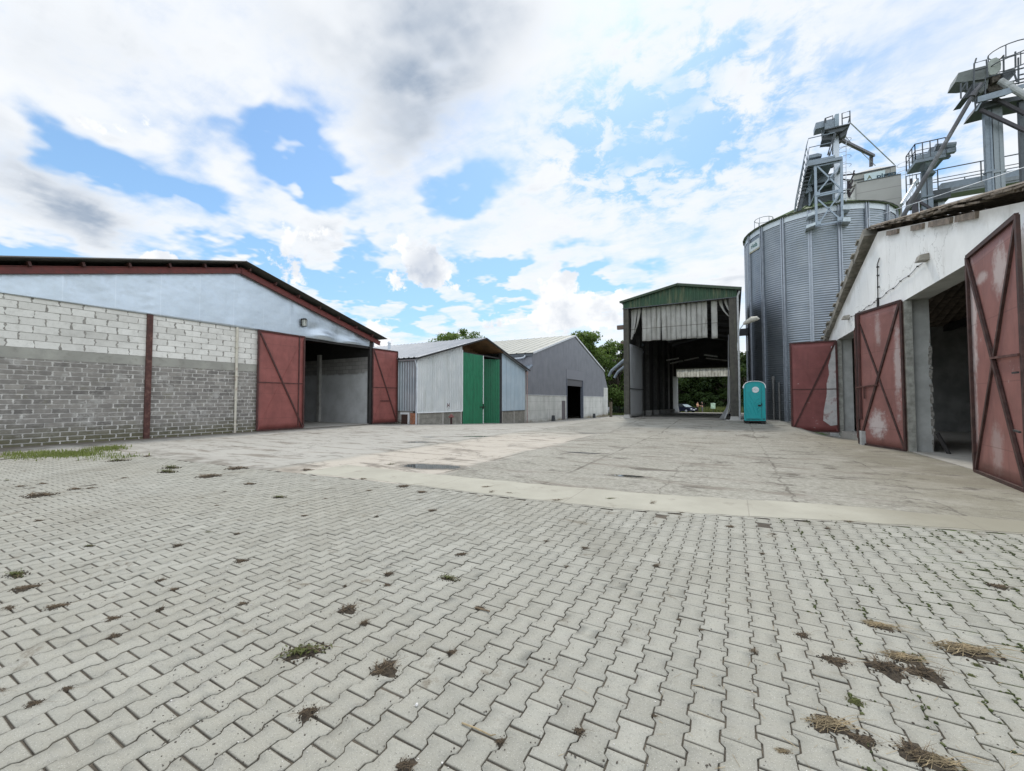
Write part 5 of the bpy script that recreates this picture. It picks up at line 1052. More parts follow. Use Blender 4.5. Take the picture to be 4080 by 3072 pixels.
    mb = MB(); mb.tube([PY(3389, 490, 30), PY(3564, 656, 35)], .03, 5); mb.tube([PY(3366, 540, 30), PY(3398, 577, 31.8)], .02, 5); mb.tube([PY(3432, 606, 33), PY(3488, 660, 34.8)], .02, 5); mb.build('stay_cable', M_GALV, t)
    mb = MB()
    for pts in ([(3356, 699), (3398, 694), (3404, 680)], [(3356, 715), (3390, 718), (3404, 690)], [(3378, 718), (3378, 770), (3384, 788)], [(3385, 716), (3385, 790)], [(3360, 760), (3382, 754), (3398, 720)], [(3360, 770), (3376, 770), (3396, 742)], [(3388, 740), (3398, 716)], [(3386, 780), (3402, 750)]): mb.tube([PY(u, v, 32) for u, v in pts], .05, 5)
    mb.build('walkway_railing', simple('rust_purple_iron', (.05, .04, .045), .6), t)
build_silo_elevator()
def build_dryer():
    t = thing('grain_dryer', 'beige grey box shaped grain dryer with pyramid roof behind the silo', 'dryer', (11.5, 43, 0))
    Y = 42.0; a, b_ = PY(3405, 690, Y), PY(3572, 656, Y); c, d = PY(3414, 727, Y), PY(3590, 694, Y)
    zt = (a.z + b_.z) / 2; z2 = (c.z + d.z) / 2
    m, g, b = new_mat('beige_panel'); p = g.pos(); x, y, z = g.sep(p); cc = g.mix(g.rng(g.noise(p, .8, 5, .6), .3, .7), (.33, .325, .305), (.38, .375, .355))
    q = g.math('ABSOLUTE', g.sub(g.math('FRACT', g.math('DIVIDE', g.sub(z, z2 - .9), .95)), .5)); q = g.sub(.5, q); cc = g.mix(g.mul(g.rng(q, .03, .015), .6), cc, (.15, .145, .135)); g.put(b.inputs['Base Color'], cc); b.inputs['Roughness'].default_value = .6
    mb = MB(); mb.box(c.x, d.x, Y, Y + 4.4, 0, z2); mb.build('body', m, t)
    mp = simple('plain_beige_sheet', (.345, .34, .315), .6, var=.06); mb = MB(); mb.box(a.x, b_.x, Y + .25, Y + 4.1, z2, zt); mb.box(b_.x - .3, b_.x + .02, Y + .2, Y + .4, z2, zt + .05); mb.build('top_bin', mp, t)
    mb = MB(); px = PY(3482, 655, Y + 2); x0, x1 = a.x, b_.x; ap = [(px.x - .3, Y + 1.9, zt + .95), (px.x + .3, Y + 1.9, zt + .95), (px.x + .3, Y + 2.4, zt + .95), (px.x - .3, Y + 2.4, zt + .95)]; bs = [(x0, Y + .2, zt), (x1, Y + .2, zt), (x1, Y + 4.15, zt), (x0, Y + 4.15, zt)]
    for k in range(4): mb.poly([bs[k], bs[(k + 1) % 4], ap[(k + 1) % 4], ap[k]])
    mb.poly(ap); mb.build('roof', simple('pale_beige_sheet', (.40, .39, .36), .55), t)
    mb = MB(); mb.bar((a.x, Y + .2, zt), (b_.x, Y + .2, zt), .06, .08); zz = zt - (zt - z2) * .62; mb.bar((a.x, Y + .21, zz), (b_.x, Y + .21, zz), .05, .08); mb.bar((c.x, Y - .02, z2), (d.x, Y - .02, z2), .05, .05); mb.build('flashing', M_DSTEEL, t)
    s0, s1 = PY(3444, 711, Y + .1), PY(3527, 699, Y + .1); sx0, sx1 = s0.x, s1.x; mb = MB(); mb.box(sx0, sx1, Y + .1, Y + .14, z2 + .03, z2 + .62); s = mb.build('name_board', simple('pale_blue_board', (.52, .62, .64), .5, var=.05), t)
    text_mesh('A', simple('olive_print', (.13, .14, .08), .5), s, 'emblem', .42, (sx0 + .32, Y + .095, z2 + .26), (1, 0, 0), (0, 0, 1), (0, -1, 0), .003, .012)
    text_mesh('pirzo', simple('navy_print', (.03, .065, .09), .5), s, 'lettering', .46, (sx0 + 1.35, Y + .095, z2 + .22), (1.25, 0, 0), (0, 0, 1), (0, -1, 0), .003, .015)
    mb = MB(); sd = PY(3400, 760, Y + 1); mb.box(c.x - .55, c.x, Y + .6, Y + 3, z2 - 3, z2 - .1); mb.build('side_hood', simple('bright_white_hood', (.60, .60, .57), .5), t)
    mb = MB(); o = Vector((d.x + .05, Y + 1, z2 + .3))
    for z in (z2 + .5, z2 + 1.15): mb.tube([o * 1 + Vector((.45 + .45 * math.cos(q), .45 * math.sin(q), z - o.z)) for q in np.linspace(0, 6.28, 11)], .02, 5)
    for q in (0, 1.2, -1.2): mb.tube([o + Vector((.45 + .45 * math.cos(q), .45 * math.sin(q), -4)), o + Vector((.45 + .45 * math.cos(q), .45 * math.sin(q), .9))], .018, 5)
    mb.build('ladder_cage', M_GALV, t)
build_dryer()
def build_deck_elevator():
    a = PY(3650, 648, 38); z = a.z; far = PG(3610, 695, z); right = PG(3765, 629, z); y0, y1 = a.y, far.y; x0, x1 = (a.x + far.x) / 2, right.x
    t = thing('bucket_elevator', 'shorter bucket elevator topped by a railed deck right of the dryer', 'elevator', (x0 + 1, y0 + 1, 0))
    mb = MB(); mb.box(x0, x1, y0, y1, z - .02, z + .22); mb.box(x0 - .02, x1 + .5, y0 - .02, y0 + .3, z + .22, z + .5); mb.build('deck', M_STEEL, t)
    mb = MB(); mb.hexa([(x0 + 1.2, y0 + .5, z - .75), (x1 - .9, y0 + .5, z - .75), (x1 - .9, y1 - .5, z - .75), (x0 + 1.2, y1 - .5, z - .75), (x0 + .5, y0 + .2, z - .02), (x1 - .2, y0 + .2, z - .02), (x1 - .2, y1 - .3, z - .02), (x0 + .5, y1 - .3, z - .02)]); mb.build('hopper', M_STEEL, t)
    mb = MB(); A, B, Cc, D = (x0, y0, z + .22), (x1, y0, z + .22), (x1, y1, z + .22), (x0, y1, z + .22); railing(mb, A, B, 4); railing(mb, A, D, 3); railing(mb, D, Cc, 4); mb.build('railing', M_DSTEEL, t)
    mb = MB(); mb.hexa([(x0+.6,y0+.6,z+.2),(x0+2.0,y0+.6,z+.2),(x0+2.0,y1-.7,z+.2),(x0+.6,y1-.7,z+.2),(x0+.95,y0+.7,z+1.1),(x0+1.8,y0+.7,z+1.25),(x0+1.8,y1-.8,z+1.25),(x0+.95,y1-.8,z+1.1)]); mb.tube([(x0 + 1.1, y0 + .3, z + .9), (x0 + 2.1, y0 + .3, z + .75)], .25, 10); mb.build('head', M_STEEL, t)
    c = PY(3691, 800, y0 + 1.2); mb = MB(); mb.box(c.x - .26, c.x - .04, y0 + 1, y0 + 1.25, 0, z - .3); mb.box(c.x + .02, c.x + .28, y0 + .95, y0 + 1.25, 0, z - .3); mb.box(c.x - .3, c.x + .32, y0 + .9, y0 + 1.3, z - 2.2, z - 2.12); mb.build('leg_casing', M_STEEL, t)
    mb = MB(); p0 = PY(3652, 720, y0 + .5); p1 = PY(3592, 815, y0 - 1.5); mb.tube([p0, p1], .11, 10); mb.tube([p0.lerp(p1, .02), p0.lerp(p1, .16)], .15, 10); mb.build('spout', M_GALV, t)
    u = PY(3642, 850, y0 + 1)
    for p0, p1, w in (((u.x, y0 + 1, 4), PY(3643, 780, y0 + 1), .25), (PY(3622, 810, y0 + 1), PY(3676, 845, y0 + 1), .18), (PY(3655, 800, y0 + 1), PY(3715, 836, y0 + 1), .15), (PY(3630, 712, y0 + 1), PY(3631, 735, y0 + 1), .12), (PY(3655, 712, y0 + 1), PY(3656, 735, y0 + 1), .12)):
        mb = MB(); mb.bar(p0, p1, w); mb.build('brace', simple('dark_violet_iron', (.07, .065, .075), .6), t)
    return y0, z
def build_gallery():
    Y = 41.5; zt = (PY(3720, 732, Y).z + PY(3900, 703, Y).z) / 2; zb = (PY(3751, 778, Y).z + PY(3900, 752, Y).z) / 2; x0 = PY(3610, 760, Y).x; x1 = 34.0; xm = PY(3735, 740, Y).x
    t = thing('conveyor_bridge', 'long level conveyor bridge with handrails between the elevators', 'conveyor', (xm, Y, 0))
    zm = zb + (zt - zb) * .45; mb = MB(); mb.box(x0 + 2, x1, Y + .1, Y + .7, zm + .06, zt); mb.build('trough', M_STEEL, t)
    mb = MB(); mb.box(x0 + 1.5, x1, Y - .1, Y + 1.1, zm - .28, zm); mb.box(x0 + 1, x1, Y - .05, Y + 1.0, zb, zb + .18)
    k = x0 + 1
    while k < x1: mb.bar((k, Y, zb + .1), (k + 1.1, Y, zm - .2), .07); k += 1.1
    mb.build('girder', simple('grey_girder', (.20, .22, .235), .5, metal=.2), t)
    mb = MB(); railing(mb, (xm, Y - .1, zm), (x1, Y - .1, zm), 9, h=zt - zm + 1.0, r=.03); railing(mb, (xm, Y + 1.1, zm), (x1, Y + 1.1, zm), 11, h=zt - zm + .55, r=.025); railing(mb, (x0, Y - .1, zb + .4), (xm, Y - .1, zb + .4), 3, h=1.5, r=.025); mb.build('railing', M_DSTEEL, t)
    for u in (3746, 3718):
        c = PY(u, 800, Y + .5); mb = MB(); mb.box(c.x - .18, c.x + .18, Y + .3, Y + .7, 0, zb); mb.build('support_leg', M_GALV if u == 3746 else M_DSTEEL, t)
    mb = MB(); mb.box(x0 + .3, xm + .6, Y - .3, Y + 1.2, zb - .35, zb + .35); mb.build('drive_station', M_DSTEEL, t)
def build_tall_elevator():
    Y = 36.0
    t = thing('bucket_elevator', 'tallest elevator tower with twin legs at the right edge of the sky', 'elevator', (14.4, Y, 0))
    for ua, ub, w, mat in ((3943, 3945, .34, M_STEEL), (3976, 3980, .48, simple('pale_leg_casing', (.24, .27, .285), .45, metal=.35, var=.1, dirt=(.22, .23, .23)))):
        p0, p1 = PY(ua, 420, Y), PY(ub, 770, Y); mb = MB(); x = (p0.x + p1.x) / 2; mb.box(x - w / 2, x + w / 2, Y, Y + .3, 0, p0.z + .3); mb.box(x - w / 2 - .05, x + w / 2 + .05, Y - .05, Y + .35, p0.z - 4.2, p0.z - 4.08); mb.box(x + w * .1, x + w * .35, Y - .04, Y + .02, 8, p0.z - .6); mb.build('leg_casing', mat, t)
    mb = MB(); slab(mb, [(3806, 327), (3819, 290), (3884, 272), (3880, 320), (3845, 326)], Y - .3, 1.1); slab(mb, [(3884, 272), (3938, 258), (3936, 312), (3880, 320)], Y - .35, 1.2); slab(mb, [(3884, 320), (3940, 310), (3935, 352), (3905, 372), (3886, 352)], Y - .2, .9); h = mb.build('head', simple('green_grey_steel', (.15, .165, .16), .55, metal=.15), t)
    mb = MB(); slab(mb, [(3937, 252), (3948, 236), (3970, 228), (3985, 238), (3989, 252), (3988, 276), (3966, 296), (3944, 298), (3936, 280)], Y - .5, .9); mb.build('motor', simple('pale_green_motor', (.33, .36, .33), .55), h)
    mb = MB(); slab(mb, [(3832, 393), (3880, 325), (3884, 330), (3842, 393)], Y - .6, .15); slab(mb, [(3832, 394), (3864, 386), (3905, 330), (3886, 330)], Y - .5, 1.2); slab(mb, [(3896, 385), (4010, 352), (4012, 374), (3896, 406)], Y - .8, .2); slab(mb, [(3885, 440), (3902, 408), (4110, 372), (4110, 388), (3990, 412)], Y - .3, 1.5); slab(mb, [(3996, 286), (4046, 272), (4048, 290), (4016, 318), (3998, 312)], Y - .5, 1.0); mb.build('platform', M_DSTEEL, t)
    mb = MB(); slab(mb, [(3896, 385), (4010, 352), (4090, 330), (4090, 345), (4012, 376), (3896, 408)], Y - .9, .08); slab(mb, [(3885, 442), (3918, 388), (3922, 390), (3892, 442)], Y - .85, .1); mb.build('toe_board', M_STEEL, t)
    mb = MB(); slab(mb, [(3925, 345), (3995, 300), (4004, 350), (3945, 366)], Y, .9); slab(mb, [(3950, 300), (3985, 290), (3992, 312), (3955, 330)], Y - .3, .5); mb.build('gear_block', simple('brown_grease', (.10, .085, .07), .7, var=.6, scale=9), t)
    mb = MB()
    for pts in ([(3880, 370), (3882, 252), (3930, 238), (3935, 310)], [(3884, 252), (3890, 232)], [(3884, 282), (3935, 268)], [(3829, 392), (3829, 332), (3850, 327)], [(3853, 328), (3853, 360)], [(3829, 360), (3853, 355)], [(3832, 358), (3850, 330)], [(3888, 441), (3885, 395)], [(3925, 376), (3926, 310), (4080, 270)], [(3926, 330), (3885, 372)], [(3998, 220), (3999, 282)], [(4045, 206), (4046, 270)], [(4057, 230), (4058, 335)], [(3998, 220), (3984, 236)], [(4040, 290), (4052, 326)], [(4058, 300), (4120, 285)], [(4058, 318), (4120, 305)], [(4010, 330), (4060, 318)], [(4010, 342), (4100, 322)]): mb.tube([PY(u, v, Y - .7) for u, v in pts], .045, 5)
    c = PY(4032, 200, Y); 
    for v, rr in ((196, 1.0), (250, 1.0)):
        cc = PY(4030, v, Y - .3); mb.tube([cc + Vector((.98 * math.cos(q), .7 * math.sin(q), 0)) for q in np.linspace(0, 6.28, 17)], .032, 5)
    for q in (0, .9, 2.2, 3.14, 4.2, 5.3): cc = PY(4030, 196, Y - .3); dd = PY(4030, 250, Y - .3); o = Vector((.98 * math.cos(q), .7 * math.sin(q), 0)); mb.tube([cc + o, dd + o], .028, 5)
    mb.build('railing', M_DSTEEL, t)
    mb = MB(); mb.tube([PY(3908, 335, Y - .6), PY(3886, 362, Y - .8), PY(3598, 862, Y + .4)], .115, 12); mb.tube([PY(3884, 366, Y - .8), PY(3873, 384, Y - .79)], .16, 12); mb.tube([PY(3690, 702, Y - .2), PY(3598, 862, Y + .4)], .135, 12); mb.build('spout', simple('violet_grey_pipe', (.10, .10, .11), .5, metal=.2, var=.2, dirt=(.35, .37, .38), dirt_amt=.5), t)
    mb = MB(); mb.tube([PY(3985, 322, Y - .6), PY(4130, 408, Y - 1.2)], .17, 12); mb.tube([PY(4014, 340, Y - .7), PY(4022, 345, Y - .72)], .23, 12); mb.build('spout', simple('dull_zinc_pipe', (.33, .345, .34), .5, metal=.3, var=.2, dirt=(.18, .18, .17)), t)
    for p0, p1, w in ((PY(3950, 385, Y - .4), PY(4085, 455, Y - .4), .16), (PY(3905, 437, Y - .4), PY(4085, 522, Y - .4), .16), (PY(3980, 450, Y + 1), PY(4090, 400, Y + 1), .12)):
        mb = MB(); mb.bar(p0, p1, w); mb.build('brace', simple('dark_violet_iron', (.07, .065, .075), .6), t)
    mb = MB(); a, b_ = PY(4066, 430, Y), PY(4074, 740, Y); mb.bar((b_.x, Y, 0), (a.x + .05, Y, a.z + .4), .3, .25, up=(0, 1, 0)); mb.build('support_column', M_DSTEEL, t)
build_deck_elevator(); build_gallery(); build_tall_elevator()

# ---------------------------------------------------------------- trees and greenery
def mat_leaf(name, dark, light):
    m, g, b = new_mat(name); t = g.attr('tone'); c = g.mix(t, dark, light); c = g.mix(g.mul(g.noise(g.objc(), .5, 3, .6), .35), c, tuple(q * 1.5 for q in dark))
    g.put(b.inputs['Base Color'], c); b.inputs['Roughness'].default_value = .6; b.inputs['Specular IOR Level'].default_value = .25
    tr = g.n.new('ShaderNodeBsdfTranslucent'); g.put(tr.inputs[0], g.mix(.5, c, (.16, .22, .03))); mx = g.n.new('ShaderNodeMixShader'); mx.inputs[0].default_value = .3
    g.l.new(b.outputs[0], mx.inputs[1]); g.l.new(tr.outputs[0], mx.inputs[2]); g.l.new(mx.outputs[0], g.n['Material Output'].inputs[0]); return m
M_LEAF = mat_leaf('tree_leaves', (.05, .095, .02), (.16, .225, .06)); M_LEAF2 = mat_leaf('shaded_tree_leaves', (.016, .034, .011), (.06, .10, .026))  # second leaf colour is darkened, the shade of the wood put into it
M_BARK = simple('tree_bark', (.09, .075, .06), .95, var=.4, scale=8)
def make_tree(name, label, h, rad, nblob, nleaf, size, mat, airy=0.0, base=.3, loc=(0, 0, 0), seed=1):
    rnd = np.random.default_rng(seed); t = thing(name, label, 'tree', (0, 0, 0), None)
    tr = MB(); tr.tube([(0, 0, -.4), (.05 * h * .1, 0, h * .3), (0, .1, h * .6), (0, 0, h * .88)], [h * .022, h * .017, h * .010, h * .003], 8)
    blobs = []
    for k in range(nblob):
        z = h * (base + (.97 - base) * rnd.random() ** .8); f = (z / h - base) / (1 - base); rr = rad * math.sqrt(max(.05, 1 - (1.7 * f - .7) ** 2)) if f > .41 else rad * (.72 + .68 * f)
        a = rnd.random() * 6.28; q = rr * (.35 + .6 * rnd.random()); c = np.array([math.cos(a) * q, math.sin(a) * q, z]); br = rad * rnd.uniform(.2, .36) * (1 - .35 * f) * (1 - .35 * airy); blobs.append((c, br))
        s = Vector((0, 0, max(h * .18, z * .62 - .3))); e = Vector(c); mid = s.lerp(e, .5) + Vector((0, 0, -.04 * h)); tr.tube([s, mid, e], [h * .008, h * .005, h * .0015], 5)
    V = []; F = []; A = []
    per = nleaf // nblob
    for c, br in blobs:
        d = rnd.normal(size=(per, 3)); d /= np.linalg.norm(d, axis=1)[:, None]; r = br * (rnd.random(per) ** .45); P = c + d * r[:, None] * np.array([1.15, 1.15, .8]); P += rnd.normal(0, br * .10, P.shape)
        nrm = rnd.normal(size=(per, 3)) + np.array([0, 0, .6]); nrm /= np.linalg.norm(nrm, axis=1)[:, None]; ax = np.cross(nrm, rnd.normal(size=(per, 3))); ax /= np.linalg.norm(ax, axis=1)[:, None]; ay = np.cross(nrm, ax); s = size * rnd.uniform(.55, 1.25, per)[:, None]
        k0 = len(V) * 4 if False else sum(len(q) for q in V); quad = np.stack([P - ax * s, P + ay * s * .55 - ax * s * .1, P + ax * s, P - ay * s * .55 + ax * s * .1], 1).reshape(-1, 3); V.append(quad)
        F.append(k0 + np.arange(per * 4).reshape(-1, 4)); tn = np.clip(rnd.normal(.5, .2) + rnd.normal(0, .18, per), 0, 1); A.append(np.repeat(tn, 4))
    V = np.concatenate(V); F = np.concatenate(F); A = np.concatenate(A); me = bpy.data.meshes.new('crown'); me.vertices.add(len(V)); me.vertices.foreach_set('co', V.ravel()); me.loops.add(F.size); me.loops.foreach_set('vertex_index', F.ravel().astype(np.int32)); me.polygons.add(len(F)); me.polygons.foreach_set('loop_start', (np.arange(len(F)) * 4).astype(np.int32)); me.update(calc_edges=True)
    at = me.attributes.new('tone', 'FLOAT', 'POINT'); at.data.foreach_set('value', A); me.materials.append(mat); o = bpy.data.objects.new('crown', me); COL.objects.link(o); o.parent = t
    tr.build('trunk', M_BARK, t, smooth=True); t.location = loc; return t
def gz(x, y): return zyard(x, y) - .15
TA = make_tree('broadleaf_tree', 'big sunlit tree close behind the right shoulder of the grey hall', 15.5, 6.2, 46, 15000, .26, M_LEAF, .1, .16, seed=3)
TB = make_tree('broadleaf_tree', 'loose dark tree at the wood edge', 13, 5.2, 52, 15000, .27, M_LEAF2, .0, .05, seed=5)
TC = make_tree('broadleaf_tree', 'airy tree rising alone behind the roof of the metal shed', 18.5, 7.2, 40, 8000, .24, M_LEAF, .6, .42, seed=9)
def put(root, x, y, rz, sc, first=False, label=None):
    if first: root.location = (x, y, gz(x, y)); root.rotation_euler = (0, 0, rz); root.scale = (sc,) * 3; return root
    return dup(root, (x, y, gz(x, y)), rz, sc, label)
put(TC, -52.5, 72, 1.0, 1.0, True); put(TA, -25.2, 76, .4, 1.02, True)
put(TA, -19.9, 80, 2.1, .92, label='lower green tree between the grey hall and the drive through shed')
put(TB, -15.2, 84, .3, .78, True); TB['label'] = 'dark tree left behind the blower pipes of the drive through shed'
wood = 'dark leafy tree in the wood edge seen through the drive through shed'
for k, (x, y, s) in enumerate(((-10.2, 90, 1.0), (-5.8, 92, 1.05), (-1.2, 90, .95), (-8, 97, 1.1), (-3.2, 98, 1.1), (-12.8, 96, 1.05))):
    o = put(TB, x, y, k * 1.3 + .5, s, label=wood); o['group'] = 'trees at the wood edge behind the drive through shed'
put(TB, 2.4, 84, 2.7, .86, label='green tree in the gap between the drive through shed and the silo')
put(TA, 7.5, 92, 2.9, .8, label='tall tree half hidden behind the silo')
put(TB, -20.0, 92, 4.0, 1.1, label='dark tree deep behind the gap beside the grey hall')
put(TB, -27, 90, 5.0, 1.2, label='dark tree rising behind the ridge of the grey hall')
def build_shrubs():
    S = make_tree('shrub', 'round dark shrub at the foot of the wood', 2.6, 2.3, 16, 3000, .18, M_LEAF2, .0, .05, seed=21); S['category'] = 'shrub'
    first = True
    for k, (x, y, s) in enumerate(((-11.5, 84, 1.0), (-8.5, 87, 1.3), (-5.0, 86.5, 1.35), (-1.8, 86, 1.2), (1.6, 83, 1.1), (-16.5, 80, 1.1), (-19.5, 79, .9))):
        lb = 'low dark shrub under the trees behind the drive through shed' if x > -12 else 'low dark shrub in the gap beside the grey hall'
        if first: S.location = (x, y, gz(x, y)); S.scale = (s,) * 3; S['label'] = lb; S['group'] = 'shrubs under the wood'; first = False
        else: dup(S, (x, y, gz(x, y)), k * 1.1, s, lb)
build_shrubs()
def blades(name, pts, hmin, hmax, mat, kind='stuff', lean=.35, w=.006, label=None, cat=None):
    mb = MB()
    for (x, y, z) in pts:
        h = random.uniform(hmin, hmax); a = random.uniform(0, 6.28); l = random.uniform(.05, lean) * h; ca, sa = math.cos(a), math.sin(a); mb.tone = random.random(); ww = w * random.uniform(.6, 1.5)
        p = [Vector((x, y, z)), Vector((x + ca * l * .4, y + sa * l * .4, z + h * .6)), Vector((x + ca * l, y + sa * l, z + h))]; s = Vector((-sa, ca, 0))
        i = [mb.vert(p[0] - s * ww), mb.vert(p[0] + s * ww), mb.vert(p[1] + s * ww * .8), mb.vert(p[1] - s * ww * .8), mb.vert(p[2])]; mb.face(i[:4]); mb.face((i[3], i[2], i[4]))
    return mb.build(name, mat, kind=kind, label=label, cat=cat)
M_GRASS = mat_leaf('green_grass', (.10, .125, .035), (.24, .27, .09)); M_DRY = mat_leaf('meadow_weeds', (.07, .09, .03), (.20, .21, .09))
def build_grass():
    pts = []
    for k in range(1500):                                     # tufty strip where the stones end near the block barn
        x = random.uniform(-17.6, -13.9); yc = 4.1 + (x + 16) * .22 + random.gauss(0, .28); m = math.sin(x * 3.1) + math.sin(x * 7.7 + 1) * .6
        if m + random.gauss(0, .5) > -.35: pts.append((x, yc, .0))
    for (u, v, n, s) in ((960, 1790, 800, .35), (150, 1818, 500, .5), (300, 1810, 500, .4)):
        c = PG(u, v)
        for k in range(n): pts.append((c.x + random.gauss(0, s), c.y + random.gauss(0, s * .6), 0)) if u < 900 else None
    for (u, v, n, s) in ((430, 1787, 500, .3), (395, 1795, 350, .35), (70, 1812, 350, .45), (220, 1812, 250, .4)):
        c = PG(u, v)
        for k in range(n): pts.append((c.x + random.gauss(0, s), c.y + random.gauss(0, s * .7), 0))
    blades('grass', pts, .025, .10, M_GRASS, w=.007)
    pts = [(random.uniform(-14, 8), y, gz(0, y) + .05) for y in [random.uniform(79, 83) for _ in range(6500)]]
    blades('tall_meadow', pts, .3, 1.25, M_DRY, w=.03)
    pts = [(random.uniform(-26, -12), y, zyard(-20, y) - .1) for y in [random.uniform(76, 80) for _ in range(2600)]]
    blades('meadow_strip', pts, .15, .6, M_GRASS, w=.03)
build_grass()
# things beyond the yard
def build_wood():
    N = 26000; P = np.stack([RNG.uniform(-48, 16, N), RNG.uniform(100, 110, N), RNG.uniform(0, 1, N) ** .8], 1); top = 9.5 + 1.6 * np.sin(P[:, 0] * .45) + 1.0 * np.sin(P[:, 0] * 1.3 + 1); P[:, 2] = -1.6 + P[:, 2] * top
    d = RNG.normal(size=(N, 3)); d /= np.linalg.norm(d, axis=1)[:, None]; e = np.cross(d, RNG.normal(size=(N, 3))); e /= np.linalg.norm(e, axis=1)[:, None]; s = RNG.uniform(.3, .65, N)[:, None]
    mb = MB(); V = np.stack([P - d * s, P + e * s * .6, P + d * s, P - e * s * .6], 1).reshape(-1, 3); mb.v = V.tolist(); mb.a = np.repeat(np.clip(RNG.normal(.4, .25, N), 0, 1), 4).tolist(); mb.f = [tuple(q) for q in np.arange(4 * N).reshape(-1, 4).tolist()]; mb.mi = [0] * N
    mb.build('wood', M_LEAF2, kind='stuff')
build_wood()
def build_far():
    c = PY(2427, 1633, 77.5); mb = MB(); mb.tube([(c.x - 2.4, 77.5, c.z), (c.x - 2.2, 77.5, c.z), (c.x + .3, 77.5, c.z), (c.x + .52, 77.5, c.z), (c.x + .62, 77.5, c.z)], [.3, .55, .55, .4, .1], 16); t = thing('gas_tank', 'white rounded tank end peeping out beside the grey hall corner', 'tank', (c.x, 77.5, c.z - .9)); mb.build('vessel', M_WHITE, t, smooth=True)
    mb = MB(); mb.box(c.x - 2, c.x - 1.8, 77.2, 77.8, c.z - 1.0, c.z - .4); mb.box(c.x - .1, c.x + .1, 77.2, 77.8, c.z - 1.0, c.z - .4); mb.build('cradle', M_CONC, t)
    p = PY(2448, 1617, 79); mb = MB(); mb.box(p.x - .28, p.x + .28, 79, 79.3, p.z - .25, p.z + .2); t = thing('meter_box', 'small pale cabinet on a post in the meadow strip', 'cabinet', (p.x, 79, p.z - 1.2)); mb.build('cabinet', simple('pale_cabinet', (.55, .60, .58), .5), t); mb = MB(); mb.box(p.x - .04, p.x + .04, 79.1, 79.2, p.z - 1.3, p.z - .25); mb.build('post', M_DSTEEL, t)
    t = thing('wire_fence', 'thin green wire fence beyond the yard beside the grey hall', 'fence', (-20, 76.3, -.9)); zz = -1.25
    for k in range(9): x = -27 + k * 1.9; mb = MB(); mb.tube([(x, 76.3, zz), (x, 76.3, zz + 1.5)], .03, 6); mb.build('post', M_DARK, t)
    mb = MB()
    for z in (.35, .75, 1.1, 1.45): mb.tube([(-27, 76.3, zz + z), (-11.8, 76.3, zz + z)], .012, 4)
    for k in range(76): mb.tube([(-27 + k * .2, 76.3, zz + .3), (-27 + k * .2, 76.3, zz + 1.45)], .004, 3)
    mb.build('wire', simple('green_wire', (.06, .10, .08), .6), t)
    p = PY(2841, 1617, 79); t = thing('notice_board', 'small pale green notice board standing in the weeds behind the shed', 'sign', (p.x, 79, p.z - 1.2)); mb = MB(); mb.box(p.x - .36, p.x + .36, 79, 79.04, p.z - .5, p.z + .5); mb.build('board', simple('pale_green_board', (.45, .58, .45), .6, var=.25, scale=3), t); mb = MB(); mb.box(p.x - .04, p.x + .04, 79.04, 79.1, p.z - 1.4, p.z); mb.build('post', M_DSTEEL, t)
    mb = MB(); mb.box(CX + .2, CX + .55, 65.7, 66.2, -1.4, 1.2); mb.build('gate_post', simple('brown_post', (.12, .10, .07), .9, var=.3), None, 'brown concrete gate post at the far corner of the grey hall', 'post', loc=(CX + .4, 66, -1.2))
build_far()

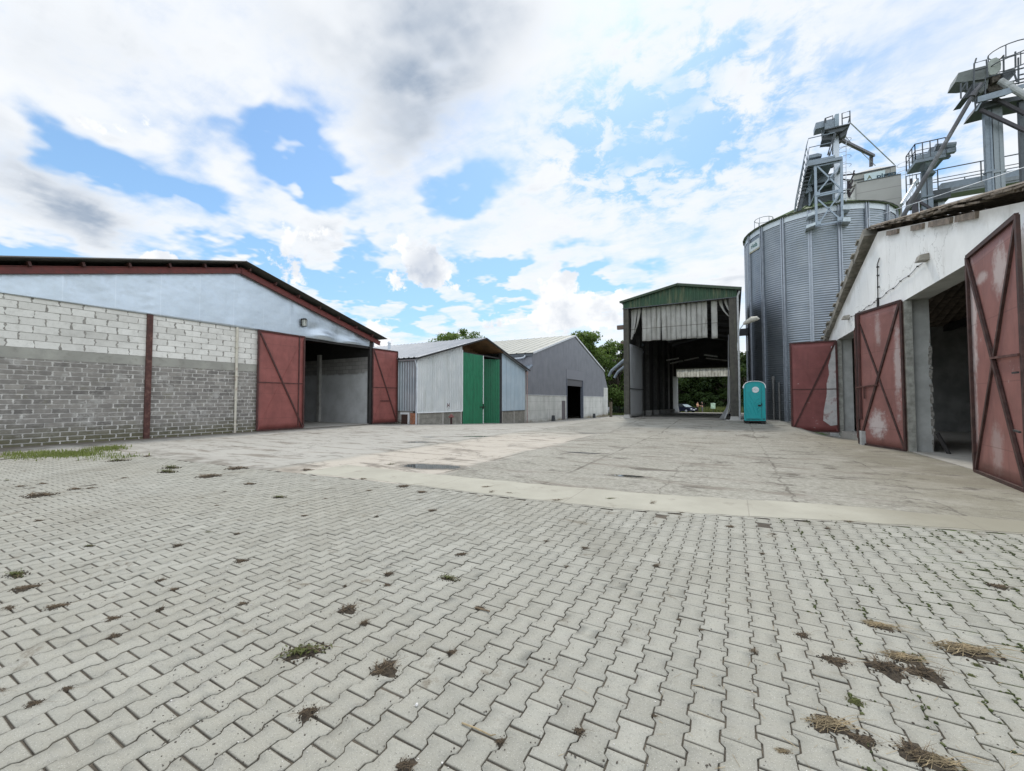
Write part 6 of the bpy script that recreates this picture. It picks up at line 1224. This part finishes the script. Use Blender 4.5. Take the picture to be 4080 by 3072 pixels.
def build_car():
    x, y = -7.75, 75.6; z = zyard(x, y); t = thing('parked_car', 'dark blue hatchback car parked behind the drive through shed', 'car', (0, 0, 0)); W = .86
    mp = simple('navy_car_paint', (.008, .012, .035), .22, metal=.3, var=.05, spec=.5); mg = simple('car_glass', (.02, .025, .03), .06, spec=.6, var=.05); mw = simple('windscreen_glare', (.30, .36, .38), .08, spec=.6, var=.05)
    prof = [(-2.1, .35), (-2.15, .62), (-2.1, .93), (-1.75, 1.0), (1.0, .94), (1.75, .82), (2.12, .66), (2.18, .42), (2.1, .25), (-2.05, .25)]
    mb = MB(); L = [(px, -W, pz) for px, pz in prof]; mb.prism(L[::-1], (0, 2 * W, 0)); mb.build('body', mp, t)
    g = [(-1.95, .97), (-1.2, 1.38), (-.2, 1.45), (.35, 1.38), (1.15, .93)]; mb = MB(); a = [mb.vert((px, -W + (pz - .93) * .35, pz)) for px, pz in g]; b_ = [mb.vert((px, W - (pz - .93) * .35, pz)) for px, pz in g]; mb.face(a); mb.face(b_[::-1])
    for k in (0, 3): mb.face((a[k], b_[k], b_[k + 1], a[k + 1])) if k == 0 else None
    mb.build('side_glass', mg, t)
    mb = MB(); mb.poly([(.36, -.70, 1.385), (1.17, -.84, .945), (1.17, .84, .945), (.36, .70, 1.385)]); mb.build('windscreen', mw, t)
    mb = MB(); mb.prism([(-1.25, -.72, 1.385), (-.2, -.69, 1.46), (.4, -.71, 1.39), (.38, .71, 1.39), (-.2, .69, 1.46), (-1.25, .72, 1.385)], (0, 0, .03)); mb.bar((.36, -.72, 1.4), (1.18, -.85, .95), .05); mb.bar((-.35, -.7, 1.43), (-.4, -.85, .95), .05); mb.build('roof', mp, t)
    for px in (-1.35, 1.35):
        for py in (-.80, .80):
            mb = MB(); mb.tube([(px, py - .1, .31), (px, py + .1, .31)], .31, 18); w = mb.build('wheel', M_BLACK, t); mb = MB(); s = -1 if py < 0 else 1; mb.tube([(px, py + s * .085, .31), (px, py + s * .112, .31)], [.2, .19], 12); mb.build('rim', M_GALV, w)
    for py in (-.62, .62): mb = MB(); mb.obox((2.1, py, .64), (.08, 0, 0), (0, .17, 0), (0, 0, .06)); mb.build('headlight', M_WHITE, t)
    mb = MB(); mb.box(2.17, 2.2, -.26, .26, .42, .54); mb.build('number_plate', M_WHITE, t)
    for py in (-.92, .92): mb = MB(); mb.obox((.75, py, .98), (.08, 0, 0), (0, .09, 0), (0, 0, .07)); mb.build('mirror', mp, t)
    t.location = (x, y, z); t.rotation_euler = (0, 0, R(-33))
build_car()

def skin_body(name, nodes, edges, mat, parent, root=0):
    me = bpy.data.meshes.new(name); me.from_pydata([n[:3] for n in nodes], edges, []); me.materials.append(mat); o = bpy.data.objects.new(name, me); COL.objects.link(o); o.parent = parent
    md = o.modifiers.new('skin', 'SKIN')
    if not me.skin_vertices: me.skin_vertices.new()
    for i, n in enumerate(nodes): sv = me.skin_vertices[0].data[i]; sv.radius = (n[3], n[4] if len(n) > 4 else n[3]); sv.use_root = (i == root)
    s = o.modifiers.new('smooth', 'SUBSURF'); s.levels = 1; s.render_levels = 1; me.update(); return o
def build_person(x, y, face, label, shirt, trousers, hair, fold, cap=False):
    t = thing('person', label, 'person', (0, 0, 0)); skin = simple('skin', (.45, .26, .18), .6, var=.05)
    # the body faces +X before it is turned
    N = [(0,0,.95,.13,.16),(0,0,1.15,.11,.14),(.01,0,1.36,.12,.18),(.0,0,1.49,.06),(.02,0,1.56,.055),(.03,0,1.64,.085,.075),(.03,0,1.72,.075,.07),
         (0,.19,1.42,.055),(.02,.25,1.16,.042),(.0,-.19,1.42,.055),(.02,-.25,1.16,.042)]
    if fold: N += [(.20,.14,1.12,.035),(.26,-.06,1.14,.028),(.28,-.13,1.15,.018),(.20,-.14,1.10,.035),(.27,.04,1.10,.028),(.29,.11,1.11,.018)]
    else: N += [(.26,.2,1.12,.035),(.36,.12,1.18,.027),(.42,.09,1.2,.018),(.24,-.22,1.08,.035),(.36,-.15,1.12,.027),(.41,-.12,1.14,.018)]
    N += [(0,.10,.86,.095),(.01,.11,.48,.06),(-.02,.11,.08,.042),(.12,.12,.035,.038),(0,-.10,.86,.095),(.02,-.11,.48,.06),(-.01,-.11,.08,.042),(.13,-.12,.035,.038)]
    E = [(0,1),(1,2),(2,3),(3,4),(4,5),(5,6),(2,7),(7,8),(2,9),(9,10),(8,11),(11,12),(12,13),(10,14),(14,15),(15,16),(0,17),(17,18),(18,19),(19,20),(0,21),(21,22),(22,23),(23,24)]
    skin_body('body', N, E, skin, t)
    G = lambda i, k: N[i][:3] + tuple(q * k + .012 for q in N[i][3:])
    S = [G(0, 1.05), G(1, 1.1), G(2, 1.08), G(7, 1.1), G(8, 1.2), G(9, 1.1), G(10, 1.2), (0, 0, 1.46, .07, .08)]; skin_body('shirt', S, [(0,1),(1,2),(2,3),(3,4),(2,5),(5,6),(2,7)], shirt, t)
    T = [(0, 0, .98, .15, .17), G(17, 1.06), G(18, 1.15), (-.02, .11, .1, .062), G(21, 1.06), G(22, 1.15), (-.01, -.11, .1, .062)]; skin_body('trousers', T, [(0,1),(1,2),(2,3),(0,4),(4,5),(5,6)], trousers, t)
    for q in ((.05, .12), (.06, -.12)): skin_body('shoe', [(q[0] - .06, q[1], .05, .05), (q[0] + .1, q[1], .04, .042)], [(0, 1)], M_BLACK, t)
    skin_body('cap' if cap else 'hair', [(.0, 0, 1.70, .088, .08), (.0, 0, 1.745, .075, .07)] + ([(.13, 0, 1.70, .03, .06)] if cap else [(-.05, 0, 1.64, .06)]), [(0, 1), (0, 2)], hair, t)
    t.location = (x, y, zyard(x, y)); t.rotation_euler = (0, 0, face)
build_person(-5.42, 75, R(-30), 'person in a pale orange top and black trousers with folded arms', simple('peach_shirt', (.62, .36, .22), .8, var=.1), simple('black_trousers', (.015, .014, .014), .8), simple('dark_hair', (.02, .015, .012), .6), True)
build_person(-4.70, 75.1, R(195), 'person in a black shirt and grey trousers facing the other', simple('black_shirt', (.014, .014, .014), .8), simple('grey_trousers', (.10, .10, .11), .8), simple('grey_cap', (.28, .28, .29), .8), False, True)

# ---------------------------------------------------------------- weeds and litter on the stones
M_SOIL = simple('dry_soil', (.036, .028, .019), 1.0, var=.5, scale=30, dirt=(.095, .075, .05), dirt_scale=40, dirt_amt=.7, bump=.8, bscale=90)
M_STRAW = simple('dry_straw', (.30, .235, .14), .8, var=.4, scale=12); M_TWIG = simple('brown_stem', (.15, .11, .07), .9, var=.4, scale=12); M_WEED = mat_leaf('weed_leaves', (.06, .075, .02), (.16, .17, .055)); M_MOSS = simple('olive_moss', (.06, .065, .02), 1.0, var=.5, scale=40, bump=.8, bscale=120)
def stem(mb, p, h, a, lean, r):
    q = [Vector(p)]; d = Vector((math.cos(a), math.sin(a), 0))
    for k in range(1, 4): q.append(Vector(p) + d * lean * h * (k / 3) ** 1.5 + Vector((random.uniform(-.06, .06) * h, random.uniform(-.06, .06) * h, h * k / 3 * (1 - .2 * lean * k / 3))))
    mb.tube(q, [r, r * .9, r * .75, r * .4], 4)
    if random.random() < .6: mb.tube([q[2], q[2] + Vector((random.uniform(-.3, .3), random.uniform(-.3, .3), .25)) * h], [r * .6, r * .3], 4)
def make_tuft(name, label, cat, soil, nstem, hs, straw, leaf, green, rx=1.0, ry=.55, seed=0, soilmat=None, rstem=.0026, group=None):
    """unit tuft about 0.2 m across, long axis X"""
    random.seed(seed); t = thing(name, label, cat, (0, 0, 0), group)
    if soil:
        mb = MB(); nr, na = 6, 18; rings = []
        for i in range(nr + 1):
            f = i / nr; rg = []
            for k in range(na):
                a = 2 * math.pi * k / na; w = (1 - f) * (1 + .28 * math.sin(a * 3 + seed) + .16 * math.sin(a * 7 + seed * 2) + random.uniform(-.09, .09)); rg.append(mb.vert((math.cos(a) * w * .1 * rx, math.sin(a) * w * .1 * ry * 1.5, (soil * (1 - (1 - f) ** 2) * random.uniform(.7, 1.25) - .001) if i else -.003)))
            rings.append(rg)
        for a_, b_ in zip(rings, rings[1:]):
            for k in range(na): mb.face((a_[k], a_[(k + 1) % na], b_[(k + 1) % na], b_[k]))
        for k in range(70): a = random.uniform(0, 6.28); q = random.uniform(.35, 1.45); c = Vector((math.cos(a) * .1 * rx * q, math.sin(a) * .13 * ry * q, .002)); s = random.uniform(.0015, .006); c.z = .002 + max(0, soil * (1 - q) * 1.6); mb.obox(c, (s, 0, 0), (0, s, s * .4), (0, 0, s * .7))
        mb.build('soil_clump', soilmat or M_SOIL, t)
    if nstem:
        mb = MB()
        for k in range(nstem): stem(mb, (random.uniform(-.075, .075) * rx, random.uniform(-.06, .06) * ry, .004), random.uniform(.4, 1) * hs, random.uniform(0, 6.28), random.uniform(.2, 1.3), rstem * random.uniform(.3, .8))
        mb.build('stems', M_TWIG if not green else M_WEED, t)
    if straw:
        mb = MB()
        for k in range(straw):
            a = random.gauss(0, .5); L = random.uniform(.04, .13) * (1.6 if random.random() < .15 else 1); c = Vector((random.uniform(-.1, .1) * rx, random.uniform(-.07, .07) * ry, random.uniform(.004, .028))); d = Vector((math.cos(a), math.sin(a), random.uniform(-.15, .2))) * L / 2; mb.tube([c - d, c + Vector((0, 0, .004)), c + d], rstem * random.uniform(.25, .6), 4)
        for k in range(max(1, straw // 16)):                      # a few long pale stems reaching out of the heap
            a = random.uniform(-.9, .9); L = random.uniform(.14, .30); c = Vector((random.uniform(-.05, .09) * rx, random.uniform(-.06, .06) * ry, .02)); d = Vector((math.cos(a), math.sin(a), .02)) * L; mb.tube([c, c + d * .5 + Vector((0, .01, .012)), c + d], [.0017, .0015, .0010], 4)
        mb.build('straw', M_STRAW if straw > 30 else M_TWIG, t)
    if leaf:
        mb = MB()
        for k in range(leaf):
            c = Vector((random.gauss(0, .05) * rx, random.gauss(0, .045) * ry, random.uniform(.004, .035))); a = random.uniform(0, 6.28); d = Vector((math.cos(a), math.sin(a), random.uniform(-.2, .6))) * random.uniform(.012, .03); s = Vector((-math.sin(a), math.cos(a), 0)) * random.uniform(.003, .007); mb.tone = random.random(); mb.poly([c - d, c + s, c + d, c - s])
        mb.build('leaves', M_WEED, t)
    return t
PROTO = {
 'clod': make_tuft('weed_tuft', 'x', 'weed', .026, 46, .085, 26, 0, False, 1.0, .8, 11), 'dry': make_tuft('weed_tuft', 'x', 'weed', .010, 24, .10, 8, 0, False, .7, .6, 12), 'flat': make_tuft('weed_tuft', 'x', 'weed', .008, 26, .04, 22, 0, False, 1.0, .6, 13),
 'twig': make_tuft('weed_tuft', 'x', 'weed', .006, 5, .12, 0, 0, False, .3, .4, 14), 'green': make_tuft('weed_tuft', 'x', 'weed', .004, 16, .05, 14, 75, True, 1.15, .5, 15), 'straw': make_tuft('straw_heap', 'x', 'straw', .014, 5, .04, 90, 0, False, 1.0, .55, 16),
 'moss': make_tuft('moss_clump', 'x', 'moss', .024, 4, .04, 4, 30, False, .8, .6, 17, M_MOSS)}
USED = set()
def tuft(kind, u, v, wpx, label=None, rz=None, group='small weed tufts in the paving joints'):
    p = PG(u, v, .0); dist = -_s * p.x + _c * p.y; sc = wpx / FPX * dist / .235
    sc = max(.2, min(2.0, sc)) * {'green': .78, 'clod': .82, 'flat': .85}.get(kind, 1.0); pr = PROTO[kind]; rz = random.uniform(-.5, .5) + YAW if rz is None else rz
    generic = {'clod': 'lump of dark soil with dry stems on the grey paving', 'dry': 'dry brown weed tuft in a joint of the paving', 'flat': 'flattened brown weed scrap on the grey paving', 'twig': 'thin bare weed stalk standing in a paving joint', 'green': 'small green weed patch in the paving joints', 'straw': 'pile of dry straw on the paving', 'moss': 'loose olive moss clump on the paving'}[kind]
    if wpx < 75 and kind in ('dry', 'twig', 'flat'):                # weeds grow out of the joints
        p.x = round(p.x / PITCH_X + .5) * PITCH_X - PITCH_X / 2
    if kind not in USED: USED.add(kind); o = pr; o.location = (p.x, p.y, -.002); o.rotation_euler = (0, 0, rz); o.scale = (sc,) * 3; o['label'] = label or generic
    else: o = dup(pr, (p.x, p.y, -.002), rz, sc, label or generic)
    if not label: o['group'] = group
    elif 'group' in o.keys(): del o['group']
c1 = lambda x, y: (x * .9222, y * .9222 + 1700)
c2 = lambda x, y: (2040 + x * .9222, y * .9222 + 1700)
random.seed(40)
tuft('clod', *c1(1665, 1050), 135, 'largest dark soil lump with dry stems, left of the middle foreground', .9)
tuft('dry', *c1(1330, 1240), 110, 'dry tuft with tall bent stems rising from dark soil low in the left half')
tuft('clod', *c1(1505, 790), 85, 'dark tuft with upright stems above the largest soil lump')
tuft('green', *c1(1310, 975), 190, 'long green weed trailing diagonally across several paving stones', .75)
tuft('green', *c1(1940, 655), 95, 'olive green weed patch near the centre of the paving')
tuft('green', *c1(1205, 305), 62, 'single bright green weed far out on the left paving')
tuft('green', *c1(740, 178), 110, 'upper of two green weed strips near the slab edge', .1); tuft('green', *c1(722, 196), 95, 'lower of two green weed strips near the slab edge', .1)
tuft('green', *c1(510, 148), 120, 'tallest green weed beside the grass strip at the left'); tuft('green', *c2(425, 312), 45, 'green weed sprouting at the pale kerb strip')
tuft('clod', *c2(1625, 1050), 165, 'left half of the big double straw and soil heap', -.25); tuft('clod', *c2(1790, 1070), 150, 'right half of the big double straw and soil heap', .15); tuft('straw', *c2(1690, 1000), 120, 'straw lying across the big double soil heap', .2)
tuft('flat', *c2(1395, 1012), 120, 'ragged straw scrap left of the big double heap', .3); tuft('straw', *c2(1590, 862), 95, 'neat little straw pile above the big double heap', .0); tuft('straw', *c2(1965, 972), 170, 'broad straw mat nearest the right edge', .2)
tuft('moss', *c2(1487, 1188), 70, 'round olive moss clump with pale straws to its right'); tuft('straw', *c2(1375, 1290), 150, 'star of pale straws in the lower right foreground', .4); tuft('flat', *c2(1515, 1355), 130, 'dark dirt streak right below the star of straws', .35)
tuft('clod', *c2(1755, 1420), 165, 'soil and straw heap at the bottom edge on the right', .5); tuft('straw', *c2(1830, 1450), 150, 'straws trailing from the heap at the bottom edge', .2); tuft('straw', *c2(1170, 1402), 55, 'tiny straw bundle by the bottom edge')
for k, x, y, w in (('dry',1600,858,60),('dry',1690,640,55),('flat',1693,690,40),('dry',700,668,50),('dry',770,712,42),('dry',1030,465,30),('dry',770,515,48),('flat',1030,575,62),('flat',240,778,90),('flat',40,785,75),('flat',480,826,65),('flat',475,892,60),('flat',110,697,95),('clod',1755,1470,100),('dry',2190,1375,60),
        ('twig',1620,388,50),('flat',1300,382,36),('flat',1080,248,52),('flat',1975,548,55),('twig',690,790,70),('flat',1040,760,45),('twig',1490,690,45),('dry',1978,985,58),('twig',970,282,30),('flat',930,338,28),('flat',160,403,38),('flat',1590,275,30),('flat',1820,283,52),('flat',2085,260,48),('dry',2115,283,34),('flat',2190,286,36),('flat',5,1140,60),('flat',1410,311,22),('flat',1860,361,44),
        ('flat',280,1120,60),('flat',150,1200,70),('flat',330,272,60),('flat',170,298,120),('flat',180,245,40),('flat',400,268,40),('flat',90,258,40),('flat',640,128,40),('flat',900,216,110),('flat',1020,182,90),('flat',1330,188,55),('flat',1740,258,60),('flat',1560,225,40),('green',385,515,42),('green',900,455,30),('green',1690,163,36),('green',30,232,30),('green',70,640,110),('flat',2080,785,50),('flat',540,222,30)):
    tuft(k, *c1(x, y), w)
for k, x, y, w in (('flat',1265,902,70),('dry',1068,978,50),('dry',300,1322,70),('dry',630,602,42),('flat',245,605,34),('flat',320,525,44),('flat',150,495,32),('dry',605,332,42),('dry',1335,437,32),('flat',1435,408,44),('flat',740,372,28),('flat',1105,460,26),('twig',85,338,30),('flat',185,318,54),('flat',945,432,44),('dry',1975,548,28),('flat',545,620,18),('flat',1040,636,20),('flat',1610,515,24),('flat',1395,550,26),('flat',745,838,24),('flat',832,880,20),('flat',655,1262,30),('flat',1110,552,30),('moss',2010,1030,36),('moss',1985,1075,40),('flat',2100,690,80)):
    tuft(k, *c2(x, y), w)
for k in PROTO:
    if k not in USED:
        for ch in list(PROTO[k].children): bpy.data.objects.remove(ch)
        bpy.data.objects.remove(PROTO[k])
def build_litter():
    p = PG(1661, 2812); bm = bmesh.new(); bmesh.ops.create_icosphere(bm, subdivisions=2, radius=.0085)
    for v in bm.verts: v.co *= random.uniform(.8, 1.2); v.co.z *= .8
    me = bpy.data.meshes.new('pebble'); bm.to_mesh(me); bm.free(); me.materials.append(simple('pale_stone', (.55, .54, .52), .8, var=.2, scale=60)); o = bpy.data.objects.new('pebble', me); COL.objects.link(o); o.location = (p.x, p.y, .006); tag(o, 'pale round pebble lying alone on a paving stone in the foreground', 'pebble')
    mb = MB(); a, b_ = PG(1840, 2885), PG(1955, 2935); a.z = b_.z = .005; mb.tube([a, a.lerp(b_, .5) + Vector((0, 0, .004)), b_], [.004, .0035, .003], 5); mb.tube([b_, b_ + Vector((.02, .012, .004))], [.003, .002], 5); mb.build('dry_twig', M_STRAW, None, 'straw coloured forked twig on the foreground paving', 'twig', loc=(a.x, a.y, 0))
    mb = MB(); a, b_ = PG(1893, 2424), PG(1950, 2438); a.z = b_.z = .006; mb.tube([a, b_], [.006, .005], 6); mb.tube([b_ - Vector((.02, 0, 0)), b_ + Vector((.015, -.02, .008))], [.005, .003], 5); mb.build('dark_twig', M_TWIG, None, 'short dark stick lying near the middle of the paving', 'twig', loc=(a.x, a.y, 0))
    mb = MB()
    for k in range(5200):                                      # loose grains, most of them along the joints
        y = .4 + 4.6 * random.random() ** 1.6; x = random.uniform(-1.0 - 1.6 * y, .3 + .6 * y)
        if random.random() < .7: i = round(x / PITCH_X + .5) - .5; x = i * PITCH_X + random.gauss(0, .012)
        s = random.uniform(.0008, .0026) * (1.6 if random.random() < .06 else 1); c = Vector((x, y, .0005)); mb.tone = random.random(); mb.obox(c, (s, s * .3, 0), (-s * .3, s * .8, 0), (0, 0, s * .6))
    for k in range(900):                                       # dark crumbs of soil and chaff all over the stones
        x, y = random.uniform(-9, 4.5), .5 + 5 * random.random(); s = random.uniform(.002, .006); a = random.uniform(0, 3.1); mb.tone = random.uniform(0, .5); mb.obox((x, y, .001), (s * math.cos(a), s * math.sin(a), 0), (-s * .5 * math.sin(a), s * .5 * math.cos(a), 0), (0, 0, s * .3))
    sb = MB()
    for k in range(420):                                       # loose stems blown around the heaps at the right
        x, y = random.gauss(.75, .55), random.gauss(1.75, .7)
        if y < .5: continue
        a = random.gauss(.5, .9); L = random.uniform(.015, .07); d = Vector((math.cos(a), math.sin(a), random.uniform(-.02, .04))) * L; sb.tube([(x, y, .002), Vector((x, y, .003)) + d], random.uniform(.0005, .0011), 3)
    sb.build('chaff', M_STRAW, kind='stuff')
    ms = MB()
    for i in range(3, 24):                                     # moss cushions following the joints towards the white barn
        ph = random.uniform(0, 6)
        for k in range(420):
            y = random.uniform(2.2, min(6.6, edge((i + .5) * PITCH_X))); x0 = (i + .5) * PITCH_X; fy = ((y - (i % 2) * .1) / .2) % 1.0; zz = .0107 * (1 if .3 < fy < .8 else -1)
            if math.sin(y * 5 + ph) + math.sin(y * 13 + ph * 2) * .6 + random.gauss(0, .35) < 1.25 - .42 * x0: continue
            s = random.uniform(.003, .0075); a = random.uniform(0, 3.1); ms.tone = random.random(); c = Vector((x0 + zz + random.gauss(0, .004), y, random.uniform(-.002, .002)))
            if random.random() < .35: c.x = x0 + random.uniform(-.07, .0); c.y = round((y - (i % 2) * .1) / .2 + .5) * .2 - .1 + (i % 2) * .1 + random.gauss(0, .003)
            ms.obox(c, (s * math.cos(a), s * math.sin(a), 0), (-s * .7 * math.sin(a), s * .7 * math.cos(a), 0), (0, 0, s * .6))
    m, g, b = new_mat('joint_moss'); g.put(b.inputs['Base Color'], g.mix(g.attr('tone'), (.028, .036, .012), (.07, .085, .025))); b.inputs['Roughness'].default_value = 1.0
    ms.build('moss', m, kind='stuff')
    m, g, b = new_mat('grit_grains'); g.put(b.inputs['Base Color'], g.mix(g.rng(g.attr('tone'), .55, .95), (.06, .05, .04), (.55, .53, .5))); b.inputs['Roughness'].default_value = .9
    mb.build('grit', m, kind='stuff')
build_litter()
for o in list(bpy.data.objects):
    if '_base' in o.keys(): del o['_base']
